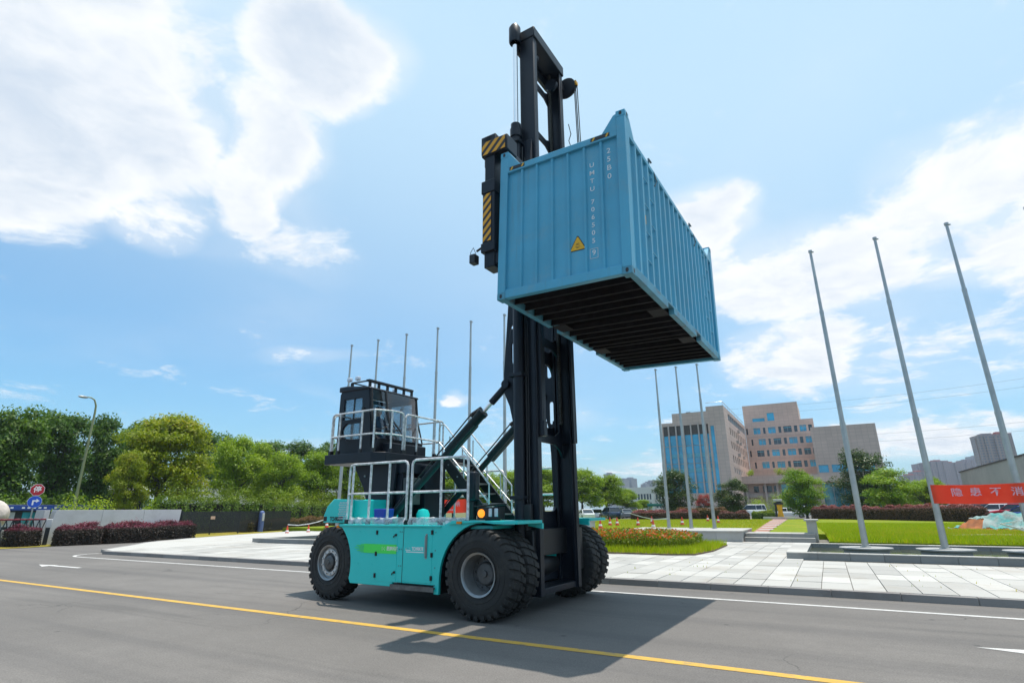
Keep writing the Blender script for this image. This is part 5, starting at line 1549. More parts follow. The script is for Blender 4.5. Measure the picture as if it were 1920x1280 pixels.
def blades(name, P, h, w, m, young, label, cat):
    """upright tapering blades"""
    n = len(P); a = rs.uniform(0, 2 * np.pi, n); t = np.stack([np.cos(a), np.sin(a), 0 * a], 1) * (w / 2)[:, None]
    lean = rs.normal(scale=.28, size=(n, 3)); lean[:, 2] = 1; top = P + lean * h[:, None]
    v = np.stack([P - t, P + t, top], 1).reshape(-1, 3)
    me = bpy.data.meshes.new(name); me.vertices.add(3 * n); me.vertices.foreach_set('co', v.astype(np.float32).ravel())
    me.loops.add(3 * n); me.loops.foreach_set('vertex_index', np.arange(3 * n, dtype=np.int32))
    me.polygons.add(n); me.polygons.foreach_set('loop_start', np.arange(0, 3 * n, 3, dtype=np.int32))
    try:
        me.polygons.foreach_set('loop_total', np.full(n, 3, np.int32))
    except Exception:
        pass
    for nm, arr in (('tone', np.clip(rs.normal(.5, .25, n), 0, 1)), ('young', young)):
        at_ = me.attributes.new(nm, 'FLOAT', 'POINT'); at_.data.foreach_set('value', np.repeat(arr, 3).astype(np.float32))
    me.update(calc_edges=True); me.validate(); me.materials.append(m)
    o = link(name, me); tag(o, label, cat, None, 'stuff')
    return o


def scatter(poly, n):
    xs = [p[0] for p in poly]; ys = [p[1] for p in poly]; outp = []
    while len(outp) < n:
        a = rs.uniform(min(xs), max(xs), n); b = rs.uniform(min(ys), max(ys), n)
        outp += [(x, y) for x, y in zip(a, b) if inside(x, y, poly)]
    return np.array(outp[:n])


q = scatter(bed_poly, 26000)
blades('bed_grass', np.column_stack([q, np.full(len(q), .18)]), rs.uniform(.10, .32, len(q)), rs.uniform(.012, .03, len(q)), L_blade, (rs.random(len(q)) < .08) * 1.0, 'long green grass fringing the flower bed', 'grass')
fl = scatter([(-12.0, 23.4), (-6.2, 23.1), (-5.2, 24.6), (-5.3, 27.9), (-12.0, 28.1)], 9000)
n = len(fl); hh = rs.uniform(.25, .72, n) * (1 - 0.30 * np.clip((fl[:, 0] + 6.6) / 1.5, 0, 1))
P = np.column_stack([fl, .2 + hh]); me = leaf_mesh('flowers', P, rs.normal(size=(n, 3)) + np.array([0, 0, .9]), rs.uniform(.07, .15, n), np.clip(rs.normal(.5, .25, n), 0, 1), ((hh > .42) & (rs.random(n) < .40)) * rs.uniform(.7, 1, n), L_flower, .7)
o = link('flowers', me); tag(o, 'massed orange-red flowers on leafy stems in the plaza bed', 'flowers', None, 'stuff')
blades('flower_stems', np.column_stack([fl, np.full(n, .18)]), hh, rs.uniform(.03, .06, n), L_flower, np.zeros(n), 'green leafy stems of the orange-red flowers', 'flowers')
lawn_near = [(-0.15, 28.65), (16, 28.65), (16, 45), (13, 62), (-1.5, 62), (-0.25, 34.2)]
q = np.concatenate([scatter(lawn_near, 80000), scatter([(-0.15, 28.65), (12, 28.65), (12, 40), (-0.45, 40)], 40000)])
dry = (rs.random(len(q)) < np.clip(.10 + .5 * np.exp(-((q[:, 0] - 7) ** 2 + (q[:, 1] - 38) ** 2) / 18), 0, .7)) * 1.0
blades('lawn_grass', np.column_stack([q, np.full(len(q), .39)]), rs.uniform(.08, .24, len(q)) * np.clip(1.2 - (q[:, 1] - 28) / 60, .5, 1), rs.uniform(.02, .05, len(q)), L_blade, dry, 'uncut bright green lawn grass behind the right-hand pool', 'grass')
q = scatter([(-30, 36.8), (-10.8, 36.8), (-4.5, 39.8), (-6.4, 80), (-30, 80)], 40000)
blades('short_grass', np.column_stack([q, np.full(len(q), .39)]), rs.uniform(.05, .14, len(q)), rs.uniform(.03, .06, len(q)), L_blade, (rs.random(len(q)) < .45) * 1.0, 'short yellowing lawn grass behind the flower bed', 'grass')
# weeds in the paving joints
wd = np.array([(rs.choice([-5.2, -4.0, -2.8, -1.0, 2.0, 2.6, 3.2, -3.4, 1.4]) + rs.normal(0, .12), rs.choice([15.65, 16.85, 18.05, 19.25, 20.45]) + rs.normal(0, .02)) for _ in range(70)])
blades('joint_weeds', np.column_stack([wd, np.full(len(wd), .14)]), rs.uniform(.02, .07, len(wd)), rs.uniform(.01, .025, len(wd)), L_blade, (rs.random(len(wd)) < .5) * 1.0, 'small weeds growing in the paving joints', 'weeds')
# ------------------------------------------------------------------ buildings
def clad(name, base, bw, bh, mortar=0.75):
    """stone cladding: courses and joints too fine to build at this distance"""
    m = bpy.data.materials.new(name); m.use_nodes = True
    q = G(m.node_tree); b = q.n['Principled BSDF']; v = q.new('ShaderNodeNewGeometry').outputs['Position']
    sx = q.new('ShaderNodeSeparateXYZ'); q.l.new(v, sx.inputs[0])
    u = q.math('ADD', sx.outputs[0], sx.outputs[1]); cb = q.new('ShaderNodeCombineXYZ'); q.put(cb.inputs[0], u); q.put(cb.inputs[1], sx.outputs[2])
    br = q.new('ShaderNodeTexBrick', offset=0.0); q.l.new(cb.outputs[0], br.inputs['Vector'])
    br.inputs['Color1'].default_value = (*[x * 0.96 for x in base], 1); br.inputs['Color2'].default_value = (*[min(1, x * 1.05) for x in base], 1)
    br.inputs['Mortar'].default_value = (*[x * mortar for x in base], 1); br.inputs['Scale'].default_value = 1.0
    br.inputs['Mortar Size'].default_value = 0.03; br.inputs['Brick Width'].default_value = bw; br.inputs['Row Height'].default_value = bh
    big = q.noise(v, 0.15, 5, 0.6)
    cc = q.mix(1.0, br.outputs[0], q.ramp(big, [(0.3, 0.9), (0.7, 1.06)]), 'MULTIPLY')
    q.put(b.inputs['Base Color'], cc); b.inputs['Roughness'].default_value = 0.75
    MATS[name] = m
    return m


m_clad = clad('pinkish_stone_cladding', (0.565, 0.435, 0.375), 1.2, 0.8)
m_oglass = mat('blue_office_glass', (0.012, 0.34, 0.58), 0.06, 0.0, var=0.25, vs=0.35, spec=0.9, coat=0.6)
m_oglass2 = mat('teal_lobby_glass', (0.01, 0.26, 0.33), 0.04, 0.0, var=0.6, vs=0.25, spec=1.0, coat=0.8)
m_dglass = mat('dark_window_glass', (0.02, 0.045, 0.07), 0.06, 0.0, var=0.4, vs=0.4, spec=0.9)
m_spandrel = mat('pale_blue_spandrel', (0.12, 0.42, 0.55), 0.3, var=0.1)
m_mull = mat('window_mullion', (0.30, 0.31, 0.31), 0.5, 0.3)
m_col = mat('pale_column_stone', (0.46, 0.40, 0.37), 0.7, var=0.08)
m_grille = mat('roof_grille_dark', (0.09, 0.08, 0.075), 0.8, var=0.2)
OB = empty('office_building', (0, 0, 0), (0, 0, 0), 'stepped seven-storey office block of pinkish stone with blue glass', 'building')


def facade(name, m, x0, x1, y, z0, z1, wins, parent, th=0.45, pane=None):
    """stone front facing -y with real window openings; wins: (xa, xb, za, zb, glass)"""
    holes = [[(a, c), (b, c), (b, d), (a, d)] for (a, b, c, d, _) in wins]
    w = MB().prism([(x0, z0), (x1, z0), (x1, z1), (x0, z1)], 'y', y, y + th, holes).build(name, m, parent, smooth=0)
    for (a, b, c, d, gm) in wins:
        o = Bx('window', gm, w, a, b, y + 0.22, y + 0.26, c, d)
    return w


# left wing
wing = MB().box(-31.7, -29.1, 130.5, 168, 0.3, 21.1).box(-29.1, -21.3, 130.5, 168, 0.3, 23.2).box(-21.3, -17.96, 130.5, 168, 0.3, 24.2).build('wing_core', m_clad, OB, smooth=0)
cw_ = facade('wing_front', m_clad, -31.7, -17.5, 130.0, 0.3, 21.1, [(-31.4, -21.2, 5.1, 20.3, m_oglass), (-20.75, -19.95, 5.1, 19.8, m_oglass)], OB, 0.5)
MB().box(-29.1, -17.5, 130.0, 130.5, 21.103, 23.2).box(-21.3, -17.5, 130.0, 130.5, 23.203, 24.2).build('wing_parapet', m_clad, OB, smooth=0)
Bx('grille_band', m_grille, cw_, -31.4, -21.2, 130.16, 130.21, 18.1, 20.3)
for z in (13.0, 9.7):
    Bx('spandrel', m_spandrel, cw_, -30.3, -21.2, 130.12, 130.20, z, z + 0.85)
for z in (15.6, 11.6, 7.4):
    Bx('mullion', m_mull, cw_, -31.4, -21.2, 130.14, 130.205, z, z + 0.10)
for x in (-30.15, -28.45, -26.75, -25.05, -23.35, -21.75):
    Bx('column', m_col, cw_, x - 0.15, x + 0.15, 129.75, 130.05, 4.6, 20.6)
# wing side, seen edge-on
rowz = ((21.6, 23.2, m_oglass), (18.4, 20.0, m_dglass), (15.2, 16.8, m_dglass), (12.0, 13.6, m_dglass), (9.6, 10.9, m_oglass))
sw2 = []
for (za, zb, gm) in rowz:
    for k in range(9):
        y0 = 136.5 + k * 3.4
        if gm is m_oglass and za > 20:
            sw2.append((y0 - .2, y0 + 3.1, za, zb, gm))
        else:
            sw2.append((y0, y0 + 1.6, za, zb, gm))
holes = [[(a, c), (b, c), (b, d), (a, d)] for (a, b, c, d, _) in sw2]
sd = MB().prism([(130.5, 0.3), (168, 0.3), (168, 24.2), (130.5, 24.2)], 'x', -17.95, -17.5, holes).build('wing_side', m_clad, OB, smooth=0)
for (a, b, c, d, gm) in sw2:
    Bx('window', gm, sd, -17.78, -17.74, a, b, c, d)
rl_ = MB()
rl_.tube([(-21.2, 130.1, 25.1), (-17.6, 130.1, 25.1), (-17.6, 167, 25.1)], 0.05, 5)
for k in range(14):
    rl_.tube([(-17.6, 130.1 + k * 2.8, 24.2), (-17.6, 130.1 + k * 2.8, 25.1)], 0.04, 5)
rl_.build('roof_railing', m_steel, OB)
for k, (yy, zz) in enumerate(((146, 17.6), (151, 17.6), (146, 14.4), (155, 14.4), (160, 17.6), (150, 20.6))):
    Bx('air_conditioner', m_col, OB, -17.5, -16.9, yy, yy + 1.0, zz - 0.5, zz + 0.3)
# centre block
W1 = [(-17.2, -16.75), (-15.3, -13.5), (-12.8, -12.2), (-11.5, -9.6), (-8.9, -8.2), (-7.6, -5.6), (-5.0, -4.2), (-3.6, -2.0), (-1.5, -0.6)]
cwin = [(-15.2, -12.0, 24.9, 26.1, m_oglass), (-11.3, -9.5, 24.9, 27.4, m_oglass)]
for r_, (za, zb) in enumerate(((21.7, 23.4), (18.6, 20.3), (15.5, 17.2), (12.3, 14.0))):
    for k, (a, b) in enumerate(W1):
        sh = (0.0, 1.0, 0.2, 1.1)[r_]
        if b + sh > -0.3: continue
        cwin.append((a + sh, b + sh, za, zb, (m_oglass, m_dglass, m_oglass)[(k * 2 + r_) % 3] if b - a > 1 else m_dglass))
cf = facade('centre_front', m_clad, -17.45, -0.1, 168.0, 8.0, 25.0, [w for w in cwin if w[3] < 24.5], OB)
cf2 = facade('centre_top', m_clad, -17.45, -3.35, 168.0, 24.5 + 0.502, 29.9, [(w[0], w[1], w[2] + 0.25, w[3], w[4]) for w in cwin if w[3] > 24.5], OB)
for (a, b, c, d, gm) in [w for w in cwin if w[3] < 24.5 and w[1] - w[0] > 1.5]:
    Bx('window_frame', m_mull, cf, (a + b) / 2 - 0.04, (a + b) / 2 + 0.04, 168.15, 168.21, c, d)
    Bx('transom', m_spandrel if gm is m_dglass else m_mull, cf, a + 0.1, b - 0.1, 168.14, 168.20, d - 0.45, d - 0.30)
MB().box(-17.45, -0.1, 168.45, 186, 8.0, 24.95).box(-17.45, -3.35, 168.45, 186, 25.0, 29.85).build('centre_core', m_clad, OB, smooth=0)
for z in (20.9, 17.85, 14.75, 11.6):
    Bx('string_course', m_col, OB, -17.44, -0.11, 167.9, 168.0, z, z + 0.12)
# right block over the lobby
rb = facade('right_block_front', m_clad, -1.0, 12.1, 148.0, 9.3, 20.1, [(-0.6, 1.4, 9.6, 11.3, m_oglass), (2.1, 5.8, 9.6, 11.3, m_oglass), (6.4, 10.5, 9.6, 11.3, m_oglass)], OB)
MB().box(-1.0, 12.1, 148.45, 185, 9.3, 20.05).build('right_block_core', m_clad, OB, smooth=0)
for x in (3.9, 8.4):
    Bx('window_frame', m_mull, rb, x - 0.05, x + 0.05, 148.15, 148.22, 9.6, 11.3)
Bx('podium_band', m_clad, OB, -18.0, 12.3, 147.2, 167.9, 7.5, 9.28)
lb = facade('lobby_front', m_clad, -17.4, 12.1, 150.0, 0.3, 7.5, [(-15.4, -14.2, 5.5, 7.0, m_dglass), (-13.3, -11.3, 5.5, 7.0, m_dglass), (-10.9, -10.1, 5.5, 7.0, m_dglass), (-9.2, -2.6, 0.4, 7.3, m_oglass2), (-0.5, 10.6, 0.4, 7.3, m_oglass2)], OB)
Bx('balcony_band', m_col, OB, -17.2, -9.9, 149.4, 150.0, 4.3, 5.2)
for x in (-16.9, -12.6, -10.0):
    Bx('pier', m_col, OB, x - 0.25, x + 0.25, 148.6, 149.4, 0.3, 7.5)
for k in range(5):
    Bx('mullion', m_mull, lb, 1.6 + k * 2.2, 1.7 + k * 2.2, 150.1, 150.21, 0.4, 7.3)
for k in range(2):
    Bx('mullion', m_mull, lb, -7.2 + k * 2.2, -7.1 + k * 2.2, 150.1, 150.21, 0.4, 7.3)
Bx('roof_tank', m_grille, OB, -26.6, -25.6, 134, 135, 23.2, 24.0)

for k, (x, y) in enumerate(((-15.6, 150.5), (-9.2, 151.5))):
    bush(('leafy plant on the office terrace beside the left wing', 'leafy plant in the middle of the office terrace')[k], x, y, 9.28, 1.0, 1.8 + 0.4 * k, L_light, 200 + k, 700, .2)

# warehouse on the right, running away from the viewer
m_wh = mat('pale_grey_render', (0.40, 0.38, 0.33), 0.85, var=0.10, vs=0.12, dirt=(0.27, 0.25, 0.21), dirt_amt=0.5, dirt_scale=0.2)
WH = empty('warehouse', (0, 0, 0), (0, 0, 0), 'long plain grey warehouse behind the red banner at the right edge', 'building')
Bx('wall', m_wh, WH, 25.0, 62, 60, 147, 3.2, 8.6)
Bx('roof_trim', m_grille, WH, 24.85, 62.1, 59.9, 147.1, 8.6, 8.8)
lv = Bx('plinth_wall', m_grille, WH, 25.1, 61.9, 60.1, 146.9, 0.3, 3.2)
sl_me = MB().box(24.96, 25.1, 0, 0.10, 0.5, 3.15).mesh('louvre_slat', m_mull)
for k in range(150):
    o = link('louvre_slat', sl_me, lv); o.location = (0, 76 + k * 0.46, 0)

# white school block and towers far away
m_school = mat('white_school_render', (0.60, 0.59, 0.56), 0.8, var=0.06)
SC = empty('school_block', (0, 0, 0), (0, 0, 0), 'distant white two-storey block with rows of dark windows right of the wood', 'building')
wn = [(-78.5 + k * 1.35, -77.55 + k * 1.35, za, zb, m_dglass) for k in range(13) for (za, zb) in ((5.9, 8.3), (2.3, 4.6)) if k != 8]
facade('wall', m_school, -79.5, -60.5, 250.0, 0.3, 11.2, wn, SC)
Bx('block_core', m_school, SC, -79.4, -60.6, 250.45, 262, 0.3, 10.9)
Bx('stair_tower', m_school, SC, -68.1, -66.9, 249.2, 250.0, 0.3, 9.5)


def tower_mat(name, a, b2, sc_):
    m = bpy.data.materials.new(name); m.use_nodes = True
    q = G(m.node_tree); b = q.n['Principled BSDF']; v = q.new('ShaderNodeNewGeometry').outputs['Position']
    sx = q.new('ShaderNodeSeparateXYZ'); q.l.new(v, sx.inputs[0])
    fu = q.math('FRACT', q.math('DIVIDE', q.math('ADD', sx.outputs[0], sx.outputs[1]), 4.2)); fz = q.math('FRACT', q.math('DIVIDE', sx.outputs[2], 3.0))
    w = q.math('MULTIPLY', q.math('GREATER_THAN', fu, 0.45), q.math('GREATER_THAN', fz, 0.4))
    q.put(b.inputs['Base Color'], q.mix(w, a, b2)); b.inputs['Roughness'].default_value = 0.6
    MATS[name] = m
    return m


m_tw = [tower_mat('russet_tower', (0.24, 0.16, 0.18), (0.09, 0.09, 0.15), 1), tower_mat('grey_tower', (0.26, 0.26, 0.30), (0.10, 0.11, 0.16), 1), tower_mat('brown_tower', (0.27, 0.20, 0.20), (0.12, 0.13, 0.19), 1)]  # distance haze painted in: tower colours shifted towards blue-violet
m_twr = mat('tower_roof_red', (0.36, 0.08, 0.07), 0.8)
TOWERS = [
    (77, 696, 34, 7.5),
    (87, 715, 38, 6.6),
    (99, 753, 48, 9.2),
    (107, 732, 49, 7.7),
    (119, 751, 48, 9.0),
    (132, 769, 48, 8.0),
    (142, 787, 52, 7.0),
    (156, 805, 57, 8.3),
    (165, 824, 56, 6.0),
    (86, 411, 42, 6.0),
    (93, 415, 43, 4.2),
]
TOWERS2 = [
    (-214, 614, 42, 4.8),
    (-211, 625, 35, 3.7),
    (-209, 647, 37, 5.0),
    (-207, 669, 39, 5.8),
    (-196, 693, 33, 3.9),
    (-194, 714, 37, 5.4),
    (-192, 735, 38, 4.8),
]
far_lab = ['leftmost block of the hazy russet skyline right of the offices', 'second block of the hazy russet skyline', 'third and wider block of the hazy russet skyline', 'fourth block of the hazy russet skyline', 'fifth block of the hazy russet skyline', 'sixth block of the hazy russet skyline', 'seventh block of the hazy russet skyline', 'grey block of the hazy skyline left of the near tower', 'narrow grey block touching the near tower',
           'near brown tower block above the warehouse roof', 'brown tower block with red roof at the right edge']
for i, (x, y, h, w) in enumerate(TOWERS):
    k_ = 2.0; x, y, h, w = x * k_, y * k_, 1.81 + (h - 1.81) * k_, w * k_
    o = empty('tower_block', (x, y, 0), (0, 0, 0.35 if i < 9 else 0.15), far_lab[i], 'tower block', 'distant tower blocks on the right')
    mt = m_tw[1] if i in (7, 8) else m_tw[0] if i < 9 else m_tw[2]
    d = w * 0.9
    MB().box(-w, w, -d, d, 0, h - 3).box(-w * .55, -w * .1, -d - w * .18, -d, 0, h - 4).box(w * .2, w * .65, -d - w * .18, -d, 0, h - 4).box(-w - w * .1, -w, -d * .5, d * .4, 0, h - 5).build('tower_wall', mt, o, smooth=0)
    MB().box(-w * .5, w * .3, -d * .5, d * .5, h - 3, h).box(-w * 1.02, w * 1.02, -d * 1.02, d * 1.02, h - 3, h - 2.3).build('roof', m_twr if i in (0, 1, 3, 4, 10) else mt, o, smooth=0)
far2 = ['leftmost of the small grey towers over the wood right of the mast', 'second small grey tower over the wood', 'third small grey tower over the wood', 'fourth small grey tower over the wood, widest', 'small grey tower left of the dark round tree, first', 'small grey tower left of the dark round tree, second', 'small grey tower left of the dark round tree, third']
for i, (x, y, h, w) in enumerate(TOWERS2):
    k_ = 2.0; x, y, h, w = x * k_, y * k_, 1.81 + (h - 1.81) * k_, w * k_
    o = empty('tower_block', (x, y, 0), (0, 0, -0.3), far2[i], 'tower block', 'distant towers in the middle')
    MB().box(-w, w, -w, w, 0, h - 3).box(-w * .5, 0, -w * 1.2, -w, 0, h - 4).build('tower_wall', m_tw[1], o, smooth=0)
    MB().box(-w * .5, w * .5, -w * .5, w * .5, h - 3, h).build('roof', m_tw[1], o, smooth=0)

# gatehouse and shed on the left
m_wallw = mat('grey_white_render', (0.50, 0.50, 0.51), 0.85, var=0.07, vs=0.8, dirt=(0.36, 0.35, 0.34), dirt_amt=0.45, dirt_scale=0.9)
m_navyb = mat('dark_blue_fascia', (0.02, 0.045, 0.16), 0.4, var=0.1)
m_blackm = mat('dark_slate_metal', (0.022, 0.025, 0.030), 0.5, 0.2, var=0.15)
GH = empty('gatehouse', (0, 0, 0), (0, 0, 0), 'low dark gatehouse with a blue fascia behind the folding gate', 'building')
Bx('wall', m_blackm, GH, -64, -59.2, 15.5, 27.5, 0.0, 2.05)
fa = Bx('fascia', m_navyb, GH, -64.2, -58.9, 15.3, 27.7, 2.05, 2.55, 0.03)
sgn = Bx('sign_board', mat('blue_sign', (0.015, 0.06, 0.30), 0.4), GH, -58.9, -58.86, 20.4, 24.2, 2.12, 2.48)
mk = MB()
for k in range(9):
    if k not in (1, 7):
        mk.box(-58.86, -58.853, 20.7 + k * 0.38, 20.9 + k * 0.38, 2.24, 2.36)
mk.build('sign_marks', m_whitep, sgn, smooth=0)
for k in range(6):
    Bx('window', (m_oglass2, m_dglass, m_wallw)[k % 3], GH, -59.19, -59.14, 16.0 + k * 1.9, 17.4 + k * 1.9, 0.8, 1.95)
SH = empty('shed', (0, 0, 0), (0, 0, 0), 'small shed with a white sheet roof behind the big yellow-green tree', 'building')
Bx('wall', mat('cream_wall', (0.50, 0.44, 0.24), 0.85), SH, -82, -77.2, 33.0, 35.6, 0, 4.2)
Bx('back_wall', m_blackm, SH, -82, -78.4, 35.6, 41.0, 0, 4.2)
MB().prism([(-83, 4.2), (-76.2, 4.35), (-78.5, 5.4), (-83, 5.4)], 'y', 35.0, 41.2).build('roof', mat('white_sheet_roof', (0.62, 0.64, 0.66), 0.5, 0.0, var=0.08), SH)
Bx('eave', m_bark, SH, -76.25, -76.0, 34.9, 41.3, 4.15, 4.36)
Bx('glazing', m_dglass, SH, -78.35, -78.3, 36.0, 40.5, 2.3, 3.4)
HB = empty('factory_hall', (0, 0, 0), (0, 0, 0), 'white factory wall showing through the light green trees', 'building')
Bx('wall', m_school, HB, -92, -84, 52, 100, 0, 6.4)
Bx('roof_trim', m_mull, HB, -92.1, -83.9, 51.9, 100.1, 6.4, 6.7)

# tapered white boundary wall
BW = empty('boundary_wall', (0, 0, 0), (0, 0, 0), 'plain grey-white boundary wall with a slanted left end, behind the purple hedges', 'wall')
for k in range(3):
    y0 = 17.15 + k * 2.62; y1 = y0 + 2.61
    poly = [(y0 - (0.32 if k == 0 else 0), 0), (y1 - (0.14 if k == 2 else 0), 0), (y1, 2.03), (y0, 2.03)]
    MB().prism(poly, 'x', -42.75, -42.15).build('wall_panel', m_wallw, BW, smooth=0, bevel=0.012)
MB().prism([(-43.5, 0), (-42.16, 0), (-42.16, 2.03), (-43.3, 2.03)], 'y', 16.55, 16.83).build('end_pier', m_wallw, BW, smooth=0, bevel=0.01)
# picket fence
FN = empty('picket_fence', (-46.35, 27.6, 0), (0, 0, R(91.9)), 'dark slate picket fence right of the grey-white wall', 'fence')
pk = MB().box(-0.045, 0.045, -0.012, 0.012, 0.12, 1.9).mesh('picket', m_blackm)
for k in range(46):
    o = link('picket', pk, FN); o.location = (0.06 + k * 0.118, 0, 0)
for z in (0.35, 1.7):
    Bx('fence_rail', m_blackm, FN, 0, 5.5, 0.013, 0.05, z, z + 0.05)
for xx in (0, 2.7, 5.45):
    Bx('fence_post', m_blackm, FN, xx - 0.04, xx + 0.04, 0.05, 0.13, 0, 1.95)
Bx('notice', mat('faded_notice', (0.55, 0.36, 0.27), 0.7), FN, 2.55, 2.95, -0.03, -0.014, 1.25, 1.5)
F2 = empty('picket_fence', (-47.2, 33.0, 0), (0, 0, R(105)), 'darker picket fence behind the bronze hedge', 'fence')
for k in range(60):
    o = link('picket', pk, F2); o.location = (0.06 + k * 0.135, 0, 0)
for z in (0.35, 1.7):
    Bx('fence_rail', m_blackm, F2, 0, 8.2, 0.013, 0.05, z, z + 0.05)

# ------------------------------------------------------------------ street furniture
m_lamp = mat('weathered_lamp_post', (0.23, 0.25, 0.13), 0.6, 0.2, var=0.15, vs=1.0)
LP = empty('street_lamp', (-57.0, 24.4, 0), (0, 0, 0), 'tall olive lamp post with a curved arm above the dark trees', 'street lamp')
MB().tube([(0, 0, 0), (0, 0, 6), (0, 0, 10.6), (0, -0.04, 11.2), (-0.05, -0.22, 11.68), (-0.12, -0.5, 11.86), (-0.2, -0.75, 11.88)], [0.13, 0.11, 0.085, 0.075, 0.065, 0.055, 0.05], 12).build('post', m_lamp, LP)
MB().ball((-0.3, -1.05, 11.86), (0.16, 0.42, 0.12), 12, 8).build('lamp_head', mat('lamp_head_grey', (0.42, 0.43, 0.43), 0.4, 0.2), LP)
Bx('base_box', m_lamp, LP, -0.16, 0.16, -0.16, 0.16, 0, 0.9, 0.02)

m_red = mat('sign_red', (0.42, 0.008, 0.02), 0.4, var=0.05)
m_sblue = mat('sign_blue', (0.01, 0.08, 0.52), 0.4, var=0.05)
SG = empty('sign_post', (-43.97, 16.6, 0), (0, 0, R(-14)), 'post with a red octagonal stop sign over a blue turn-right disc', 'road sign')
MB().tube([(-0.06, 0, 0), (-0.06, 0, 3.6)], 0.04, 10).build('post', m_steel, SG)
def disc(nm, m, z, r, n, x0, x1, rot=0.0):
    return MB().prism([(r * math.cos(2 * math.pi * (k + .5) / n + rot), z + r * math.sin(2 * math.pi * (k + .5) / n + rot)) for k in range(n)], 'x', x0, x1).build(nm, m, SG)
disc('sign_border', m_whitep, 3.27, 0.385, 8, -0.02, 0.0)
so = disc('stop_sign', m_red, 3.27, 0.36, 8, 0.0, 0.012)
put_text('停', 0.41, m_whitep, so, (0.0135, 0, 3.275), (R(90), 0, R(90)), bold=0.008)
disc('sign_border', m_whitep, 2.54, 0.365, 32, -0.02, 0.0)
bo = disc('turn_sign', m_sblue, 2.54, 0.35, 32, 0.0, 0.012)
MB().prism([(-0.12, 2.34), (-0.04, 2.34), (-0.04, 2.56), (0.07, 2.56), (0.07, 2.49), (0.24, 2.60), (0.07, 2.72), (0.07, 2.64), (-0.12, 2.64)], 'x', 0.0125, 0.016).build('arrow', m_whitep, bo, smooth=0)

# folding gate
m_gdark = mat('gate_blue_black', (0.015, 0.022, 0.03), 0.35, 0.3, var=0.2)
m_gred = mat('gate_red', (0.22, 0.012, 0.03), 0.4, var=0.1)
m_gwhite = mat('gate_bright_bar', (0.62, 0.63, 0.65), 0.25, 0.5, var=0.1)
GT = empty('folding_gate', (-41.72, 16.55, 0), (0, 0, R(-112)), 'folding lattice gate with dark bars and a red top, at the left edge', 'gate')
for k in range(12):
    x = k * 0.30
    MB().beam((x, 0.05, 0.08), (x + 0.30, 0.05, 1.46), 0.05, 0.07, up=(0, 1, 0)).build('lattice_bar', m_gdark, GT)
    MB().beam((x, 0.14, 1.46), (x + 0.30, 0.14, 0.08), 0.05, 0.07, up=(0, 1, 0)).build('lattice_bar', m_gdark, GT)
    MB().beam((x + 0.05, 0.0, 0.2), (x + 0.22, 0.0, 1.30), 0.03, 0.045, up=(0, 1, 0)).build('bright_bar', m_gwhite, GT)
    Bx('top_rail', m_gred, GT, x + 0.01, x + 0.29, -0.06, 0.22, 1.44, 1.54, 0.02)
    Bx('wheel_foot', m_blackm, GT, x + 0.08, x + 0.2, 0.02, 0.14, 0.0, 0.12)
Bx('motor_box', m_wallw, GT, -0.32, -0.02, -0.05, 0.25, 1.0, 1.50, 0.03)
Bx('motor_stand', m_blackm, GT, -0.28, -0.06, 0.0, 0.2, 0.0, 1.0)

# film-wrapped stone ball
BL = empty('stone_ball', (-45.9, 15.2, 0), (0, 0, 0), 'pale film-wrapped ball on a plinth at the far left edge', 'ball')
MB().ball((0, 0, 1.75), 0.95, 24, 16).build('ball', mat('wrapped_pink_stone', (0.55, 0.48, 0.43), 0.35, var=0.2, vs=3, bump=0.8, bs=7), BL)
Bx('plinth', m_grey_granite, BL, -0.7, 0.7, -0.7, 0.7, 0, 0.85, 0.03)

PB = empty('intercom_pillar', (-47.8, 36.2, 0), (0, 0, 0), 'slim blue rounded pillar in front of the tall hedge', 'pillar')
MB().lathe([(0.26, 0), (0.26, 1.6), (0.22, 1.82), (0.1, 1.92), (0, 1.94)], 'z', n=18).build('shell', mat('pillar_blue', (0.09, 0.13, 0.30), 0.35, var=0.1), PB)
Bx('front_plate', m_wallw, PB, 0.2, 0.28, -0.12, 0.12, 1.0, 1.7, 0.02)

# traffic cones
m_cone = mat('cone_red', (0.62, 0.06, 0.02), 0.5, var=0.1)
m_conew = mat('cone_white', (0.75, 0.75, 0.74), 0.5, var=0.05)
cn_a = MB().lathe([(0.17, 0.05), (0.135, 0.22), (0.101, 0.36), (0.075, 0.50), (0.05, 0.62), (0.03, 0.72), (0.0, 0.72)], 'z', n=14).mesh('cone_body', m_cone)
cn_w = MB().lathe([(0.139, 0.22), (0.106, 0.36)], 'z', n=14).mesh('reflective_band', m_conew)
cn_b = MB().box(-0.2, 0.2, -0.2, 0.2, 0, 0.05).mesh('cone_base', m_blackm)
CONES = [(-39.5, 32.5, 0, 'red and white cone on the side road, leftmost of three'), (-39.5, 34.7, 0, 'red and white cone on the side road, middle of three'), (-39.8, 37.0, 0.4, 'red and white cone just above the rear tyre'),
         (-17.4, 44.4, .4, 'cone on the yellow lawn right of the front wheels, left of a pair'), (-15.2, 40.9, .4, 'cone nearest the flower bed, left of all the flowers'), (-17.4, 49.3, .4, 'cone of a close pair near the white car, left one'), (-16.9, 49.8, .4, 'cone of a close pair near the white car, right one'),
         (-15.9, 57.7, .4, 'small far cone alone on the lawn above the flower bed'), (-15.1, 50.2, .4, 'cone above the left part of the flower bed'), (-11.0, 40.2, .4, 'cone partly hidden by the flowers beside the left pedestal pole'), (-11.7, 52.4, .4, 'cone between the left and middle pedestal poles'), (-12.4, 68.7, .4, 'far cone between the middle and right pedestal poles'), (-10.0, 61.0, .4, 'far cone right beside the right pedestal pole')]
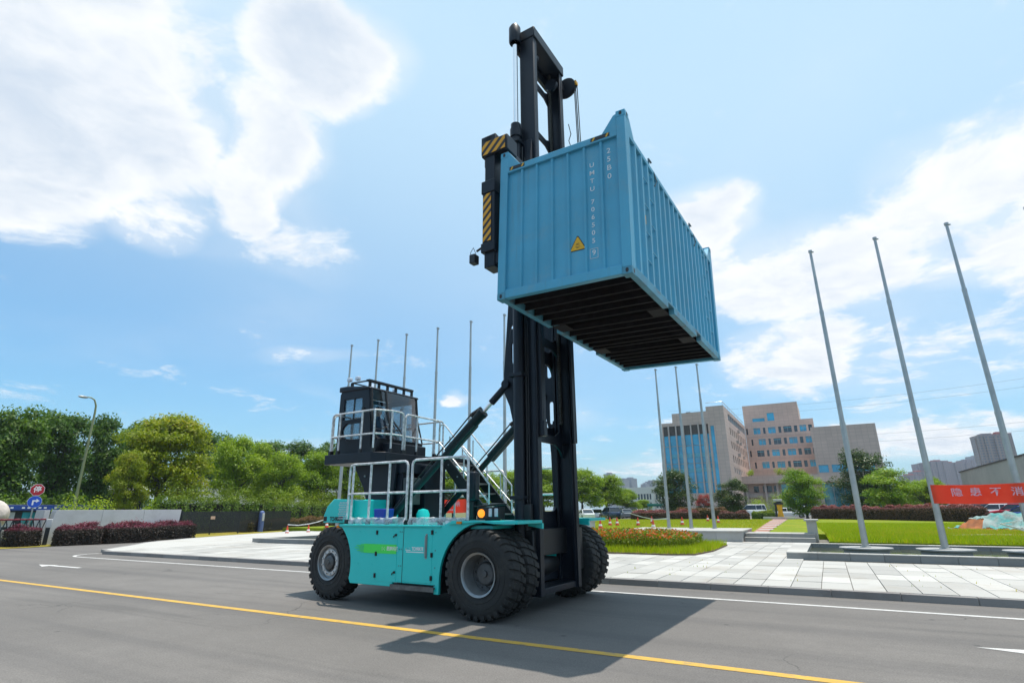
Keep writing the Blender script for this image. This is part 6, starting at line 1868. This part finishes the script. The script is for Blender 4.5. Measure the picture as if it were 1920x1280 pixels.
for (x, y, z, lab) in CONES:
    c = empty('traffic_cone', (x, y, z), (0, 0, 0.3), lab, 'traffic cone', 'traffic cones around the lawn')
    c.scale = (1.0, 1.0, 1.0)
    link('cone_body', cn_a, c); link('reflective_band', cn_w, c); link('cone_base', cn_b, c)
m_tape = mat('white_barrier_tape', (0.7, 0.7, 0.68), 0.6)
def tape(label, pts):
    o = MB()
    for a, b in zip(pts[:-1], pts[1:]):
        o.beam(a, b, 0.012, 0.07)
    o = o.build('barrier_tape', m_tape, None, smooth=0); tag(o, label, 'tape', 'barrier tapes')
tape('white barrier tape strung between the cones on the side road', [(-39.5, 32.5, .8), (-39.55, 33.6, .72), (-39.5, 34.7, .8), (-39.65, 35.8, .95), (-39.8, 37.0, 1.2)])
tape('white barrier tape sagging from the left pedestal pole towards the cars', [(-8.62, 34.85, 1.25), (-12.5, 46, 1.0), (-17, 58, 1.05), (-22, 70, 1.3)])
tape('white barrier tape behind the netted earth heap', [(5.6, 24.2, 1.0), (8.0, 40, 0.9), (12.5, 50, 1.1), (17, 52, 1.1)])

# banners
m_ban = None
def banner_mat():
    m = bpy.data.materials.new('banner_cloth'); m.use_nodes = True
    q = G(m.node_tree); q.n.clear(); o = q.new('ShaderNodeOutputMaterial')
    v = q.new('ShaderNodeTexCoord').outputs['Object']; n_ = q.noise(v, 1.5, 4, .6)
    cc = q.mix(q.smooth(n_, .3, .7), (0.93, 0.12, 0.055), (0.96, 0.16, 0.075))
    d = q.new('ShaderNodeBsdfPrincipled'); q.put(d.inputs['Base Color'], cc); d.inputs['Roughness'].default_value = .7
    t = q.new('ShaderNodeBsdfTranslucent'); q.put(t.inputs[0], cc); mx = q.new('ShaderNodeMixShader'); mx.inputs[0].default_value = .6
    q.l.new(d.outputs[0], mx.inputs[1]); q.l.new(t.outputs[0], mx.inputs[2]); q.l.new(mx.outputs[0], o.inputs[0])
    return m
m_ban = banner_mat()
m_bantxt = mat('banner_faded_print', (0.62, 0.36, 0.42), 0.7, var=0.08, vs=6)


def banner(label, x0, x1, y, z0, z1, txt, xs, size, sub=None):
    b = empty('banner', (x0, y, 0), (0, 0, 0), label, 'banner', 'red slogan banners')
    n = 40; vs = []; fs = []; L_ = x1 - x0
    for i in range(n + 1):
        t = i / n; sag = -0.03 * math.sin(math.pi * ((t * L_ / 2.4) % 1)); off = 0.015 * math.sin(t * 23) - 0.012
        for z in (z0, z1):
            for yy in (0, 0.004):
                vs.append((t * L_, off + yy - 0.10, z + sag))
    for i in range(n):
        a = i * 4; c = a + 4
        fs += [(a, c, c + 2, a + 2), (a + 1, a + 3, c + 3, c + 1), (a + 2, c + 2, c + 3, a + 3), (a, a + 1, c + 1, c)]
    cl_ = MB().add(vs, fs).build('cloth', m_ban, b, smooth=60)
    for ch, xx in zip(txt, xs):
        put_text(ch, size, m_bantxt, cl_, (xx - x0, -0.132, (z0 + z1) / 2 + (0.06 if sub else 0.03)), (R(90), 0, 0), bold=0.004, sx=1.12)
    if sub:
        bars = MB()                                   # second line, too small to read
        for k in range(7):
            bars.box(xs[1] - x0 + k * 0.13, xs[1] - x0 + k * 0.13 + 0.09, -0.134, -0.131, z0 + 0.09, z0 + 0.16)
        bars.build('small_print', m_bantxt, cl_, smooth=0)
    MB().tube([(0.02, -0.1, z0), (0.0, -0.02, z0 + 0.3), (0.02, -0.1, z1)], 0.01, 5).build('tie', m_blackm, b)
    return b


banner('red cloth banner with pale characters tied to the right-hand flagpoles', 3.17, 7.85, 24.0, 1.92, 2.53, '隐患不消', (3.85, 4.35, 4.88, 5.42), 0.29)
banner('red cloth banner seen behind the stairs and deck railing of the truck', -20.55, -15.9, 24.0, 1.72, 2.37, '防风险除', (-18.0, -17.5, -17.0, -16.5), 0.31, True)

# yellow sculpture
m_yel = mat('sculpture_yellow', (0.70, 0.36, 0.01), 0.45, var=0.1)
YS = empty('yellow_sculpture', (-5.7, 83.2, 0.40), (0, 0, 0), 'yellow and black machine-like sculpture on a low plinth at the end of the path', 'sculpture')
Bx('plinth', m_granite, YS, -2.1, 1.7, -0.7, 0.7, 0, 0.30, 0.02)
MB().prism([(-0.35, 0.3), (0.42, 0.3), (0.30, 1.0), (0.38, 1.85), (-0.30, 1.85), (-0.20, 1.0)], 'y', -0.3, 0.3).build('body', m_yel, YS, bevel=0.03)
MB().prism([(-0.62, 0.3), (-0.36, 0.3), (-0.31, 1.85), (-0.5, 1.85)], 'y', -0.25, 0.25).build('back_frame', m_blackm, YS, bevel=0.02)
MB().box(-0.62, 0.48, -0.4, 0.4, 1.86, 2.12).box(-0.3, 0.3, -0.3, 0.3, 2.1, 2.25).build('turntable', m_blackm, YS, bevel=0.03)
MB().box(-0.62, 0.42, -0.35, 0.35, 2.26, 2.55).build('head', m_wallw, YS, bevel=0.03)
KS = empty('kiosk', (-27.0, 96.3, 0.38), (0, 0, 0.1), 'small flat-roofed green kiosk beyond the parked cars', 'kiosk')
Bx('roof', mat('kiosk_green', (0.01, 0.20, 0.15), 0.4), KS, 0, 2.5, -0.8, 1.2, 1.85, 2.3, 0.05)
for xx in (0.15, 2.35):
    for yy in (-0.65, 1.05):
        Bx('post', m_steel, KS, xx - 0.06, xx + 0.06, yy - 0.06, yy + 0.06, 0, 1.85)
Bx('counter', m_wallw, KS, 0.3, 2.2, 0.4, 1.0, 0, 1.0)

# netted earth heap
m_earth = mat('red_earth', (0.30, 0.105, 0.035), 0.95, var=0.3, vs=2, bump=1.0, bs=4)
def net_mat():
    m = bpy.data.materials.new('green_dust_net'); m.use_nodes = True
    q = G(m.node_tree); q.n.clear(); o = q.new('ShaderNodeOutputMaterial'); v = q.new('ShaderNodeNewGeometry').outputs['Position']
    d = q.new('ShaderNodeBsdfDiffuse'); q.put(d.inputs[0], q.mix(q.smooth(q.noise(v, 1.3, 4, .6), .35, .65), (0.09, 0.34, 0.33), (0.33, 0.38, 0.36)))
    t = q.new('ShaderNodeBsdfTransparent'); mx = q.new('ShaderNodeMixShader'); n_ = q.noise(v, 3.0, 5, .7)
    q.put(mx.inputs[0], q.maprange(n_, .3, .6, .55, 1.0)); q.l.new(t.outputs[0], mx.inputs[1]); q.l.new(d.outputs[0], mx.inputs[2]); q.l.new(mx.outputs[0], o.inputs[0])
    return m
EH = empty('earth_heap', (9.3, 45.0, 0.39), (0, 0, R(-25)), 'heap of red earth under a torn teal dust net on the lawn', 'earth heap')
def heap(fn, nx, ny, keep=None):
    vs = []; fs = []
    for i in range(nx + 1):
        for j in range(ny + 1):
            x = -3.2 + 6.4 * i / nx; y = -2 + 4 * j / ny; vs.append((x, y, fn(x, y)))
    for i in range(nx):
        for j in range(ny):
            a = i * (ny + 1) + j
            c = ((vs[a][0] + 3.2) / 6.4, (vs[a][1] + 2) / 4)
            if keep is None or keep(vs[a][0], vs[a][1]):
                fs.append((a, a + ny + 1, a + ny + 2, a + 1))
    return MB().add(vs, fs)
def hf(x, y):
    h = 0.85 * math.exp(-((x + 0.9) ** 2 / 1.8 + y ** 2 / 1.3)) + 0.8 * math.exp(-((x - 1.0) ** 2 / 2.0 + (y - 0.2) ** 2 / 1.4))
    h += 0.09 * math.sin(3.1 * x + 1) * math.cos(2.7 * y) + 0.05 * math.sin(7 * x) * math.sin(6.1 * y + 2) + 0.03 * math.sin(17 * x + 3 * y)
    return max(-0.02, h - 0.03)
heap(hf, 70, 44).build('earth', m_earth, EH, smooth=60, fix=False)
heap(lambda x, y: hf(x, y) + 0.035 + 0.03 * math.sin(9 * x + 4 * y), 70, 44, lambda x, y: hf(x, y) > 0.12 and not (-2.2 < x < -0.9 and y < -0.1 and hf(x, y) < 0.62) and x < 2.5).build('dust_net', net_mat(), EH, smooth=60, fix=False)
m_branch = mat('pale_branch', (0.50, 0.46, 0.38), 0.8)
for k, (pts, lab) in enumerate((([(5.2, 31.5, .44), (6.4, 32.1, .46), (7.5, 31.8, .44)], 'thin pale stick lying in the lawn grass near the pool'), ([(5.0, 34.5, .5), (6.3, 34.9, .52), (8.0, 35.8, .5)], 'long pale stick lying on the lawn below the earth heap'))):
    tag(MB().tube(pts, 0.025, 6).build('pale_stick', m_branch), lab, 'stick')
sheet('driveway', [(12.2, 62), (24.9, 56), (24.9, 84), (10.5, 84), (12.6, 70)], 0.412, m_asph2)

# overhead cables far behind the offices
m_cable = mat('cable', (0.05, 0.05, 0.055), 0.6)
for k, (za, zb) in enumerate(((46, 52), (43.5, 49), (33, 37), (30.5, 34))):
    pts = []
    for i in range(25):
        t = i / 24; pts.append((-60 + 220 * t, 260 - 40 * t, za + (zb - za) * t - 7 * (1 - (2 * t - 1) ** 2)))
    tag(MB().tube(pts, 0.028, 5).build('power_cable', m_cable), ['highest thin power cable crossing the sky right of the offices', 'second highest thin power cable right of the offices', 'third thin power cable down, right of the offices', 'lowest thin power cable right of the offices'][k], 'power cable', 'overhead cables')
# ------------------------------------------------------------------ parked cars
m_carglass = mat('car_glass', (0.015, 0.02, 0.024), 0.05, spec=0.9)
m_tail = mat('tail_lamp_red', (0.35, 0.01, 0.01), 0.2)
m_cartyre = mat('car_tyre', (0.015, 0.015, 0.015), 0.8)
PAINT = {k: mat(k + '_car_paint', c, 0.22, 0.0, var=0.02, coat=0.7) for k, c in dict(white=(0.72, 0.73, 0.74), navy=(0.012, 0.03, 0.075), red=(0.42, 0.012, 0.03), grey=(0.16, 0.17, 0.18), silver=(0.45, 0.47, 0.48), black=(0.012, 0.013, 0.015), blue=(0.02, 0.05, 0.25)).items()}


def loft(sections):
    """sections: list of (x, [(y, z) ...]) with equal point counts; closed rings, capped"""
    vs = []; fs = []; n = len(sections[0][1])
    for x, ring in sections:
        vs += [(x, y, z) for (y, z) in ring]
    for i in range(len(sections) - 1):
        for k in range(n):
            k2 = (k + 1) % n
            fs.append((i * n + k, i * n + k2, (i + 1) * n + k2, (i + 1) * n + k))
    fs.append(tuple(range(n - 1, -1, -1))); fs.append(tuple((len(sections) - 1) * n + k for k in range(n)))
    return MB().add(vs, fs)


def car_meshes(kind):
    S = dict(sedan=(4.6, 0.90, 0.88, 1.44, 0.18), suv=(4.6, 0.93, 1.05, 1.68, 0.22), van=(4.9, 0.90, 1.15, 2.0, 0.2))[kind]
    L_, hw, belt, roof, clr = S; h = L_ / 2
    def ring(w, zb, zs, zt, tw):
        return [(-w * .94, zb), (w * .94, zb), (w, zb + .15), (w, zs), (tw, zt), (-tw, zt), (-w, zs), (-w, zb + .15)]
    hood = belt - (0.06 if kind != 'van' else 0.02)
    body = loft([(-h, ring(hw * .82, clr + .18, belt - .25, belt - .12, hw * .76)), (-h + .12, ring(hw * .94, clr + .05, belt - .12, belt - .02, hw * .86)), (-h + .7, ring(hw, clr, belt - .08, belt + .02, hw * .92)),
                 (0, ring(hw, clr, belt - .08, belt + .0, hw * .92)), (h - 1.35, ring(hw, clr, belt - .1, belt - .01, hw * .9)), (h - .5, ring(hw * .98, clr + .02, hood - .2, hood - .1, hw * .84)), (h - .1, ring(hw * .9, clr + .06, hood - .33, hood - .2, hw * .74)), (h, ring(hw * .8, clr + .14, hood - .4, hood - .3, hw * .66))]).mesh('body', None, 40)
    r0, r1, f1, f0 = dict(sedan=(-h + .55, -h + 1.35, h - 2.2, h - 1.35), suv=(-h + .12, -h + .55, h - 2.15, h - 1.35), van=(-h + .1, -h + .3, h - 1.9, h - 1.0))[kind]
    def box6(a, b, c, d, w0, w1, z0, z1):
        return MB().add([(a, -w0, z0), (d, -w0, z0), (d, w0, z0), (a, w0, z0), (b, -w1, z1), (c, -w1, z1), (c, w1, z1), (b, w1, z1)], [(3, 2, 1, 0), (4, 5, 6, 7), (0, 1, 5, 4), (1, 2, 6, 5), (2, 3, 7, 6), (3, 0, 4, 7)])
    gl_ = box6(r0, r1, f1, f0, hw * .9, hw * .74, belt - .02, roof - .05).mesh('windows', m_carglass, 40)
    rf = box6(r1 - .1, r1 + .02, f1 - .05, f1 + .08, hw * .77, hw * .70, roof - .07, roof)
    for sy in (-1, 1):
        for (xa, xb) in ((r0, r1), (f0, f1)):
            rf.beam((xa, sy * hw * .905, belt - .02), (xb, sy * hw * .75, roof - .05), .07, .06)
        mx_ = (r1 + f1) / 2
        rf.beam((mx_, sy * hw * .905, belt - .02), (mx_, sy * hw * .75, roof - .05), .09, .05)
        if kind != 'sedan':
            rf.beam((r1 + .45, sy * hw * .905, belt - .02), (r1 + .45, sy * hw * .75, roof - .05), .12, .05)
    rf = rf.mesh('roof', None, 40)
    ty = MB().lathe([(.2, -.1), (.31, -.11), (.335, -.07), (.335, .07), (.31, .11), (.2, .1)], 'y', n=18).mesh('tyre', m_cartyre)
    rm = MB().lathe([(.215, -.10), (.19, -.085), (.05, -.10), (0, -.10)], 'y', n=14).lathe([(.215, .10), (.19, .085), (.05, .10), (0, .10)], 'y', n=14).mesh('rim', m_rim)
    hl = MB().box(-.12, .03, -.18, .18, -.07, .07).mesh('headlamp', m_lens); tlm = MB().box(-.03, .05, -.14, .14, -.08, .08).mesh('tail_lamp', m_tail)
    mi = MB().box(-.08, .08, -.1, .1, -.06, .08).mesh('mirror', m_carglass)
    return dict(body=body, roof=rf, windows=gl_, tyre=ty, rim=rm, hl=hl, tl=tlm, mi=mi, S=S, h=h, hood=hood, belt=belt)


CM = {k: car_meshes(k) for k in ('sedan', 'suv', 'van')}
for k in CM:
    for nm in ('body', 'roof'):
        CM[k][nm].materials.append(PAINT['white'])


def car(kind, colr, x, y, z, rot, label):
    c = CM[kind]; t = empty('parked_car', (x, y, z), (0, 0, rot), label, 'car', 'parked cars'); hw = c['S'][1]; h = c['h']
    for nm in ('body', 'roof', 'windows'):
        o = link(nm, c[nm], t)
        if nm != 'windows':
            o.material_slots[0].link = 'OBJECT'; o.material_slots[0].material = PAINT[colr]
    for sx in (-h + .85, h - .9):
        for sy in (-1, 1):
            w = link('wheel', c['tyre'], t); w.location = (sx, sy * (hw - .09), .335); link('rim', c['rim'], w)
    for sy in (-1, 1):
        o = link('headlamp', c['hl'], t); o.location = (h - .08, sy * hw * .62, c['hood'] - .26); o.rotation_euler = (0, 0, sy * .3)
        o = link('tail_lamp', c['tl'], t); o.location = (-h + .05, sy * hw * .68, c['belt'] - .2)
        o = link('mirror', c['mi'], t); o.location = (h - 1.75, sy * (hw + .06), c['belt'] + .04)


CARS = [
    ('sedan', 'white', -31.2, 78.0),
    ('sedan', 'white', -33.7, 88.8),
    ('suv', 'navy', -28.6, 81.1),
    ('sedan', 'red', -32.7, 97.7),
    ('sedan', 'grey', -29.0, 89.4),
    ('suv', 'white', -31.8, 101.1),
    ('sedan', 'silver', -30.6, 103.6),
    ('van', 'white', -11.5, 103.4),
    ('sedan', 'white', -5.2, 95.9),
    ('suv', 'black', -4.9, 111.9),
    ('suv', 'white', -2.4, 100.0),
    ('suv', 'black', -0.7, 112.0),
    ('sedan', 'white', 0.3, 118.0),
    ('suv', 'white', 17.6, 110.6),
    ('suv', 'black', 16.1, 90.6),
    ('suv', 'white', 16.6, 84.4),
    ('suv', 'red', 17.4, 80.1),
    ('sedan', 'blue', 15.9, 70.2),
]
CAR_ROT = [2.2, 2.2, 2.3, 2.2, 2.2, 2.2, 2.3, 3.3, 0.1, 1.5, 0.25, 0.3, 0.2, 2.6, 2.7, 2.7, 2.7, 2.7]
CAR_LAB = ['white saloon car nearest right of the front wheels', 'second white saloon behind the nearest white one', 'dark navy off-roader beside the white saloon right of the mast', 'red car almost hidden among the cars right of the mast', 'grey car right of the navy off-roader', 'white off-roader before the wood right of the mast', 'silver car beside the low green bush',
           'white van left of the yellow sculpture', 'white saloon just right of the yellow sculpture', 'black car behind the white saloon by the entrance', 'white off-roader under the round yellow-green tree', 'black car right of the round yellow-green tree trunk', 'white car half hidden by the purple hedge under the round tree',
           'small white off-roader under the left half of the red banner', 'black off-roader under the red banner', 'white off-roader between the black and the red car', 'red off-roader under the right end of the red banner', 'blue car at the right edge of the picture']
for (kind, colr, x, y), rot, lab in zip(CARS, CAR_ROT, CAR_LAB):
    car(kind, colr, x, y, 0.412, rot, lab)

# ------------------------------------------------------------------ driver in the cab
m_skin = mat('skin', (0.50, 0.30, 0.21), 0.55, var=0.06)
m_cloth = mat('navy_work_jacket', (0.02, 0.035, 0.085), 0.85, var=0.15, vs=8)
m_hat = mat('dark_cap', (0.015, 0.016, 0.02), 0.8)


def person():
    J = dict(pel=(-4.75, -.03, 3.64, .135), waist=(-4.78, -.03, 3.80, .125), chest=(-4.77, -.03, 4.02, .145), neck=(-4.75, -.03, 4.19, .055), head=(-4.72, -.03, 4.30, .085), crown=(-4.72, -.03, 4.39, .075),
             hl=(-4.70, .07, 3.62, .095), kl=(-4.33, .12, 3.60, .07), al=(-4.27, .12, 3.24, .045), tl=(-4.13, .13, 3.20, .04), hr=(-4.70, -.13, 3.62, .095), kr=(-4.33, -.18, 3.60, .07), ar=(-4.27, -.18, 3.24, .045), tr=(-4.13, -.19, 3.20, .04),
             sl=(-4.77, .15, 4.11, .07), el=(-4.61, .24, 3.86, .05), wl=(-4.39, .12, 3.84, .034), fl=(-4.31, .10, 3.87, .032), sr=(-4.77, -.21, 4.11, .07), er=(-4.61, -.30, 3.86, .05), wr=(-4.39, -.18, 3.84, .034), fr=(-4.31, -.16, 3.87, .032))
    E_ = [('pel', 'waist'), ('waist', 'chest'), ('chest', 'neck'), ('neck', 'head'), ('head', 'crown'), ('pel', 'hl'), ('hl', 'kl'), ('kl', 'al'), ('al', 'tl'), ('pel', 'hr'), ('hr', 'kr'), ('kr', 'ar'), ('ar', 'tr'),
          ('chest', 'sl'), ('sl', 'el'), ('el', 'wl'), ('wl', 'fl'), ('chest', 'sr'), ('sr', 'er'), ('er', 'wr'), ('wr', 'fr')]
    ks = list(J); vs = [J[k][:3] for k in ks]; rd = [J[k][3] for k in ks]; es = [(ks.index(a), ks.index(b)) for a, b in E_]
    for side, base in ((1, 'fl'), (-1, 'fr')):      # fingers closed round the wheel rim
        bx0 = J[base]
        for q_ in range(4):
            i0 = len(vs); dy = (q_ - 1.5) * 0.017
            vs += [(bx0[0] + .03, bx0[1] + dy, bx0[2] + .012), (bx0[0] + .055, bx0[1] + dy, bx0[2] - .012), (bx0[0] + .035, bx0[1] + dy, bx0[2] - .035)]; rd += [.0095, .009, .008]
            es += [(ks.index(base), i0), (i0, i0 + 1), (i0 + 1, i0 + 2)]
        i0 = len(vs); vs += [(bx0[0] - .01, bx0[1] - side * .035, bx0[2] - .01), (bx0[0] + .02, bx0[1] - side * .045, bx0[2] - .03)]; rd += [.011, .009]
        es += [(ks.index(base), i0), (i0, i0 + 1)]
    me = bpy.data.meshes.new('p'); me.from_pydata(vs, es, []); ob = bpy.data.objects.new('p', me); col.objects.link(ob)
    sk = ob.modifiers.new('skin', 'SKIN'); sk.use_smooth_shade = True
    for i, r_ in enumerate(rd):
        me.skin_vertices[0].data[i].radius = (r_, r_)
    me.skin_vertices[0].data[0].use_root = True
    sb = ob.modifiers.new('sub', 'SUBSURF'); sb.levels = 2; sb.render_levels = 2
    dg = bpy.context.evaluated_depsgraph_get(); dg.update()
    nm = bpy.data.meshes.new_from_object(ob.evaluated_get(dg)); nm.name = 'person'
    bpy.data.objects.remove(ob)
    nm.materials.clear(); nm.materials.append(m_cloth); nm.materials.append(m_skin)
    for p_ in nm.polygons:
        c = p_.center
        p_.material_index = 1 if (c.z > 4.20 or (c.x > -4.385 and c.z > 3.7)) else 0
        p_.use_smooth = True
    o = link('person', nm); o.location = TR.location; o.rotation_euler = TR.rotation_euler
    tag(o, 'driver in dark clothes and cap seated in the cab behind the glass', 'person')
    MB().ball((-4.725, -.03, 4.40), (.105, .095, .075), 14, 8).box(-4.65, -4.55, -.09, .03, 4.375, 4.39).build('cap', m_hat, o)
    fc = MB()
    for s_ in (-1, 1):
        fc.ball((-4.635, -.03 + s_ * .032, 4.325), .011, 8, 6)
    fc.build('eyes', m_blackp, o)
    MB().ball((-4.625, -.03, 4.295), (.018, .013, .02), 8, 6).ball((-4.63, -.03, 4.26), (.012, .028, .007), 8, 6).build('nose_and_mouth', m_skin, o)
    MB().ball((-4.73, .062, 4.31), (.022, .012, .032), 8, 6).ball((-4.73, -.122, 4.31), (.022, .012, .032), 8, 6).build('ears', m_skin, o)


person()

# ------------------------------------------------------------------ summer haze
hm = bpy.data.materials.new('haze_air'); hm.use_nodes = True
q = G(hm.node_tree); q.n.clear()
o_ = q.new('ShaderNodeOutputMaterial'); v_ = q.new('ShaderNodeVolumePrincipled')
v_.inputs['Color'].default_value = (0.80, 0.88, 1.0, 1); v_.inputs['Density'].default_value = 0.00019; v_.inputs['Anisotropy'].default_value = 0.2
q.l.new(v_.outputs[0], o_.inputs['Volume'])
hz_ = MB().box(-2700, 2700, -2700, 2700, -1.2, 125).build('haze', hm, None, smooth=0); hz_['kind'] = 'stuff'
tag(hz_, 'thin bluish summer haze over the far skyline', 'haze')
